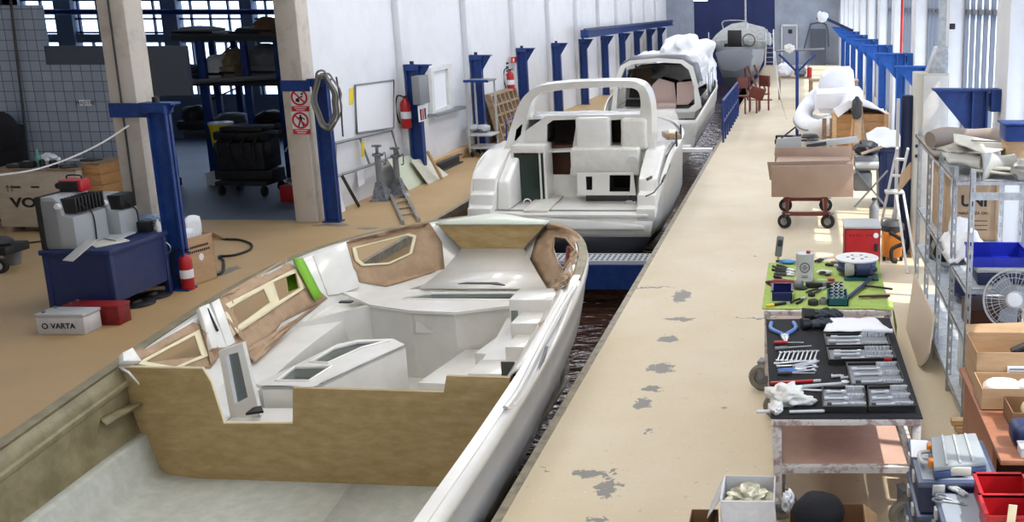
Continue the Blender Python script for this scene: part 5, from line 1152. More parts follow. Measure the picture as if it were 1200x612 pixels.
def jack(x, y, h, label):
    t = thing('jack_stand', label, 'jack stand', (x, y, 0), 'grey jack stands'); o = Vector((x, y, 0))
    m = MB(); m.loft([[o+Vector((-.17, -.14, .002)), o+Vector((.17, -.14, .002)), o+Vector((.17, .14, .002)), o+Vector((-.17, .14, .002))], [o+Vector((-.13, -.1, .05)), o+Vector((.13, -.1, .05)), o+Vector((.13, .1, .05)), o+Vector((-.13, .1, .05))], [o+Vector((-.06, -.06, .35)), o+Vector((.06, -.06, .35)), o+Vector((.06, .06, .35)), o+Vector((-.06, .06, .35))]]); m.build('base', 'steel', t)
    MB().cyl(o+Vector((0, 0, .3)), o+Vector((0, 0, h*.85)), .055).build('column_tube', 'mid_grey', t); MB().cyl(o+Vector((0, 0, h*.85)), o+Vector((0, 0, h)), .028).build('spindle', 'steel', t)
    MB().lathe(o+Vector((0, 0, h*.82)), [(.06, 0), (.09, .01), (.09, .05), (.06, .06)], 16).build('collar', 'steel', t); MB().box(o+Vector((0, 0, h+.015)), (.16, .1, .04), .01).build('head', 'steel', t)
    MB().tube(bez([o+Vector((.09, 0, h*.84)), o+Vector((.15, -.02, h*.9)), o+Vector((.15, -.02, h*.7)), o+Vector((.1, 0, h*.68))], 4), .012, 6).build('handle', 'steel', t)
jack(-7.72, 18.55, 1.0, 'taller grey jack stand in front of the leaning metal frame'); jack(-7.55, 18.95, .9, 'shorter grey jack stand right of the taller one')
ld = thing('ladder', 'short aluminium ladder section lying on the walkway by the boards', 'ladder', (-7.0, 18.5, 0))
a0, a1, b0, b1_ = Z(473, 262, .04), Z(491, 258, .04), Z(449, 209, .04), Z(462, 206, .04)
a0 = a0+(a0-b0)*-.02
for p, q in ((a0, b0), (a1, b1_)): MB().bar(p, q, .05, .06).build('rail', 'aluminium', ld)
for k in range(1, 8): MB().bar(a0.lerp(b0, k/8), a1.lerp(b1_, k/8), .03, .03).build('rung', 'aluminium', ld)
# ================================================================== WINDOW SIDE: brackets, cabinets, carts
def bracket(k, label):
    y = YR0+DYR*k; t = thing('steel_bracket', label, 'bracket', (2.26, y, 0), 'blue crane brackets on the window side'); mt = 'blue_steel' if k == 0 else 'blue_sunlit'
    MB().bx(1.68, 2.40, y-.11, y+.11, 2.475, 2.50).build('top_flange', mt, t)
    MB().prism([(1.70, y-.012, 2.475), (2.17, y-.012, 2.475), (2.17, y-.012, 1.92)], (0, .024, 0)).build('gusset', mt, t)
    m = MB(); m.bx(2.17, 2.195, y-.09, y+.09, 0, 2.475); m.bx(2.345, 2.37, y-.09, y+.09, 0, 2.475); m.bx(2.19, 2.35, y-.012, y+.012, 0, 2.475); m.build('post_beam', mt, t)
    MB().bx(2.40, 2.52, y-.13, y+.13, 2.22, 2.50).build('wall_plate', mt, t); MB().bx(2.37, 2.40, y-.05, y+.05, 2.28, 2.44).build('spacer', mt, t)
    MB().bx(2.12, 2.42, y-.13, y+.13, 0, .02).build('foot_plate', mt, t)
WORD = ['first', 'second', 'third', 'fourth', 'fifth', 'sixth', 'seventh', 'eighth', 'ninth', 'tenth']
bracket(0, 'dark blue triangular steel bracket above the shelving, nearest on the window side')
for k in range(1, 9): bracket(k, '%s blue triangular bracket along the window piers, counted away from the shelving' % WORD[k-1])
rp = X(1025, 60, 2.45); tag(MB().cyl((2.42, rp.y*0+24.6, 0), (2.42, 24.6, 7), .03).build('fire_pipe', 'print_red'), 'thin red vertical pipe between the window piers', 'pipe')
sk = thing('wall_socket', 'small black socket on the white pier behind the electrical cabinet', 'socket', Y(1116, 31, 12.5)); q = Vector((2.52, 12.75, Y(1116, 31, 12.6).z)); q = Y(1116, 31, 12.52)
MB().box(q, (.07, .03, .07), .01).build('plate', 'black', sk); MB().box(q+Vector((0, -.018, 0)), (.03, .01, .03)).build('insert', 'dark_grey', sk)
# electrical cabinet and the rolled mat next to it
ec = thing('electrical_cabinet', 'tall pale grey electrical cabinet with a sloping hood between the blue brackets', 'cabinet', (1.84, 14.2, 0))
yE = 14.2; a, b = Y(1074, 86, yE), Y(1113, 86, yE)
MB().bx(a.x, b.x, yE, yE+.5, 0, a.z, .01).build('body', 'vinyl_pale', ec); MB().bx(a.x+.1, b.x-.02, yE-.02, yE, .1, a.z-.03, .006).build('door', 'white_paint', ec)
c1, c2 = Y(1099, 55, yE), Y(1112, 55, yE)
MB().prism([(a.x+.16, yE+.05, a.z), (b.x-.01, yE+.05, a.z), (c2.x, yE+.05, c1.z), (c1.x, yE+.05, c1.z)], (0, .35, 0), .008).build('hood', 'galv', ec)
for k in range(3): MB().bx(a.x+.01, a.x+.06, yE-.03, yE, 1.45+.14*k, 1.49+.14*k).build('hinge', 'navy', ec)
cg = X(1108, 30, 2.4); tag(MB().bx(c2.x-.13, c2.x-.03, yE+.1, yE+.16, c1.z, 5.5).build('cable_tray', 'galv'), 'perforated cable tray rising from the hood of the electrical cabinet', 'cable tray')
rm = thing('rolled_mat', 'dark navy rolled mat standing upright beside the electrical cabinet', 'mat', (1.5, 14.3, 0)); a, b = Y(1055, 112, 14.6), Y(1070, 112, 14.6)
MB().lathe(((a.x+b.x)/2+.03, 14.6, .002), [(0, 0), (.10, 0), (.105, 1.0), (.1, a.z), (.06, a.z), (.05, a.z-.05), (0, a.z-.06)], 18).build('roll', 'navy', rm); MB().bx(a.x-.05, a.x-.01, 14.5, 14.6, 0.002, a.z-.04).build('edge_lath', 'white_paint', rm)
# grey panels under the windows in view (radiator like ledge with white sheet)
# --- cart with the tan boards
ct = thing('board_cart', 'red brown cart on castors loaded with flat tan boards', 'cart', (.15, 16.8, 0))
cx0, cx1, cyn, cyf = -.24, .50, 16.2, 17.6
fr = MB()
for x in (cx0+.06, cx1-.06):
    for y in (cyn+.05, cyf-.05): fr.bx(x-.025, x+.025, y-.025, y+.025, .2, 1.0)
fr.bx(cx0-.02, cx1+.02, cyn+.02, cyn+.08, .2, .26); fr.bx(cx0-.02, cx1+.02, cyf-.08, cyf-.02, .2, .26)
for x in (cx0+.06, cx1-.06): fr.bx(x-.025, x+.025, cyn, cyf, .2, .25); fr.bx(x-.025, x+.025, cyn, cyf, .95, 1.0)
fr.build('frame', 'red_brown', ct)
for k, (x, y) in enumerate(((cx0+.02, cyn), (cx1-.02, cyn), (cx0+.02, cyf), (cx1-.02, cyf))):
    d_ = Vector((math.sin(.5-.2*k), math.cos(.5-.2*k), 0)); o_ = Vector((x, y, .115)); w_ = MB().cyl(o_-d_*.025, o_+d_*.025, .115, seg=24).build('caster_wheel', 'black_rubber', ct); MB().cyl(o_-d_*.03, o_+d_*.03, .06, seg=14).build('wheel_hub', 'steel', w_)
    f = MB(); f.bar(o_-d_*.036, o_-d_*.036+Vector((.05, 0, .125)), .03, .006); f.bar(o_+d_*.036, o_+d_*.036+Vector((.05, 0, .125)), .03, .006); f.box(o_+Vector((.05, 0, .128)), (.08, .09, .012)); f.build('caster_fork', 'steel', ct)
def board(px, y, th, mt, label, name='tan_board', bev=.004, lean=0.):
    pts = [Y(a, b, y) for a, b in px]
    pts = [p+Vector((0, lean*(p.z-pts[0].z), 0)) for p in pts]
    return tag(MB().prism(pts, (0, th, 0), bev).build(name, mt), label, 'board', 'boards on the red brown cart')
board([(904, 231), (1000, 231), (1000, 193), (904, 195)], 16.10, .03, 'tan_board', 'large tan board hanging at the front of the cart, nearest the camera')
board([(902, 211), (960, 211), (998, 188), (899, 190)], 16.32, .025, 'tan_board', 'tan board with a dark slot standing right behind the front board of the cart')
board([(908, 192), (998, 192), (998, 172), (908, 173)], 17.25, .03, 'tan_board', 'upright tan board at the rear of the cart, its top edge clipped twice')
b_ = thing('sheet_stack', 'flat pale sheets lying on top of the cart between the boards', 'sheets', (.2, 16.8, 1.0))
MB().bx(-.36, .86, 16.36, 17.2, 1.002, 1.03, .004).build('bottom_sheet', 'tan_board', b_)
tag(MB().prism([Y(a, b, 17.4) for a, b in [(907, 182), (939, 182), (939, 160), (910, 163)]], (0, .03, 0)).build('grey_sheet', 'light_grey'), 'grey sheet leaning at the rear left of the cart', 'sheet')
fw = thing('metal_profile', 'pale metal window profile lying across the rear of the cart', 'profile', Y(960, 165, 17.7))
p0, p1 = Y(944, 171, 17.6), Y(1005, 164, 17.6); MB().bar(p0+Vector((0, .1, 0)), p1+Vector((0, .1, 0)), .14, .10, .01).build('profile', 'light_grey', fw); MB().bar(p0+Vector((.02, .03, -.01)), p0.lerp(p1, .4)+Vector((0, .03, 0)), .03, .06).build('dark_groove', 'dark_grey', fw)
bc = thing('round_cover', 'round black cover lying at the back of the cart', 'cover', Y(949, 160, 18)); MB().lathe(Y(949, 160, 17.75)+Vector((0, 0, -.02)), [(0, .07), (.12, .06), (.16, .02), (.16, 0), (0, 0)], 20).build('cover', 'black', bc)
# folding stand with machinery right of the cart
fs = thing('folding_stand', 'grey folding stand with crossed legs carrying a machine, right of the cart', 'stand', (1.2, 17.6, 0)); yS = 17.6
for d in (0, .5):
    for p, q in (((1001, 243), (1040, 200)), ((1036, 240), (1004, 200))): MB().bar(Y(*p, yS+d), Y(*q, yS+d), .035, .03).build('leg', 'mid_grey', fs)
a, b = Y(1002, 200, yS), Y(1030, 172, yS)
MB().bx(a.x, b.x, yS, yS+.55, a.z, a.z+.25, .03).build('machine_bed', 'mid_grey', fs); MB().ball(((a.x+b.x)/2, yS+.25, a.z+.36), .2, 3, (1.1, 1, .7), .3, 2.5, 6).build('motor', 'dark_grey', fs); MB().cyl((a.x, yS-.02, a.z+.1), (b.x, yS-.02, a.z+.1), .06).build('roller', 'light_grey', fs)
MB().bar((a.x+.1, yS-.05, a.z+.3), (b.x+.05, yS-.02, a.z+.42), .1, .03).build('guide', 'tan_board', fs)
MB().bx(a.x-.02, b.x-.1, yS+.05, yS+.5, .35, a.z-.05, .03).build('lower_box', 'mid_grey', fs)
gbt = thing('gas_bottle', 'small grey gas bottle standing on the floor in front of the folding stand', 'bottle', Z(1024, 262)); MB().lathe(Z(1024, 261), [(0, .002), (.075, .002), (.08, .03), (.08, .26), (.04, .32), (.03, .34), (.03, .38), (0, .38)], 16).build('bottle', 'mid_grey', gbt); MB().cyl(Z(1024, 261)+Vector((0, 0, .38)), Z(1024, 261)+Vector((0, 0, .42)), .04).build('cap', 'dark_grey', gbt)
# blue container with white sheet
bb = thing('blue_container', 'tall dark blue container beside the stepladder', 'container', (1.62, 18.4, 0)); a, b = Y(1032, 178, 18.0), Y(1054, 178, 18.0)
m = MB(); m.prism([(a.x, 18, 0.002), (b.x+.1, 18, .002), (b.x+.1, 18, a.z), (a.x-.04, 18, a.z)], (0, .7, 0), .02); m.build('body', 'bench_blue', bb)
for k in range(3): MB().bx(a.x-.01+.12*k, a.x+.03+.12*k, 17.98, 18.0, .05, a.z-.05).build('rib', 'bench_blue', bb)
MB().bx(a.x-.06, b.x+.12, 17.97, 18.72, a.z, a.z+.04, .01).build('rim', 'navy', bb)
ws = tag(MB().grid(lambda u, v: Vector((a.x-.22+.62*u, 17.95+.8*v, a.z+.10+.28*v*(1-abs(2*u-1)*.5)+.05*noise.noise(Vector((u*5, v*5, 1))))), 12, 10).build('white_sheet', 'foam_white', thick=.01), 'bright white sheet draped over the dark blue container', 'sheet')
# --- wooden crate with white foam, tender, foam blocks, T stand
wc = thing('wooden_crate', 'large pale wooden crate with white foam on top, beside the windows', 'crate', (1.4, 24, 0)); yC = 23.6; a, b = Y(976, 134, yC), Y(1041, 132, yC)
m = MB(); n = 6
for k in range(n): m.bx(a.x, b.x, yC, yC+.9, .04+k*(a.z-.04)/n, .035+(k+1)*(a.z-.04)/n, .004)
m.build('crate_boards', 'wood', wc)
for xx in (a.x-.01, (a.x+b.x)/2-.04, b.x-.09): MB().bx(xx, xx+.1, yC-.025, yC, .04, a.z).build('batten', 'wood_pale', wc)
f_ = tag(MB().grid(lambda u, v: Vector((a.x+.05+(b.x-a.x-.1)*u, yC+.02+.9*v, a.z+.02+.3*math.sin(PI*u)*math.sin(PI*min(1, v+.2))+.1*noise.noise(Vector((u*4, v*4, 3))))), 14, 8).build('foam_sheet', 'foam_white', thick=.03), 'white foam sheet heaped on top of the pale wooden crate', 'foam')
for k, (pts, lab) in enumerate((([(982, 138), (976, 128), (996, 117), (1003, 122)], 'tilted white foam slab at the left corner of the wooden crate'),)):
    tag(MB().prism([Y(x, y, yC-.12) for x, y in pts], (0, .06, 0), .01).build('foam_slab', 'foam_white'), lab, 'foam')
for k, (x0, y0, x1, y1, w_, mt, lab) in enumerate(((993, 162, 1003, 118, .05, 'wood', 'long wooden lath leaning against the pale wooden crate'), (1003, 163, 1007, 120, .16, 'cardboard_pale', 'narrow pale board leaning against the wooden crate'), (1016, 165, 1009, 122, .05, 'wood_old', 'bent brown lath leaning against the wooden crate, rightmost of three'))):
    p, q = Y(x0, y0+12, 22.9), Y(x1, y1, 23.5); tag(MB().bar((p.x, 22.9, .01), q, w_, .03).build('leaning_lath', mt), lab, 'lath', 'laths leaning on the wooden crate')
dj = thing('dark_jacket', 'dark grey cloth hung on top of the leaning laths by the crate', 'cloth', Y(1004, 128, 23.3)); MB().ball(Y(1004, 127, 23.3), .17, 3, (.7, .6, 1.5), .3, 2.5, 11).build('cloth', 'dark_grey', dj)
td = thing('tender', 'white inflatable tender with a grey seam pointing its round bow at the camera', 'boat', (.5, 26, .3)); yT = 24.6
tubeL = bez([Vector((.62, 29.5, 1.15)), Vector((.35, 28, 1.0)), Vector((.16, 26.5, .86)), Vector((.12, 25.4, .72)), Vector((.42, 24.7, .62)), Vector((.86, 25.1, .72)), Vector((1.12, 26.4, .9)), Vector((1.2, 28, 1.0)), Vector((1.2, 29.5, 1.15))], 6)
MB().tube(tubeL, lambda u: .18+.05*math.sin(PI*u), 14).build('tube', 'foam_white', td, smooth=60)
MB().tube([p+Vector((-.22 if i < len(tubeL)/2 else .2, -.12 if .3 < i/len(tubeL) < .7 else 0, -.02)) for i, p in enumerate(tubeL)], .022, 6).build('rub_strake', 'mid_grey', td)
h = []
for y, hw, zb in ((24.7, .1, .5), (25.5, .35, .38), (27, .48, .35), (29.4, .48, .4)): h.append([Vector((.66-hw, y, .8)), Vector((.66-hw*.7, y, zb+.1)), Vector((.66, y, zb)), Vector((.66+hw*.7, y, zb+.1)), Vector((.66+hw, y, .8))])
MB().loft(h, closed=False).build('hull', 'gelcoat', td, thick=.03, smooth=60)
for y in (25.6, 28.4):
    MB().bx(.2, 1.15, y-.05, y+.05, .28, .36).build('cradle', 'wood_old', td)
    for x in (.25, 1.1): MB().bx(x-.04, x+.04, y-.04, y+.04, 0, .3).build('cradle_leg', 'wood_old', td)
for k, (px, y, d, lab) in enumerate((([(955, 128), (1010, 128), (1012, 107), (957, 110)], 25.0, 1.6, 'wide white foam block standing on the tender behind its bow'), ([(960, 108), (1002, 106), (1000, 82), (975, 83), (964, 90)], 27.2, 1.9, 'tall slanted white foam block behind the wide one'), ([(983, 128), (1006, 130), (1004, 116), (990, 112)], 24.7, .3, 'small white foam wedge in front of the wide foam block'))):
    fb_ = thing('foam_block', lab, 'foam', Y(*px[0], y), 'white foam blocks by the windows')
    MB().prism([Y(a_, b2_, y) for a_, b2_ in px], (0, d, 0), .03).build('block', 'foam_white', fb_)
    if k < 2:
        p, q = Y(*px[0], y), Y(*px[1], y); MB().bx(p.x+.1, q.x-.1, y+.1, y+d-.1, p.z-.12, p.z-.01).build('support', 'foam_white', fb_)
for k, px in enumerate((966, 975)):
    tag(MB().bar(Vector((Y(px, 150, 24.0).x, 24.0, .001)), Vector((Y(px, 150, 24.0).x, 24.05, .95)), .1, .06).build('timber_prop', 'wood_old'), ('left', 'right')[k]+' dark timber prop beside the wooden crate under the tender', 'prop')
ts = thing('pipe_stand', 'blue T-shaped pipe stand on crossed feet in the middle of the quay', 'stand', (-.03, 27.5, 0)); o = Vector((Y(934, 162, 27.5).x, 27.5, 0)); zt_ = Y(934, 60, 27.5).z
MB().cyl(o+Vector((0, 0, .1)), o+Vector((0, 0, zt_)), .045).build('pole', 'blue_steel', ts); MB().cyl((Y(910, 58, 27.5).x, 27.5, zt_), (Y(966, 58, 27.5).x, 27.5, zt_+.06), .028).build('crossbar', 'mid_grey', ts)
for s in (-1, 1): MB().cyl(o+Vector((0, 0, zt_-.55)), o+Vector((s*.48, 0, zt_-.08)), .03).build('arm', 'blue_steel', ts); MB().cyl(o+Vector((0, 0, .38)), o+Vector((s*.42, -.5, .1)), .022).build('strut', 'navy', ts)
MB().bar(o+Vector((-.55, -.9, .1)), o+Vector((.55, -.9, .1)), .05, .05).build('foot', 'navy', ts); MB().bar(o+Vector((-.55, 0, .1)), o+Vector((.3, 0, .1)), .05, .05).build('foot', 'navy', ts); MB().bar(o+Vector((-.3, -.9, .1)), o+Vector((.1, .3, .1)), .05, .05).build('foot', 'navy', ts)
for dx, dy in ((-.55, -.9), (.55, -.9), (-.55, 0)): MB().cyl(o+Vector((dx-.03, dy, .06)), o+Vector((dx+.03, dy, .06)), .06).build('caster', 'black_rubber', ts)
tag(MB().tube(bez([Y(908, 60, 27.4), Y(911, 90, 27.4), Y(916, 120, 27.3), Z(922, 140, .02), Z(925, 156, .02)], 6), .012, 6).build('hanging_hose', 'paper'), 'thin white hose hanging from the left end of the blue pipe stand', 'hose')
pr_ = thing('white_rag', 'white rag hung over the crossbar of the blue pipe stand', 'cloth', Y(925, 56, 27.4)); MB().ball(Y(925, 57, 27.4), .12, 3, (1.1, .6, 1.0), .4, 3, 8).build('rag', 'rag', pr_)
# --- far end: tables, chairs, ladder, barrier
def table(x, y, w, d, h, label, mt='wood'):
    t = thing('work_table', label, 'table', (x, y, 0)); MB().bx(x-w/2, x+w/2, y-d/2, y+d/2, h-.05, h).build('table_top', mt, t)
    for sx in (-1, 1):
        for sy in (-1, 1): MB().bx(x+sx*(w/2-.06)-.04, x+sx*(w/2-.06)+.04, y+sy*(d/2-.06)-.04, y+sy*(d/2-.06)+.04, 0, h-.05).build('leg', mt, t)
    return t
q = Z(967, 86); table(1.25, 36.5, 1.7, .9, 1.0, 'plain wooden table by the far brackets', 'wood_old')
cb_ = thing('cardboard_box', 'low brown carton on the floor under the far wooden table', 'box', (1.2, 36.4, 0)); MB().bx(.9, 1.7, 36.2, 36.8, .002, .34, .01).build('box', 'red_brown', cb_); MB().bx(.88, 1.72, 36.18, 36.82, .34, .37, .006).build('lid', 'cardboard_dark', cb_)
table(-.15, 40, 1.3, .8, .85, 'low wooden table carrying white sacks behind the blue pipe stand', 'wood_old')
for k, (dx, r, lab) in enumerate(((-.38, .30, 'white sack on the low far table, left one'), (.22, .24, 'pale grey sack on the low far table, right one'))):
    s = thing('sack', lab, 'sack', (-.15+dx, 40, .852)); MB().ball((-.15+dx, 40, .852+r*.8), r, 3, (1, .9, .95), .3, 2.5, k+20).build('sack_body', ('paper', 'mid_grey')[k], s); MB().ball((-.15+dx, 40, .852+r*1.65), r*.3, 2, (1, 1, .8), .3, 2, k).build('tied_neck', ('paper', 'mid_grey')[k], s)
rc_ = thing('red_can', 'small red can on the low far table', 'can', (.42, 39.72, .852)); MB().cyl((.42, 39.72, .853), (.42, 39.72, 1.2), .1).build('can', 'red', rc_); MB().cyl((.42, 39.72, 1.2), (.42, 39.72, 1.23), .08).build('lid', 'dark_red', rc_)
lad = thing('ladder', 'tall aluminium ladder standing against the blue sliding door', 'ladder', (-2.0, 62.5, 0)); a, b = Y(894, 66, 62), Y(907, 66, 62)
xl_, xr_, zt_ = Y(895, 68, 62).x, Y(907, 68, 62).x, Y(900, 35, 62).z
xl_ = max(xl_, XQ+.1)
for x in (xl_, xr_): MB().bar((x, 62, 0), (x+(.1 if x == xl_ else -.05), 63.2, zt_), .08, .05).build('rail', 'aluminium', lad)
for k in range(1, 8): f = k/8; MB().bar((xl_+.1*f, 62+1.2*f, zt_*f), (xr_-.05*f, 62+1.2*f, zt_*f), .05, .05).build('rung', 'aluminium', lad)
fg = thing('pipe_hoop', 'dark bent pipe hoop leaning on the back wall right of the grey door', 'frame', (1.2, 63.5, 0)); MB().tube(bez([Y(942, 58, 63.5), Y(949, 32, 63.8), Y(952, 28, 63.8), Y(968, 29, 63.8), Y(971, 55, 63.5)], 4), .05, 6).build('pipe', 'dusk_grey', fg)
lp = thing('sheet_pile', 'grey sheet leaning on the back wall behind the bent pipe hoop', 'sheets', (1.2, 63.6, 0)); p, q = Y(950, 55, 63.6), Y(968, 34, 63.6); MB().prism([(p.x, 63.4, 0.002), (q.x, 63.4, .002), (q.x, 63.8, q.z), (p.x, 63.8, q.z)], (0, .08, 0)).build('sheet', 'dusk_grey', lp)
lw = thing('wall_lamp', 'bright round work lamp on a blue arm high on the window side far end', 'lamp', Y(965, 20, 44)); q = Y(964, 20, 44); MB().lathe(q, [(0, 0), (.22, 0), (.26, .06), (.1, .22), (0, .24)], 18, (-.2, 1, .3)).build('reflector', 'chrome', lw); MB().bar(q+Vector((0, .2, 0)), (2.3, 44.2, 2.5), .16, .12).build('arm', 'navy', lw)
# blue barrier along the quay edge
br = thing('barrier', 'blue steel barrier with vertical bars along the quay edge', 'barrier', (-1.95, 24, 0))
P0, P1 = Z(845, 160), Z(872, 112); P0.x = P1.x = -1.98; P1.y = 33.5; P0.y = 26.9; hB = 1.1
for zz in (hB, .55): MB().bar(P0+Vector((0, 0, zz)), P1+Vector((0, 0, zz)), .05, .04).build('rail', 'blue_steel', br)
for k in range(9):
    p = P0.lerp(P1, k/8); MB().bar(p, p+Vector((0, 0, hB)), .05 if k % 4 else .07, .05).build('bar', 'blue_steel', br)
tag(MB().bx(-4.6, -2.2, 25.9, 26.2, -.12, -.04).build('gangplank', 'paper'), 'narrow white plank across the dock behind the arch cruiser', 'plank')
# red brown chairs stacked by the barrier
def rb_chair(x, y, rz, tilt, label):
    t = thing('steel_chair', label, 'chair', (0, 0, 0), 'red brown steel frames by the quay edge')
    MB().box((0, 0, .45), (.42, .42, .04), .01).build('seat', 'red_brown', t); MB().box((0, .2, .8), (.42, .04, .3), .01).build('backrest', 'red_brown', t)
    for sx in (-1, 1):
        for sy in (-1, 1): MB().bar((sx*.18, sy*.18, 0), (sx*.18, sy*.18, .45 if sy < 0 else .95), .035, .035).build('leg', 'red_brown', t)
    t.location = (x, y, 0); t.rotation_euler = (0, 0, rz); t.scale = (1.25, 1.25, 1.25); return t
rb_chair(-1.72, 34.6, .6, 0, 'red brown steel chair frame at the far end of the blue barrier')
c2_ = rb_chair(-1.35, 35.5, -.8, 0, 'second red brown steel chair frame right behind the first')
tr_ = thing('steel_trestle', 'red brown folded steel trestle leaning beside the chair frames', 'trestle', (-1.5, 33.2, 0))
for p, q in (((876, 116), (873, 80)), ((890, 110), (876, 78)), ((897, 105), (884, 77))): MB().bar(Z(p[0], p[1]), Y(q[0], q[1], 34), .07, .05).build('leg', 'red_brown', tr_)
MB().bar(Z(876, 117, .03), Z(905, 117, .03), .04, .04).build('foot', 'red_brown', tr_)
MB().box((-1.35, 33.6, .75), (.5, .06, .4), .01, rot=(.3, .3, .3)).build('panel', 'red_brown', tr_)
# --- red cabinet, vacuum, stepladder, leaning white slats
rcab = thing('red_cabinet', 'red steel cabinet with a grey top behind the cable reel', 'cabinet', (.9, 13.2, 0)); yR = 13.0; a, b = Y(990, 268, yR), Y(1032, 268, yR)
MB().bx(a.x, b.x, yR, yR+.5, .03, a.z, .008).build('body', 'dark_red', rcab); MB().bx(a.x-.01, b.x+.01, yR-.01, yR+.52, a.z, a.z+.03, .006).build('top_sheet', 'light_grey', rcab); MB().bx(a.x+.02, b.x-.02, yR-.012, yR, .06, a.z-.02, .004).build('door', 'red', rcab)
m = MB()
for k in range(8):
    if k != 4: m.bx(a.x+.06+.045*k, a.x+.085+.045*k, yR-.015, yR-.011, a.z-.1, a.z-.07)
m.build('vent_slots', 'dark_red', rcab); MB().lathe((b.x-.06, yR-.012, a.z-.09), [(0, .012), (.03, .012), (.035, 0)], 16, (0, -1, 0)).build('round_badge', 'paper', rcab); MB().bx(b.x-.08, b.x-.03, yR-.04, yR-.01, a.z-.3, a.z-.2, .01).build('lock', 'black', rcab)
for x in (a.x+.06, b.x-.06): MB().cyl((x-.02, yR+.1, .03), (x+.02, yR+.1, .03), .03).build('caster', 'black_rubber', rcab)
vac = thing('vacuum_cleaner', 'orange workshop vacuum cleaner with a dark head and hose beside the red cabinet', 'vacuum cleaner', Z(1046, 308)); o = Z(1046, 306); o.z = 0
MB().bx(o.x-.14, o.x+.13, o.y-.02, o.y+.3, .05, .42, .03).build('tank', 'orange', vac); MB().lathe(o+Vector((0, .14, .42)), [(0, 0), (.17, 0), (.17, .08), (.1, .14), (0, .15)], 16).build('head', 'dark_grey', vac)
MB().tube(bez([o+Vector((-.05, -.04, .42)), o+Vector((.1, -.1, .34)), o+Vector((.14, -.1, .28)), o+Vector((-.02, -.12, .2)), o+Vector((-.02, -.14, .05)), o+Vector((.05, -.14, .03))], 5), .028, 8).build('hose', 'black_rubber', vac)
for sx in (-1, 1): MB().cyl(o+Vector((sx*.12-.02, .02, .04)), o+Vector((sx*.12+.02, .02, .04)), .04).build('caster', 'black_rubber', vac)
sl_ = thing('stepladder', 'white folding stepladder between the orange vacuum and the shelving', 'stepladder', (1.4, 14.3, 0)); zs = .98
for dx in (0, -.14): MB().bar((1.27+dx, 14.55-dx*.4, 0), (1.49+dx, 13.85-dx*.4, 1.62), .05, .03, up=(1, 0, 0)).build('front_rail', 'white_paint', sl_)
for x0, x1 in ((1.46, 1.60), (1.36, 1.47)): MB().bar((x0, 14.05, zs), (x1, 13.35, 0), .045, .03, up=(1, 0, 0)).build('rear_rail', 'white_paint', sl_)
for f in (.16, .34, .75, .9): p_ = Vector((1.27, 14.55, 0)).lerp(Vector((1.49, 13.85, 1.62)), f); MB().bar(p_, p_+Vector((-.14, .056, 0)), .1, .025).build('tread', 'white_paint', sl_)
MB().box((1.34, 14.1, zs), (.26, .2, .035), .006).build('platform', 'white_paint', sl_)
tag(MB().prism([X(1055, 205, 1.3), X(1067, 190, 1.3), X(1066, 208, 1.3), X(1052, 225, 1.3)], (.02, 0, 0)).build('small_board', 'cardboard_pale'), 'small brown board tucked between the white stepladder and the shelving', 'board')  # board placed free in the gap, nothing holds it up
tag(MB().bar((1.62, 14.5, .01), (1.70, 14.75, .7), .13, .02).build('green_board', 'green_board'), 'narrow pale green board leaning behind the vacuum cleaner', 'board')
# ================================================================== SHELVING ON THE WINDOW SIDE
XS0, XS1 = 1.38, 2.02; RY = [8.12, 9.02, 9.92, 10.82, 11.72]
rk = thing('shelving', 'grey perforated steel shelving running along the windows', 'shelving', (1.7, 9.9, 0))
def angle_post(x, y, sx, h):
    """L-shaped slotted post"""
    m = MB(); m.holed([(x, y, 0.0), (x+.045*sx, y, 0.0), (x+.045*sx, y, h), (x, y, h)], [[(x+.017*sx, y, .06+.11*k), (x+.030*sx, y, .06+.11*k), (x+.030*sx, y, .10+.11*k), (x+.017*sx, y, .10+.11*k)] for k in range(int((h-.1)/.11))], (0, .004, 0))
    m.holed([(x, y, 0.0), (x, y+.045, 0.0), (x, y+.045, h), (x, y, h)], [[(x, y+.017, .06+.11*k), (x, y+.030, .06+.11*k), (x, y+.030, .10+.11*k), (x, y+.017, .10+.11*k)] for k in range(int((h-.1)/.11))], (.004*sx, 0, 0))
    return m
for i, y in enumerate(RY):
    for x, s in ((XS0, 1), (XS1, -1)): angle_post(x, y, s, 2.22 if i == 0 else 2.12).build('post', 'galv', rk)
for zz, y0, y1 in ((2.0, 8.9, RY[-1]+.05), (1.22, RY[0], RY[-1]+.05), (.78, RY[0], RY[-1]+.05), (.16, RY[0], RY[-1]+.05)):
    m = MB(); m.bx(XS0+.006, XS1-.006, y0+.05, y1, zz-.004, zz); m.bx(XS0+.006, XS0+.012, y0+.05, y1, zz-.04, zz); m.bx(XS1-.012, XS1-.006, y0+.05, y1, zz-.04, zz); m.bx(XS0+.006, XS1-.006, y0+.05, y0+.056, zz-.04, zz); m.build('shelf', 'galv', rk)
MB().bx(XS0, XS1, RY[0]+.006, RY[0]+.03, 1.98, 2.04).build('top_rail', 'galv', rk)
ZT = 2.003
def heap(px, y0, z, th, mt, label, name='upholstery_panel', wav=.02, seed=1, cat='panel'):
    """bent sheet: outline given on the picture, lifted onto the shelf top at depth y0.."""
    a, b, c, d = px
    def f(u, v):
        p = a.lerp(b, u).lerp(d.lerp(c, u), v); return p+Vector((0, 0, wav*noise.noise(Vector((u*3+seed, v*3, seed)))))
    return tag(MB().grid(f, 14, 10).build(name, mt, thick=th, off=1), label, cat, 'upholstery sheets on the shelving')
V = Vector
heap([V((1.36, 10.2, 2.03)), V((2.05, 10.0, 2.03)), V((2.08, 11.7, 2.03)), V((1.36, 11.8, 2.03))], 0, 0, .03, 'vinyl_brown', 'brown grey sheet at the bottom of the heap on the shelving top', seed=3)
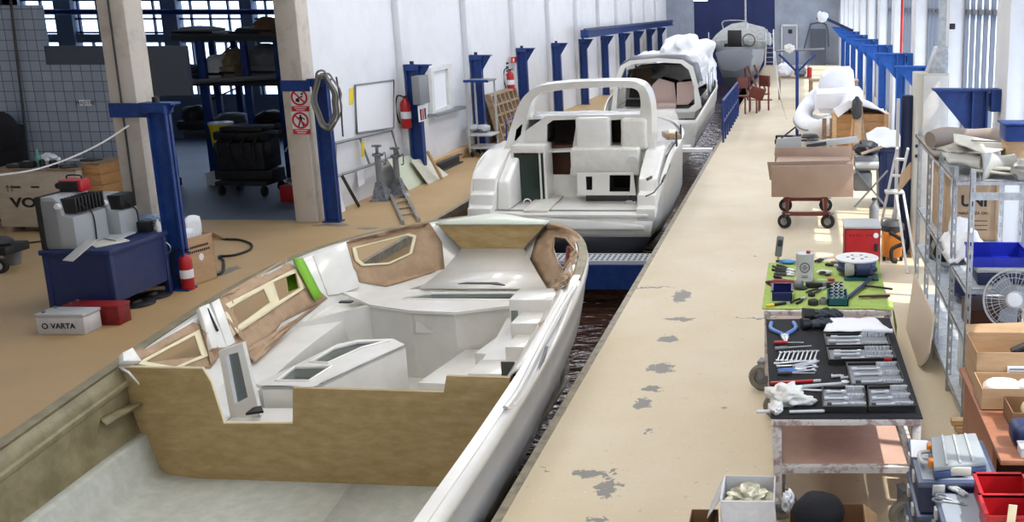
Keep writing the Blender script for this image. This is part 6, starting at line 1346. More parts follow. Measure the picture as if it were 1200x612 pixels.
tag(MB().tube(bez([V((1.36, 10.55, 2.16)), V((1.6, 10.7, 2.19)), V((1.9, 10.7, 2.18)), V((2.15, 10.6, 2.17))], 5), lambda u: .085+.015*math.sin(9*u), 12).build('vinyl_roll', 'vinyl_brown'), 'brown vinyl roll lying across the back of the shelving top', 'roll')
heap([V((1.36, 10.0, 2.12)), V((1.52, 9.7, 2.13)), V((2.02, 10.0, 2.17)), V((1.8, 10.4, 2.17))], 0, 0, .02, 'vinyl_grey', 'grey sheet under the pale slotted sheet on the shelving top', seed=4)
e_ = heap([V((1.50, 9.85, 2.22)), V((1.70, 9.30, 2.18)), V((2.12, 9.85, 2.19)), V((1.56, 10.3, 2.24))], 0, 0, .015, 'vinyl_pale', 'pale sheet with a straight slot on top of the heap on the shelving', seed=5, wav=.008)
MB().bar(V((1.66, 9.82, 2.246)), V((1.97, 9.88, 2.226)), .015, .012).build('slot', 'vinyl_brown', e_)
heap([V((1.37, 9.25, 2.10)), V((1.95, 8.95, 2.06)), V((2.10, 9.5, 2.10)), V((1.37, 9.75, 2.12))], 0, 0, .02, 'vinyl_grey', 'wide grey sheet hanging over the front of the shelving top', seed=6, wav=.03)
heap([V((1.55, 9.1, 2.06)), V((2.02, 8.92, 2.04)), V((2.1, 9.3, 2.06)), V((1.6, 9.5, 2.08))], 0, 0, .02, 'vinyl_pale', 'pale stiff sheet under the wide grey sheet on the shelving top', seed=7, wav=.012)
tag(MB().grid(lambda u, v: V((1.62+.34*v, 9.0+.25*math.sin(v*2), 2.13))+V((0, .11*math.cos(2*PI*u)*(1-.2*math.sin(3*v)), .10*math.sin(2*PI*u)*(1+.25*math.sin(5*v+1))-.02)), 20, 12).build('folded_vinyl', 'vinyl_grey', thick=.008), 'loosely folded grey vinyl bundle at the near edge of the shelving top', 'vinyl', 'upholstery sheets on the shelving')
tag(MB().ball(V((1.98, 8.98, 2.09)), .1, 3, (1.0, .8, .8), .35, 3, 14).build('grey_bundle', 'vinyl_grey'), 'small grey crumpled bundle at the right end of the shelving top', 'bundle')
bl_ = thing('blue_bin', 'blue plastic bin behind the sheets at the right edge of the shelving top', 'bin', (2.08, 9.7, 2.0)); MB().bx(1.93, 2.3, 9.55, 9.85, 2.27, 2.42, .02).build('bin_body', 'blue_steel', bl_); MB().bx(1.91, 2.32, 9.53, 9.87, 2.42, 2.44, .008).build('rim', 'blue_steel', bl_); MB().bx(1.95, 2.28, 9.57, 9.83, 2.0, 2.27, .01).build('pedestal_box', 'cardboard', bl_)
# large printed carton on the second shelf
pc = thing('printed_carton', 'large brown carton with dark lettering on the second shelf', 'carton', (1.75, 10.7, 1.22)); x0, x1, yk = 1.46, 2.0, 9.98
MB().bx(x0, x1, yk, yk+1.0, 1.224, 1.93, .006).build('carton', 'cardboard_pale', pc)
textobj('UNI', .15, (x0+.15, yk-.003, 1.62), (1, 0, 0), (0, 0, 1), 'print_ink', pc, bold=.006, align='LEFT')
textobj('NAUKA ZA DRI', .042, (x0+.13, yk-.003, 1.50), (1, 0, 0), (0, 0, 1), 'print_ink', pc, align='LEFT')
for k in range(3): MB().bx(x0+.14, x0+.42, yk-.003, yk, 1.42-.045*k, 1.427-.045*k).build('printed_line', 'print_ink', pc)
MB().bx(x0+.24, x0+.27, yk-.004, yk+1, 1.93, 1.935).build('tape', 'masking_tape', pc)
tag(MB().tube(bez([V((1.46, 9.55, 1.96)), V((1.45, 9.55, 1.75)), V((1.47, 9.54, 1.6)), V((1.44, 9.55, 1.45)), V((1.47, 9.55, 1.38))], 5), .014, 6).build('hanging_rope', 'rag'), 'knotted rope hanging from the shelving in front of the printed carton', 'rope')
# plastic film sheets on the second shelf, blue bin, black box
for k, (x, y, s, lab) in enumerate(((1.62, 9.75, .3, 'crumpled white film on the second shelf in front of the printed carton'), (1.6, 9.2, .32, 'white film sheet hanging over the second shelf edge'), (1.85, 11.3, .25, 'white film bundle at the far end of the second shelf'))):
    tag(MB().grid(lambda u, v: V((x-s*.75+1.3*s*u, y-s*.7+1.4*s*v, 1.232+.24*math.sin(PI*u)*math.sin(PI*v)+.09*abs(noise.noise(V((u*5, v*5, k*3+1))))-.0)), 16, 14).build('film_sheet', 'foam_white', thick=.006), lab, 'film', 'white film sheets on the second shelf')
def open_bin(x0, x1, y0, y1, z, h, mt, label, front=.5, name='storage_bin'):
    t = thing(name, label, 'bin', ((x0+x1)/2, (y0+y1)/2, z)); w = .008; m = MB()
    m.bx(x0, x1, y0, y1, z+.001, z+.012); m.bx(x0, x0+w, y0, y1, z+.012, z+h); m.bx(x1-w, x1, y0, y1, z+.012, z+h); m.bx(x0, x1, y1-w, y1, z+.012, z+h); m.bx(x0, x1, y0, y0+w, z+.012, z+h*front); m.build('bin_body', mt, t)
    m = MB(); r = .012; m.bx(x0-r, x0+w, y0-r, y1+r, z+h-.012, z+h+.004); m.bx(x1-w, x1+r, y0-r, y1+r, z+h-.012, z+h+.004); m.bx(x0-r, x1+r, y1-w, y1+r, z+h-.012, z+h+.004); m.build('rim', mt, t)
    MB().bx((x0+x1)/2-.05, (x0+x1)/2+.05, y0-.006, y0, z+h*front*.4, z+h*front*.8).build('label_holder', mt, t); return t
bkx = thing('black_case', 'long black case under the blue bin on the second shelf', 'case', (1.7, 8.5, 1.22)); MB().bx(1.50, 1.94, 8.3, 8.75, 1.224, 1.33, .02).build('case', 'navy', bkx); MB().bx(1.49, 1.95, 8.29, 8.76, 1.33, 1.365, .012).build('lid', 'light_grey', bkx); MB().bx(1.66, 1.78, 8.27, 8.30, 1.27, 1.29, .005).build('handle', 'black', bkx)
open_bin(1.46, 1.92, 8.35, 8.7, 1.367, .13, 'bin_blue', 'bright blue open bin on top of the long black case', .6)
# lower shelves: bag, coil, brown box, picture box, fan
bg_ = thing('tool_bag', 'dark navy bag on the third shelf behind the slotted posts', 'bag', (1.6, 9.4, .78)); MB().ball((1.62, 9.4, .93), .19, 3, (1, 1.3, .75), .25, 2, 31).build('bag', 'bin_navy', bg_); MB().tube(bez([V((1.5, 9.25, 1.02)), V((1.52, 9.3, 1.12)), V((1.56, 9.5, 1.12)), V((1.56, 9.55, 1.02))], 4), .012, 6).build('handle', 'black', bg_)
cw = thing('wire_coil', 'coil of pale wire on the third shelf at the far end', 'coil', (1.55, 10.5, .78)); m = MB()
for k in range(6): m.tube([V((1.6+.2*math.cos(a*PI/12), 10.45+.14*k/6+.05*math.sin(a), .8+.20+.2*math.sin(a*PI/12)*(.8+.03*k))) for a in range(24)], .011, 5, closed=True)
m.build('coil', 'cable_grey', cw)
dk = thing('black_drum', 'dark rounded drum at the far end of the third shelf', 'drum', (1.6, 11.0, .78)); MB().lathe((1.65, 11.05, .782), [(0, 0), (.2, 0), (.21, .1), (.2, .36), (.12, .4), (0, .4)], 18).build('drum', 'black', dk)
bb_ = thing('brown_box', 'dark brown box on the third shelf', 'box', (1.68, 8.6, .78)); MB().bx(1.46, 1.9, 8.35, 8.8, .784, .97, .008).build('box', 'desk_dark', bb_); MB().bx(1.455, 1.905, 8.345, 8.805, .97, .985, .004).build('lid', 'desk_dark', bb_)
pb = thing('picture_box', 'white appliance box with a dark picture on the lowest shelf', 'box', (1.7, 8.6, .16)); MB().bx(1.44, 1.98, 8.3, 8.8, .30, .72, .005).build('box', 'carton_white', pb); MB().bx(1.46, 1.96, 8.32, 8.78, .164, .30, .005).build('lower_box', 'cardboard_pale', pb)
MB().bx(1.47, 1.72, 8.296, 8.30, .36, .66).build('dark_picture', 'print_ink', pb); MB().ball((1.56, 8.292, .52), .055, 2, (1, .08, 1)).build('picture_disc', 'mid_grey', pb)
for k in range(3): MB().bx(1.74, 1.92, 8.296, 8.30, .60-.06*k, .625-.06*k).build('printed_row', 'print_ink', pb)
for k, (y, z, lab) in enumerate(((8.04, .098, 'upper pale timber offcut under the shelving corner'), (8.02, .049, 'middle pale timber offcut under the shelving corner'), (8.0, .0, 'lowest pale timber offcut on the floor under the shelving corner'))):
    tag(MB().bx(1.28+.03*k, 1.75+.05*k, y-.07, y+.02, z+.002, z+.048, .004).build('timber_offcut', 'wood_pale'), lab, 'timber', 'timber offcuts by the shelving')
fan = thing('desk_fan', 'grey table fan with a round wire cage in front of the shelving', 'fan', (1.85, 7.85, .9)); fc_ = Y(1189, 352, 7.95); n_ = V((-.25, -.93, .25)).normalized(); Rf = orient(n_)
RF = .245
m = MB()
for r in (.06, .12, .18, .22, RF): m.tube([fc_+Rf@V((r*math.cos(a*PI/20), r*math.sin(a*PI/20), .05*(1-(r/RF)**2)+.03)) for a in range(40)], .0025 if r < RF else .008, 5, closed=True)
for k in range(40): a = k*PI/20; m.tube([fc_+Rf@V((r*math.cos(a), r*math.sin(a), .05*(1-(r/RF)**2)+.03)) for r in (.06, .12, .18, RF)], .0018, 4)
m.tube([fc_+Rf@V((RF*math.cos(a*PI/20), RF*math.sin(a*PI/20), -.05)) for a in range(40)], .006, 5, closed=True)
for k in range(20): a = k*PI/10; m.tube([fc_+Rf@V((RF*math.cos(a), RF*math.sin(a), z)) for z in (.03, -.05)]+[fc_+Rf@V((.08*math.cos(a), .08*math.sin(a), -.12))], .0018, 4)
m.build('cage', 'light_grey', fan)
MB().lathe(fc_+n_*.05, [(0, .045), (.05, .04), (.068, .02), (.068, 0), (0, 0)], 24, n_).build('front_cap', 'paper', fan); MB().lathe(fc_-n_*.18, [(0, 0), (.06, 0), (.075, .05), (.07, .12), (0, .13)], 18, n_).build('motor', 'light_grey', fan)
for k in range(3):
    a0 = k*2*PI/3; pts = [V((.05*math.cos(a0), .05*math.sin(a0), .01))]+[V((r*math.cos(a0+d), r*math.sin(a0+d), z)) for r, d, z in ((.14, -.35, .02), (.21, -.1, .01), (.21, .5, -.02), (.14, .75, -.03), (.06, .7, -.02))]
    MB().prism([fc_+Rf@p for p in pts], n_*.003).build('blade', M('fan_blade', (150, 160, 172), .3) if k == 0 else 'fan_blade', fan)
MB().cyl(fc_-n_*.12+V((0, 0, -.02)), V((fc_.x+.03, fc_.y+.1, .785)), .02).build('stem', 'light_grey', fan); MB().lathe((fc_.x+.03, fc_.y+.1, .752), [(0, .03), (.1, .03), (.12, 0), (0, 0)], 20).build('base', 'light_grey', fan)
# --- large tan panel with a rounded corner leaning on the shelving
q = [V((0, 10.9, 0)), V((0, 9.75, 0)), V((0, 9.60, .03)), V((0, 9.52, .10)), V((0, 9.50, .2)), V((0, 9.85, .47)), V((0, 11.6, .45))]
q = [V((1.20+.34*p.z, p.y, p.z+.002)) for p in q]
tag(MB().prism(q, (.02, 0, 0), .004).build('leaning_sheet', M('sheet_tan', (188, 172, 152), .7)), 'large tan sheet with a rounded corner leaning against the shelving', 'sheet')
# ================================================================== WORKBENCHES WITH TOOLS
ZB = .85
def bench(c, fr_z, name, label, mt_top, legmt='worn_white'):
    t = thing(name, label, 'workbench', (sum(p.x for p in c)/4, sum(p.y for p in c)/4, 0)); f, r, b, l = c[0], c[1], c[2], c[3]
    MB().prism([p+V((0, 0, -.05)) for p in c], (0, 0, .045), .004).build('bench_top', mt_top, t)
    cen = sum(c, V())/4; ins = [p+(cen-p).normalized()*.06 for p in c]
    for p in ins: MB().bx(p.x-.028, p.x+.028, p.y-.028, p.y+.028, .22, ZB-.05, .004).build('leg', legmt, t)
    for i in range(4): MB().bar(V((ins[i].x, ins[i].y, fr_z)), V((ins[(i+1) % 4].x, ins[(i+1) % 4].y, fr_z)), .05, .045).build('rail', legmt, t)
    return t, ins
cA = [V((p.x, p.y, ZB)) for p in (Z(907, 491, ZB), Z(1080, 491, ZB), Z(1040, 374, ZB), Z(900, 376, ZB))]
tA, inA = bench(cA, .47, 'workbench', 'long white framed workbench covered with a black mat, in the front', 'worn_white')
MB().prism([V((p.x, p.y, .445)) for p in inA], (0, 0, .02)).build('lower_shelf', 'board_brown', tA)
MB().bar(V((inA[1].x-.12, inA[1].y, .80)), V((inA[1].x-.02, inA[1].y+.05, .48)), .04, .04).build('brace', 'worn_white', tA)
def big_wheel(x, y, r, par, ang=0.):
    d = V((math.cos(ang), math.sin(ang), 0))
    w = MB().lathe(V((x, y, r))-d*.03, [(r*.55, 0), (r*.85, -.004), (r, .012), (r, .048), (r*.85, .064), (r*.55, .06), (r*.55, 0)], 28, d).build('wheel', M('tyre_grey', (128, 122, 112), .8) if 'tyre_grey' not in MATS else 'tyre_grey', par)
    MB().lathe(V((x, y, r))-d*.025, [(0, .01), (r*.2, .0), (r*.56, .012), (r*.56, .045), (r*.2, .06), (0, .06)], 20, d).build('wheel_hub', 'mid_grey', w)
    f = MB(); f.bar(V((x, y, r))-d*.05, V((x, y, .27))-d*.05+V((0, .05, 0)), .05, .012); f.bar(V((x, y, r))+d*.05, V((x, y, .27))+d*.05+V((0, .05, 0)), .05, .012); f.bar(V((x, y+.05, .27))-d*.06, V((x, y+.05, .27))+d*.06, .06, .02); f.build('wheel_fork', 'mid_grey', par)
big_wheel(inA[1].x-.06, inA[1].y+.06, .11, tA, PI/2+.35); big_wheel(inA[3].x+.04, inA[3].y-.05, .11, tA, PI/2-.2); big_wheel(inA[2].x, inA[2].y, .11, tA, PI/2); big_wheel(inA[0].x+.02, inA[0].y+.2, .11, tA, PI/2)
mt_ = [p+V((0, 0, -.004)) for p in cA]; mt_ = [mt_[0]+V((-.02, 0, 0)), mt_[1]+V((.01, 0, 0)), mt_[2]+V((.02, .03, 0)), mt_[3]+V((-.02, .03, 0))]
tag(MB().prism(mt_, (0, 0, .008), .003).build('black_mat', 'dark_fabric'), 'black cloth mat covering the front workbench', 'mat'); ZA = ZB+.006
cB = [V((p.x, p.y, ZB)) for p in (Z(895, 364, ZB), Z(1045, 364, ZB), Z(1028, 307, ZB), Z(903, 309, ZB))]
tB, inB = bench(cB, .3, 'workbench', 'white workbench with a green cloth top, behind the front one', 'worn_white')
MB().prism([V((p.x, p.y, .29)) for p in inB], (0, 0, .02)).build('lower_shelf', 'board_brown', tB)
wq = Z(893, 457); big_wheel(wq.x, wq.y, .125, tB, PI/2-.25); big_wheel(inB[1].x, inB[1].y+.05, .11, tB, PI/2); big_wheel(inB[2].x-.04, inB[2].y, .11, tB, PI/2); big_wheel(inB[3].x+.04, inB[3].y, .11, tB, PI/2)
gq = [p.copy() for p in cB]
gm = MB().prism([gq[0]+V((-.02, .04, 0)), gq[1]+V((-.03, .04, 0)), gq[2]+V((.02, .02, 0)), gq[3]+V((-.02, .02, 0))], (0, 0, .006), .002)
gm.loft([[gq[1]+V((-.16, .02, .007)), gq[1]+V((-.0, .30, .007))], [gq[1]+V((.02, .0, .0)), gq[1]+V((.03, .32, .0))], [gq[1]+V((.05, -.02, -.15)), gq[1]+V((.05, .30, -.2))], [gq[1]+V((.04, .03, -.33)), gq[1]+V((.07, .22, -.35))]], closed=False)
tag(gm.build('green_cloth', 'green_cloth'), 'bright green cloth over the rear workbench, hanging down at its right corner', 'cloth'); ZG = ZB+.008
for k, (px, py, s, mt, lab) in enumerate(((930, 372, .13, 'dark_machine', 'black striped parts box on the lower shelf of the green bench'), (990, 372, .12, 'desk_dark', 'brown machine part on the lower shelf of the green bench'))):
    q = Y(px, py+12, 9.3); t = thing('machine_part', lab, 'part box', (q.x, 9.3, .31)); MB().box((q.x, 9.3, .31+s*.6), (s*2.4, s*1.6, s*1.2), .012).build('housing', mt, t)
    for j in range(4): MB().bx(q.x-s+.55*s*j-.012, q.x-s+.55*s*j+.012, 9.3-s*.8-.012, 9.3-s*.8, .33, .31+s*1.1).build('fin', 'mid_grey' if k == 0 else 'red_brown', t)
# ---- generic tools, built along +x with their base at z = 0
def place(t, p0, p1, z, lift=0.):
    a, b = Z(p0[0], p0[1], z), Z(p1[0], p1[1], z); t.location = a+V((0, 0, lift)); t.rotation_euler = (0, 0, math.atan2(b.y-a.y, b.x-a.x)); return t
def plen(p0, p1, z): return (Z(p0[0], p0[1], z)-Z(p1[0], p1[1], z)).length
def screwdriver(p0, p1, z, hmat, label, hl=.11, r=.016):
    L = plen(p0, p1, z); t = thing('screwdriver', label, 'screwdriver')
    MB().lathe((0, 0, r), [(0, 0), (r*.8, 0), (r, .01), (r*.85, hl*.3), (r, hl*.5), (r*.7, hl*.92), (r*.5, hl), (0, hl)], 12, (1, 0, 0)).build('handle', hmat, t); MB().cyl((hl, 0, r), (L, 0, r*.7), .004).build('shaft', 'tool_steel', t); return place(t, p0, p1, z)
def wrench_mesh(t, L, w=.011):
    m = MB(); m.bx(.02, L-.025, -w/2, w/2, .002, .009, .002)
    m.lathe((.013, 0, .001), [(.008, 0), (.015, 0), (.015, .009), (.008, .009), (.008, 0)], 14)
    m.prism([(L-.03, -w*.5, .001), (L-.02, -w*1.2, .001), (L-.002, -w*1.25, .001), (L-.002, -w*.55, .001), (L-.014, -w*.4, .001), (L-.014, w*.4, .001), (L-.002, w*.55, .001), (L-.002, w*1.25, .001), (L-.02, w*1.2, .001), (L-.03, w*.5, .001)], (0, 0, .009)); m.build('wrench_body', 'tool_steel', t)
def wrench(p0, p1, z, label, group=None, w=.012):
    L = plen(p0, p1, z); t = thing('wrench', label, 'wrench', group=group); wrench_mesh(t, L, w); return place(t, p0, p1, z)
def pliers(p0, p1, z, hmat, label, spread=.12, name='pliers', s=1.):
    L = plen(p0, p1, z); t = thing(name, label, 'pliers'); n = L*.62
    for sg in (-1, 1): MB().tube(bez([(0, sg*spread*n*.9, .014), (n*.5, sg*spread*n, .014), (n, sg*.012, .014)], 4), .010*s, 7).build('handle', hmat, t)
    m = MB(); m.lathe((n+.01, 0, .004), [(0, 0), (.018*s, 0), (.018*s, .018), (0, .018)], 14)
    for sg in (-1, 1): m.prism([(n, sg*.002, .005), (n, sg*.02*s, .005), (n+.05*s, sg*.018*s, .005), (L, sg*.005, .005), (L, sg*.001, .005)], (0, 0, .014), .002)
    m.build('jaws', 'tool_steel', t); return place(t, p0, p1, z)
def lump(px, py, z, sx, sy, sz, mt, label, name, cat, seed=0, amp=.25, rz=0., group=None, part='body', sub=3, detail=None):
    q = Z(px, py, z); t = thing(name, label, cat, q, group); MB().ball(q+V((0, 0, sz)), 1, sub, (sx, sy, sz), amp, 2.4, seed, rz).build(part, mt, t); return t, q
# ---- tools on the black mat
bc_ = pliers((917, 380), (921, 403), ZA, 'handle_blue', 'bolt cutter with spread blue handles at the far left of the black mat', .32, 'bolt_cutter', 1.7)
screwdriver((907, 404), (942, 403), ZA, 'red', 'screwdriver with a red handle below the bolt cutter'); screwdriver((908, 411), (951, 407), ZA, 'mid_grey', 'long grey screwdriver below the red one')
for k in range(9):
    x = 911+5.3*k; wrench((x, 424+.1*k), (x+4.5, 413-.2*k), ZA, 'combination wrench number %s from the left in the row of short wrenches on the mat' % ('one', 'two', 'three', 'four', 'five', 'six', 'seven', 'eight', 'nine')[k], 'row of short wrenches')
for k, (p0, p1, lab) in enumerate((((907, 427), (958, 423), 'longest combination wrench of the loose pile on the mat'), ((910, 430), (955, 428), 'combination wrench second in the loose pile on the mat'), ((917, 434), (958, 430), 'combination wrench third in the loose pile on the mat'), ((925, 437), (956, 434), 'shortest combination wrench of the loose pile on the mat'))): wrench(p0, p1, ZA, lab, 'loose wrenches', .02)
pliers((912, 437), (945, 434), ZA, 'handle_blue', 'pliers with blue grips next to the loose wrenches', .16); screwdriver((911, 440), (955, 439), ZA, 'dark_grey', 'dark flat file below the blue pliers')
pliers((930, 432), (960, 425), ZA, 'tool_steel', 'locking pliers of plain steel on the loose wrenches', .14)
pb_ = thing('pry_bar', 'long pry bar with a red grip lying across the mat', 'pry bar'); L = plen((903, 451), (962, 448), ZA); MB().bx(0, L*.85, -.012, .012, .001, .022, .005).build('grip', 'red', pb_); MB().prism([(L*.85, -.012, .004), (L, -.004, .004), (L, .012, .004), (L*.85, .012, .004)], (0, 0, .014)).build('tip', 'tool_steel', pb_); place(pb_, (903, 451), (962, 448), ZA)
tb_ = thing('torque_wrench', 'long steel torque wrench with a blue collar above the white rag', 'torque wrench'); L = plen((905, 459), (995, 452), ZA); MB().cyl((0, 0, .018), (L*.9, 0, .018), .014).build('shaft', 'tool_steel', tb_); MB().cyl((L*.15, 0, .018), (L*.32, 0, .018), .018).build('collar', 'bin_blue', tb_); MB().lathe((L*.95, 0, .004), [(0, 0), (.03, 0), (.03, .03), (0, .034)], 16).build('ratchet_head', 'tool_steel', tb_); place(tb_, (905, 459), (995, 452), ZA)
wrench((918, 456), (985, 460), ZA, 'big plain wrench crossing under the torque wrench', None, .03)
for k, (a, b, lab) in enumerate((((925, 485), (966, 484), 'steel tube at the near edge of the black mat'), ((887, 485), (906, 484), 'thin steel tube sticking out at the left corner of the black mat'))):
    t = thing('steel_tube', lab, 'tube'); L = plen(a, b, ZA); MB().cyl((0, 0, .013), (L, 0, .013), .011).build('tube', 'tool_steel', t); MB().cyl((L-.004, 0, .013), (L+.002, 0, .013), .008).build('bore', 'black', t); place(t, a, b, ZA)
for k, (px, py, lab) in enumerate(((976, 443, 'loose steel socket left of the middle tool case'), (987, 445, 'loose adapter beside the loose socket on the mat'))):
    t = thing('socket', lab, 'socket', Z(px, py, ZA), None); q = Z(px, py, ZA); MB().cyl(q+V((0, 0, .012)), q+V((.06, .01, .012)), .012).cyl(q+V((.06, .01, .012)), q+V((.08, .013, .012)), .008).build('socket_body', 'tool_steel', t); MB().cyl(q+V((-.012, 0, .012)), q+V((0, 0, .012)), .016).build('drive_end', 'tool_steel', t)
q = Z(918, 473, ZA); rg = MB().ball(q+V((.02, .02, .06)), .12, 4, (1.0, .95, .55), .55, 2.6, 3); rg.ball(q+V((.13, -.02, .03)), .07, 3, (1.3, .6, .5), .4, 3, 5); rg.ball(q+V((-.05, -.12, .02)), .07, 3, (.7, 1.2, .6), .4, 3, 6)
tag(rg.build('rag', 'rag', None, smooth=80), 'crumpled white rag at the near left corner of the black mat', 'rag')
for k, (px, py, s, lab) in enumerate(((962, 374, 1.1, 'black work glove at the far edge of the black mat, upper one'), (957, 385, .9, 'black work glove in front of the upper glove'))):
    t = thing('work_glove', lab, 'glove', Z(px, py, ZA), 'black work gloves'); q = Z(px, py, ZA); MB().ball(q+V((0, 0, .04)), .07*s, 3, (1.2, .9, .55), .3, 3, k).build('palm', M('glove', (40, 44, 54), .9, col2=(64, 68, 78), scale=30) if k == 0 else 'glove', t)
    for j in range(4): a = -.7+.4*j; MB().tube(bez([q+V((.05*math.cos(a), .05*math.sin(a), .05)), q+V((.12*s*math.cos(a), .12*s*math.sin(a), .06)), q+V((.17*s*math.cos(a), .17*s*math.sin(a), .02))], 4), .018*s, 7).build('finger', 'glove', t)
    MB().tube(bez([q+V((0, .06, .05)), q+V((.05, .12*s, .05)), q+V((.08, .14*s, .02))], 4), .018*s, 7).build('thumb', 'glove', t); MB().cyl(q+V((-.06, 0, .04)), q+V((-.14*s, -.02, .04)), .05*s, .06*s).build('cuff', 'black', t)
# open tool cases
def case(quad, zlay, name_lab, seed, sock_lab, sock_group, lid=None, rows=3, red=False):
    r = random.Random(seed); t = thing('tool_case', name_lab, 'tool case', sum(quad, V())/4, 'open socket cases on the black mat')
    a, b, c, d = quad; H = .045
    MB().prism(quad, (0, 0, .012), .003).build('case_shell', 'black', t)
    def P(u, v, z=0.): return a.lerp(b, u).lerp(d.lerp(c, u), v)+V((0, 0, z))
    MB().holed([P(0, 0, .012), P(1, 0, .012), P(1, 1, .012), P(0, 1, .012)], [[P(.03, .05, .012), P(.97, .05, .012), P(.97, .95, .012), P(.03, .95, .012)]], (0, 0, H-.012)).build('case_rim', 'black', t)
    MB().prism([P(.03, .05, .012), P(.97, .05, .012), P(.97, .95, .012), P(.03, .95, .012)], (0, 0, .012)).build('tray_insert', M('tray_grey', (122, 126, 132), .6) if 'tray_grey' not in MATS else 'tray_grey', t)
    L = (b-a).length; W = (d-a).length; an = math.atan2((b-a).y, (b-a).x)
    for k in range(3):
        v = .16+.3*k+r.uniform(-.03, .03); u0 = r.uniform(.05, .12); u1 = r.uniform(.45, .6)
        x = thing('drive_bar', 'chrome drive bar in row %s of the %s' % (('one', 'two', 'three')[k], sock_lab), 'bar', P(u0, v, .024), sock_group)
        MB().cyl(P(u0, v, .034), P(u1, v, .034), .008).build('shaft', 'tool_steel', x); MB().cyl(P(u0, v, .034), P(u0+.1, v, .034), .014).build('grip', 'tool_steel' if k else 'dark_grey', x); MB().box(P(u1, v, .034), (.03, .03, .022), .004, rz=an).build('head', 'tool_steel', x)
    proto = None
    for k in range(rows*7):
        u = .60+.055*(k % 7)+r.uniform(-.004, .004); v = .14+(.78/(rows-1))*(k//7) if rows > 1 else .5; rad = r.uniform(.010, .017)
        p = P(min(u, .95), v, .024)
        if proto is None:
            proto = MB().lathe((0, 0, 0), [(0, .0), (1, 0), (1, 2.0), (.62, 2.0), (.62, 1.0), (0, 1.0)], 14).build('socket', 'tool_steel'); tag(proto, 'small chrome socket in the '+sock_lab, 'socket', sock_group); o = proto
        else: o = proto.copy(); C.objects.link(o)
        o.location = p; o.scale = (rad, rad, .014)
    return t, P
def zq(pts, z=ZA): return [Z(a, b, z) for a, b in pts]
case(zq([(971, 428), (1051, 426), (1045, 412), (968, 413)]), ZA, 'open tool case under the white paper, its lower tray', 3, 'far tool case', 'sockets in the far case')
case(zq([(968, 411), (1044, 410), (1040, 396), (965, 397)]), ZA, 'lid half of the far tool case, beside the white paper', 4, 'lid half of the far case', 'sockets in the far case lid', rows=2)
case(zq([(997, 458), (1062, 457), (1052, 430), (991, 431)]), ZA, 'open tool case with curved handle in the middle of the mat', 5, 'middle tool case', 'sockets in the middle case')
case(zq([(964, 484), (1016, 484), (1013, 459), (963, 459)]), ZA, 'left half of the open tool case at the near edge of the mat', 6, 'left near tool case', 'sockets in the left near case')
case(zq([(1018, 484), (1073, 483), (1063, 458), (1016, 459)]), ZA, 'right half of the open tool case at the near edge of the mat', 7, 'right near tool case', 'sockets in the right near case')
tag(MB().grid(lambda u, v: Z(973-8*v+u*(52+28*v), 380+16*v, ZA)+V((0, 0, .055+.02*noise.noise(V((u*4, v*3, 2))))), 12, 6).build('paper_sheet', 'paper', thick=.004), 'white paper sheet lying over the far tool case', 'paper')
t = thing('paper_roll', 'rolled strip of white paper at the right end of the far tool case', 'paper'); L = plen((1010, 396), (1046, 397), ZA); MB().cyl((0, 0, .02), (L, 0, .02), .018).build('roll', 'paper', t); place(t, (1010, 396), (1046, 397), ZA, .045)
t = thing('red_clip', 'small red clip at the edge of the far tool case', 'clip', Z(1040, 426, ZA)); MB().box(Z(1040, 425, ZA)+V((0, -.02, .03)), (.06, .025, .03), .008).build('clip', 'red', t)
# ---- tools on the green cloth
hm_ = thing('handheld_meter', 'grey handheld meter standing upright at the far left corner of the green cloth', 'meter', Z(913, 306, ZG)); q = Z(912, 307, ZG)
MB().box(q+V((.012, 0, .17)), (.075, .045, .22), .014, rot=(-.1, .12, 0)).build('meter_body', 'mid_grey', hm_); MB().box(q+V((.02, -.026, .21)), (.05, .008, .07), .004, rot=(-.1, .12, 0)).build('screen', 'dark_grey', hm_); MB().cyl(q+V((0, 0, .001)), q+V((.0, 0, .08)), .012).build('probe', 'yellow', hm_); MB().lathe(q+V((0, 0, .001)), [(0, 0), (.03, 0), (.02, .02), (0, .02)], 12).build('foot', 'black', hm_)
lump(923, 309, ZG, .09, .05, .022, 'cyan_blue', 'crumpled blue rubber glove at the far edge of the green cloth', 'rubber_glove', 'glove', 5)
can = thing('paint_can', 'white metal can with a round dark emblem on the green cloth', 'can', Z(943, 328, ZG)); q = Z(943, 328, ZG); rC = .088; hC = Y(943, 296, q.y).z-ZG
MB().lathe(q, [(0, .001), (rC, .001), (rC+.003, .006), (rC, .012), (rC, hC-.012), (rC+.003, hC-.006), (rC, hC), (rC*.92, hC-.006), (0, hC-.006)], 32, ).build('can_body', 'carton_white', can, smooth=30)
MB().lathe(q+V((.035, -.01, hC-.006)), [(0, .025), (.02, .025), (.022, 0), (0, 0)], 14).build('cap', 'dark_red', can)
em = MB()
for k in range(28):
    for rr in (.05, .043):
        a = k*2*PI/28; a2 = (k+1)*2*PI/28
        def cp(x, z): th_ = -PI/2+x/rC; return q+V(((rC+.0015)*math.cos(th_), (rC+.0015)*math.sin(th_), hC*.52+z))
        em.tube([cp(rr*math.cos(a), rr*math.sin(a)), cp(rr*math.cos(a2), rr*math.sin(a2))], .0022, 4)
for dx, dz, w in ((0, .018, .03), (0, .0, .06), (0, -.018, .036)): em.tube([cp(dx-w/2+w*k/4, dz) for k in range(5)], .004, 4)
for dz in (-.085, -.1): em.tube([cp(-.03+.06*k/4, dz) for k in range(5)], .0025, 4)
em.build('emblem', 'dark_grey', can)
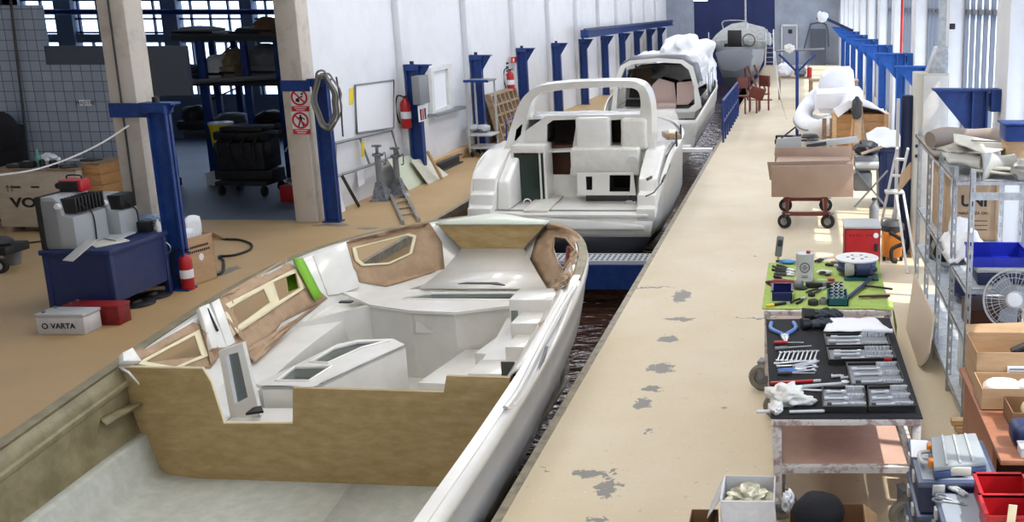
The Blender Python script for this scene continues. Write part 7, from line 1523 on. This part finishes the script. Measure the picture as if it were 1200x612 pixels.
for k, (p0, p1, hm, lab) in enumerate((((908, 313), (933, 319), 'dark_grey', 'black handled pliers left of the white can, uppermost of the pile'), ((907, 317), (932, 322), 'black', 'second black pliers in the pile left of the white can'), ((908, 322), (931, 324), 'dark_grey', 'third pliers in the pile left of the white can'), ((957, 308), (967, 304), 'dark_grey', 'dark pliers right behind the white can'), ((968, 311), (984, 313), 'black', 'black pliers behind the cable reel'))):
    pliers(p0, p1, ZG, hm, lab, .18, 'pliers', 1.3)
screwdriver((907, 326), (932, 331), ZG, 'black', 'black screwdriver lying left of the white can base', .1, .018); screwdriver((978, 330), (958, 329), ZG, 'red', 'screwdriver with a red and black grip in front of the white can', .07, .016)
gr = thing('angle_grinder', 'dark red angle grinder at the left edge of the green cloth', 'grinder', Z(915, 338, ZG)); q = Z(905, 336, ZG)
MB().tube(bez([q+V((0, 0, .04)), q+V((.1, -.03, .045)), q+V((.22, -.06, .045))], 5), lambda u: .03+.012*math.sin(3*u), 10).build('grip', 'dark_red', gr); MB().lathe(q+V((.25, -.07, .045)), [(0, -.03), (.045, -.03), (.05, 0), (.04, .04), (0, .045)], 16, (1, -.3, 0)).build('gear_head', 'mid_grey', gr); MB().lathe(q+V((.28, -.08, .012)), [(0, 0), (.06, 0), (.06, .006), (0, .006)], 20).build('disc', 'dark_grey', gr)
for k in range(3): lump(903+4*k, 333+3*k, ZG, .05, .03, .018, ('dark_machine', 'dark_red', 'dark_machine')[k], ('dark', 'reddish', 'small dark')[k]+' fitting beside the grinder at the left edge of the green cloth', 'fitting', 'fitting', k, group='fittings by the grinder')
open_bin(Z(905, 352, ZG).x, Z(928, 352, ZG).x, Z(905, 353, ZG).y, Z(905, 341, ZG).y-.1, ZG, .1, 'bin_navy', 'small dark blue open bin at the near left of the green cloth', .8)
kn = thing('utility_knife', 'yellow and black utility knife at the near left corner of the green cloth', 'knife'); MB().bx(0, .08, -.014, .014, .001, .022, .006).build('grip', 'yellow', kn); MB().bx(.08, .2, -.016, .016, .001, .024, .006).build('black_body', 'black', kn); MB().prism([(.2, -.008, .01), (.235, -.008, .01), (.245, .008, .01), (.2, .008, .01)], (0, 0, .002)).build('blade', 'tool_steel', kn); place(kn, (898, 360), (925, 356), ZG)
lg = thing('spirit_level', 'long black box lying behind the small tools on the green cloth', 'level'); L = plen((944, 338), (988, 338), ZG); MB().bx(0, L, -.03, .03, .001, .05, .005).build('level_body', 'black', lg); MB().bx(L*.45, L*.55, -.032, .032, .02, .052).build('vial', 'mid_grey', lg); place(lg, (944, 337), (988, 337), ZG)
pliers((948, 345), (968, 338), ZG, 'dark_grey', 'grey pliers lying in front of the long black box', .2); pliers((930, 357), (945, 349), ZG, 'black', 'black side cutters in front of the grinder head', .2)
for k, (px, py, r, h, mt, lab) in enumerate(((951, 347, .035, .03, 'black', 'small black round tin in the middle of the green cloth'), (953, 357, .05, .045, 'dark_machine', 'black camera shaped coil at the near edge of the green cloth'), (965, 356, .04, .05, 'mid_grey', 'grey round cap beside the black coil at the near edge'))):
    t = thing('round_tin', lab, 'tin', Z(px, py, ZG)); q = Z(px, py, ZG); MB().lathe(q, [(0, .001), (r, .001), (r, h*.8), (r*.85, h), (0, h)], 18).build('tin', mt, t); MB().lathe(q+V((0, 0, h)), [(0, .008), (r*.5, .008), (r*.55, 0), (0, 0)], 16).build('knob', 'dark_grey', t)
wr = lump(966, 321, ZG, .08, .05, .02, 'rag', 'small white paper with black parts between the can and the reel', 'paper_scrap', 'paper', 9)
for k, (px, py) in enumerate(((964, 321), (970, 324))): lump(px, py, ZG+.025, .035, .02, .014, 'black', ('left', 'right')[k]+' small black part on the white paper by the reel', 'small_part', 'part', k, group='black parts on the white paper')
# cable reel on its blue winch
rl = thing('cable_reel', 'large cable reel with a white flange lying on top of the blue winch', 'reel', Z(1006, 320, ZG)); q = Z(1004, 324, ZG); zc = ZG+.2; qc = Y(1005, 306, q.y); RR = (Y(1031, 305, q.y).x-Y(980, 305, q.y).x)/2
zf = qc.z; c_ = V((qc.x, q.y+.1, 0))
MB().lathe(c_+V((0, 0, zf)), [(0, .0), (RR, 0), (RR, .014), (RR*.25, .018), (RR*.2, .006), (0, .006)], 36).build('top_flange', 'paper', rl); MB().lathe(c_+V((0, 0, zf-.1)), [(0, 0), (RR*.86, 0), (RR*.9, .02), (RR*.86, .04), (RR*.9, .06), (RR*.86, .1), (0, .1)], 32).build('cable_winding', 'navy_grey', rl); MB().lathe(c_+V((0, 0, zf-.115)), [(0, 0), (RR*.95, 0), (RR*.95, .014), (0, .014)], 32).build('bottom_flange', 'dark_grey', rl)
for k in range(6): a = k*PI/3; MB().cyl(c_+V((RR*.42*math.cos(a), RR*.42*math.sin(a), zf+.012)), c_+V((RR*.42*math.cos(a), RR*.42*math.sin(a), zf+.0185)), .018).build('flange_hole', 'dark_grey', rl)
c_ = c_+V((0, -.17, 0)); wn = thing('winch', 'small blue electric winch under the cable reel on the green cloth', 'winch', c_+V((0, 0, ZG))); hz = zf-.116-ZG
MB().box(c_+V((.03, 0, ZG+.012)), (.34, .22, .02), .004).build('base_plate', 'teal', wn); MB().lathe(c_+V((-.02, -.02, ZG+.09)), [(0, 0), (.065, 0), (.07, .02), (.07, .14), (.05, .16), (0, .16)], 18, (1, 0, 0)).build('motor', 'bench_blue', wn); MB().lathe(c_+V((-.13, -.02, ZG+.09)), [(0, 0), (.06, 0), (.075, .02), (.06, .09), (0, .09)], 18, (1, 0, 0)).build('gear_case', 'vinyl_grey', wn); MB().box(c_+V((.05, .15, ZG+.022+(hz-.022)/2)), (.1, .1, hz-.024), .006).build('pedestal', 'bench_blue', wn)
ty = thing('parts_tray', 'teal open tray with springs at the near edge of the green cloth', 'tray', Z(982, 356, ZG)); x0, x1, y0, y1 = Z(970, 358, ZG).x, Z(994, 358, ZG).x, Z(980, 359, ZG).y, Z(980, 347, ZG).y
m = MB(); m.bx(x0, x1, y0, y1, ZG+.001, ZG+.01); m.bx(x0, x1, y0, y0+.008, ZG, ZG+.07); m.bx(x0, x1, y1-.008, y1, ZG, ZG+.07); m.bx(x0, x0+.008, y0, y1, ZG, ZG+.07); m.bx(x1-.008, x1, y0, y1, ZG, ZG+.07); m.build('tray', 'teal', ty)
for k in range(3): q = V((x0+.045+.045*k, (y0+y1)/2, ZG+.06)); t = thing('coil_spring', ('left', 'middle', 'right')[k]+' grey coil spring in the teal tray', 'spring', q, 'springs in the teal tray'); MB().tube([q+V((.018*math.cos(a*.7), .018*math.sin(a*.7)+.01*k, -.045+.0035*a)) for a in range(46)], .004, 5).build('spring', 'tool_steel', t); MB().cyl(q+V((0, .01*k, -.049)), q+V((0, .01*k, -.044)), .022).build('seat_washer', 'tool_steel', t)
jr = thing('glass_jar', 'small glass jar of screws behind the teal tray', 'jar', Z(979, 344, ZG)); q = Z(977, 345, ZG); MB().lathe(q, [(0, .001), (.035, .001), (.038, .06), (.03, .075), (.03, .085), (0, .085)], 16).build('jar', 'dark_glass', jr); MB().ball(q+V((0, 0, .03)), .028, 2, (1, 1, .8), .4, 6, 2).build('screws', 'tool_steel', jr)
ba = thing('blue_lever', 'blue steel lever leaning from the teal tray up to the cable reel', 'lever', Z(1000, 350, ZG)); p, q = Z(993, 352, ZG)+V((0, 0, .02)), c_+V((.12, -.16, zf-.12)); MB().bar(p, q, .035, .02, .004).build('lever', 'bench_blue', ba); MB().cyl(q+V((-.03, 0, 0)), q+V((.03, 0, 0)), .022).build('pivot', 'dark_grey', ba)
t = thing('hammer', 'hammer with a black shaft near the right end of the green cloth', 'hammer'); L = plen((1010, 337), (1044, 342), ZG); MB().tube(bez([(0, 0, .02), (L*.5, 0, .02), (L, 0, .016)], 4), .011, 8).build('shaft', 'black', t); MB().box((0, 0, .022), (.03, .11, .03), .005).build('hammer_head', 'tool_steel', t); place(t, (1010, 337), (1047, 341), ZG)
t = thing('brush', 'brown wire brush lying at the near right of the green cloth', 'brush'); L = plen((1006, 351), (1043, 350), ZG); MB().bx(0, L, -.018, .018, .012, .03, .006).build('brush_back', 'desk_dark', t); MB().bx(L*.4, L*.95, -.014, .014, .001, .012).build('bristles', 'wood_old', t); place(t, (1006, 350), (1043, 349), ZG)
tag(MB().bar(Z(985, 311, ZG)+V((-.1, .03, .02)), Z(1020, 311, ZG)+V((-.0, .03, .02)), .06, .03).build('wood_lath', 'wood_old'), 'brown wooden lath at the far edge of the green cloth behind the reel', 'lath')
# ================================================================== NEAR RIGHT: desk, cartons, tool boxes, floor boxes
dkT = thing('desk', 'brown wooden desk at the right edge in front of the shelving', 'desk', (1.7, 6.6, 0)); xd0, xd1, yd0, yd1 = 1.262, 2.4, 5.92, 7.6
MB().bx(xd0, xd1, yd0, yd1, .715, .75, .006).build('desk_top', 'desk_brown', dkT); MB().bx(xd0+.04, xd0+.07, yd0+.45, yd1-.03, 0, .715).build('side_panel', 'desk_brown', dkT); MB().bx(xd0+.16, xd1, yd0+.02, yd0+.05, 0, .715).build('front_panel', 'desk_brown', dkT); MB().bx(xd0+.2, xd1, yd1-.08, yd1-.05, .2, .715).build('back_panel', 'desk_dark', dkT); MB().bx(xd0+.07, xd0+.5, yd0+.5, yd1-.2, .30, .33).build('inner_shelf', 'desk_dark', dkT)
def carton(x0, x1, y0, y1, z, h, mt, label, flap=True, th=.006, group=None):
    t = thing('carton', label, 'carton', ((x0+x1)/2, (y0+y1)/2, z), group); m = MB()
    m.bx(x0, x1, y0, y1, z+.001, z+.008); m.bx(x0, x1, y0, y0+th, z, z+h); m.bx(x0, x1, y1-th, y1, z, z+h); m.bx(x0, x0+th, y0+th, y1-th, z, z+h); m.bx(x1-th, x1, y0+th, y1-th, z, z+h); m.build('box', mt, t)
    if flap:
        MB().prism([(x0, y0, z+h), (x0, y1, z+h), (x0-.09, y1, z+h-.10), (x0-.09, y0, z+h-.10)], (.004, 0, .003)).build('flap', mt, t); MB().prism([(x0, y1, z+h), (x1, y1, z+h), (x1, y1+.06, z+h+.12), (x0, y1+.06, z+h+.12)], (0, .004, 0)).build('flap', mt, t)
    return t
c1 = carton(1.30, 1.95, 7.08, 7.55, .752, .30, 'cardboard', 'upper brown carton with a white label on the desk, farthest from the camera', False)
c1.location.z = .752
MB().prism([V((1.30, 7.56, 1.05)), V((1.95, 7.56, 1.05)), V((1.95, 7.62, 1.12)), V((1.30, 7.6, 1.10))], (0, .004, 0)).build('flap', 'cardboard', c1)
q = Y(1183, 413, 7.075); MB().bx(q.x-.01, q.x+.17, 7.072, 7.078, .80, .95).build('white_label', 'paper', c1)
for k in range(5): MB().bx(q.x+.005, q.x+.14-.02*(k % 2), 7.069, 7.072, .925-.025*k, .932-.025*k).build('printed_line', 'print_ink', c1)
hs = thing('hand_tool', 'black hand tool lying in the upper labelled carton', 'tool', (1.72, 7.3, .9)); MB().bar((1.6, 7.3, .98), (1.95, 7.35, 1.12), .07, .05, .01).build('tool_body', 'black', hs); MB().bar((1.62, 7.28, 1.0), (1.75, 7.3, 1.06), .03, .02).build('grip', 'dark_grey', hs)
c2 = carton(1.28, 1.9, 6.72, 7.05, .752, .16, 'cardboard', 'low open carton with white pads in front of the labelled carton', False)
for k, (x, lab) in enumerate(((1.45, 'left white pad in the low open carton'), (1.68, 'right white pad in the low open carton'))):
    tag(MB().ball((x, 6.88, .87), .1, 3, (1.35, .9, .55), .2, 2, k+40).build('white_pad', 'paper'), lab, 'pad', 'white pads in the low carton')
c3 = carton(1.42, 1.9, 6.36, 6.66, .752, .13, 'cardboard_dark', 'small open carton with rolls on the desk, nearest of the cartons', False)
for k in range(2): t = thing('paper_roll', ('left', 'right')[k]+' white roll in the small open carton on the desk', 'roll', (1.58+.2*k, 6.5, .83), 'rolls in the small carton'); MB().lathe((1.58+.2*k, 6.42, .83), [(.02, 0), (.06, 0), (.06, .16), (.02, .16), (.02, 0)], 18, (0, 1, 0)).build('roll', ('masking_tape', 'paper')[k], t); MB().lathe((1.58+.2*k, 6.419, .83), [(.014, 0), (.022, 0), (.022, .162), (.014, .162), (.014, 0)], 14, (0, 1, 0)).build('core', 'cardboard_dark', t)
nr = thing('navy_case', 'dark navy rounded case on the desk in front of the cartons', 'case', (1.6, 6.22, .75)); a = Z(1168, 520, .76); MB().bx(1.37, 1.85, 6.08, 6.28, .752, .90, .05, 3).build('case', 'navy', nr); MB().bx(1.5, 1.7, 6.07, 6.085, .80, .83, .006).build('handle', 'black', nr)
wbx = thing('white_box', 'flat white box at the near edge of the desk', 'box', (1.6, 6.0, .75)); MB().bx(1.39, 1.8, 5.94, 6.05, .752, .81, .006).build('box', 'carton_white', wbx); MB().bx(1.385, 1.805, 5.935, 6.055, .81, .825, .004).build('lid', 'carton_white', wbx); MB().bx(1.55, 1.7, 5.93, 5.936, .77, .79).build('printed_strip', 'mid_grey', wbx)
# tool box stacks
def toolbox_stack(x0, x1, y0, y1, top, n, label, name='toolbox_tower'):
    t = thing(name, label, 'tool box', ((x0+x1)/2, (y0+y1)/2, 0)); h = top/n
    for k in range(n):
        z0 = k*h; b = MB().bx(x0+.015, x1-.015, y0+.015, y1-.015, z0+.002, z0+h*.78, .015).build('box_tier', 'navy', t)
        MB().bx(x0, x1, y0, y1, z0+h*.78, z0+h*.97, .012).build('lid', 'case_blue', t)
        for s in (.25, .75): MB().bx(x0+(x1-x0)*s-.035, x0+(x1-x0)*s+.035, y0-.012, y0+.004, z0+h*.6, z0+h*.9, .004).build('latch', 'light_grey', t)
        for s in (.3, .7): MB().bx(x0-.012, x0+.004, y0+(y1-y0)*s-.03, y0+(y1-y0)*s+.03, z0+h*.6, z0+h*.9, .004).build('latch', 'light_grey', t)
    return t
M('lid_grey', (140, 148, 160), .4); TZ = .85; a = Z(1064, 514, TZ); xb0, xb1, yb0, yb1 = .69, 1.165, 5.42, 6.02
twr = toolbox_stack(xb0, xb1, yb0, yb1, TZ, 4, 'tall blue tool box tower with a grey organizer on top')
MB().bx(xb0+.03, xb1-.03, yb0+.03, yb1-.03, TZ-.0062, TZ-.002, .001).build('lid_panel', 'lid_grey', twr)
zt = TZ-.001
og = thing('organizer_case', 'grey organizer case with orange latches on top of the tall tool box tower', 'case', Z(1115, 545, zt)); qz = [Z(a_, b2_, zt) for a_, b2_ in ((1094, 563), (1156, 556), (1143, 521), (1090, 526))]
MB().prism(qz, (0, 0, .05), .01).build('case_bottom', 'navy_grey', og); MB().prism([p+V((0, 0, .05)) for p in qz], (0, 0, .03), .01).build('transparent_lid', M('lid_smoke', (142, 148, 150), .35), og)
for k in range(1, 4): MB().bar(qz[0].lerp(qz[1], k/4)+V((0, .01, .083)), qz[3].lerp(qz[2], k/4)+V((0, -.01, .083)), .012, .008).build('lid_rib', 'galv', og)
for f in (.25, .75): MB().box(qz[0].lerp(qz[3], f)+V((-.012, 0, .055)), (.03, .05, .05), .006).build('latch', 'orange', og)
lf = qz[0].lerp(qz[3], .5); MB().tube(bez([qz[0].lerp(qz[3], .3)+V((-.01, 0, .04)), lf+V((-.065, -.06, .04)), lf+V((-.065, .06, .04)), qz[0].lerp(qz[3], .7)+V((-.01, 0, .04))], 5), .013, 8).build('handle', 'light_grey', og); MB().box(qz[0].lerp(qz[1], .5)+V((0, -.008, .04)), (.12, .012, .05), .003).build('front_label', 'vinyl_pale', og)
slab('paper_sheet', 'white paper lying on the far right of the tall tool box tower', 'paper', [(1112, 524), (1143, 522), (1138, 514), (1112, 515)], zt, .003, 'paper', 'papers on the tool box tower', 0)
slab('paper_sheet', 'crumpled white paper at the far left of the tall tool box tower', 'paper', [(1068, 536), (1088, 538), (1087, 517), (1067, 516)], zt, .004, 'paper', 'papers on the tool box tower', 0)
slab('notebook', 'dark blue notebook at the far edge of the tall tool box tower', 'notebook', [(1091, 523), (1112, 521), (1111, 514), (1091, 515)], zt, .012, 'case_blue', None, .002)
t = thing('scissors', 'pair of grey scissors lying on the nearest tool box, left of the red bin', 'scissors'); zl = .80
tw2 = toolbox_stack(.775, 1.30, 4.85, 5.40, .80, 4, 'second blue tool box tower nearest the camera with red bins on top'); MB().bx(.80, 1.275, 4.88, 5.37, .7942, .798, .001).build('lid_panel', 'lid_grey', tw2)
zl = .799
for s in (-1, 1):
    MB().tube([(.03*math.cos(a*PI/8), s*.028+.022*math.sin(a*PI/8), .006) for a in range(16)], .005, 6, closed=True).build('finger_ring', 'mid_grey', t); MB().bar((.03, s*.02, .006), (.16, -s*.006, .006), .014, .003).build('blade', 'tool_steel', t)
place(t, (1101, 585), (1122, 590), zl)
open_bin(1.0, 1.27, 5.12, 5.36, zl, .13, 'red', 'red open storage bin on the nearest tool box tower, farther one', .75)
open_bin(.985, 1.27, 4.9, 5.10, zl, .13, 'red', 'red open storage bin on the nearest tool box tower, nearer one', .85)
sp = thing('scraper', 'cream plastic scraper standing against the nearer red bin', 'scraper', (1.08, 4.87, zl)); MB().box((1.11, 4.885, zl+.09), (.045, .01, .18), .003, rot=(-.1, .1, 0)).build('blade', 'masking_tape', sp); MB().box((1.11, 4.875, zl+.03), (.09, .012, .05), .004).build('grip', 'masking_tape', sp)
for k, (px, py) in enumerate(((1125, 578), (1113, 572))): pliers((px-8, py-4), (px+6, py+4), zl, 'light_grey', ('nearer', 'farther')[k]+' light grey pliers beside the scissors on the nearest tool box', .2)
# floor boxes in front of the bench
wb1 = carton(-.47, -.14, 5.75, 6.10, .0, .55, 'carton_white', 'tall open white carton with packing foil on the floor at the bench corner', False, .008)
MB().prism([V((-.47, 5.75, .55)), V((-.14, 5.75, .55)), V((-.12, 5.72, .36)), V((-.45, 5.70, .36))], (0, -.006, 0)).build('flap', 'carton_white', wb1); MB().prism([V((-.47, 5.78, .55)), V((-.47, 6.08, .55)), V((-.55, 6.05, .38)), V((-.56, 5.85, .38))], (-.005, 0, 0)).build('flap', 'carton_white', wb1); MB().bx(-.475, -.47, 5.78, 5.84, .12, .3).build('blue_print', 'bin_navy', wb1)
tag(MB().ball((-.3, 5.95, .47), .14, 4, (1.0, .9, .45), .5, 4, 17).build('packing_foil', M('foil', (190, 186, 164), .35, .3, bump=.4, bscale=20)), 'crumpled beige packing foil inside the tall white carton', 'foil')
b2_ = carton(-.67, -.50, 5.62, 5.95, .0, .39, 'cardboard_dark', 'small brown carton half hidden left of the tall white carton', False)
tag(MB().ball((-.585, 5.72, .35), .085, 3, (1, 1, .6), .5, 4, 21).build('paper_ball', 'paper'), 'crumpled striped paper ball in the small brown carton', 'paper')
b3_ = carton(-.05, .42, 5.55, 5.98, .0, .42, 'cardboard_dark', 'brown carton with a black cap in front of the bench', False)
MB().prism([V((-.05, 5.55, .42)), V((.1, 5.55, .42)), V((.0, 5.45, .5)), V((-.09, 5.5, .46))], (0, .005, .004)).build('flap', 'cardboard_dark', b3_); MB().prism([V((.42, 5.56, .42)), V((.42, 5.97, .42)), V((.5, 5.95, .36)), V((.5, 5.58, .36))], (.004, 0, .003)).build('flap', 'cardboard', b3_)
cp_ = thing('fabric_hat', 'black fabric cap lying on top of the brown carton by the bench', 'cap', (.14, 5.75, .42)); MB().ball((.13, 5.76, .47), .17, 4, (.95, .95, .75), .1, 1.6, 4).build('crown', 'dark_fabric', cp_); MB().tube(bez([(.02, 5.60, .46), (.12, 5.55, .48), (.24, 5.60, .46)], 6), .012, 6).build('seam', 'black', cp_)
MB().prism([V((.0, 5.62, .43)), V((.06, 5.52, .43)), V((.2, 5.52, .43)), V((.26, 5.62, .43))], (0, 0, .012)).build('visor', 'dark_fabric', cp_)
tag(MB().ball((-.06, 6.0, .42), .06, 3, (.7, .9, 1.2), .5, 3, 30).build('foil_scrap', 'paper'), 'small silver foil scrap between the white carton and the brown carton', 'foil')
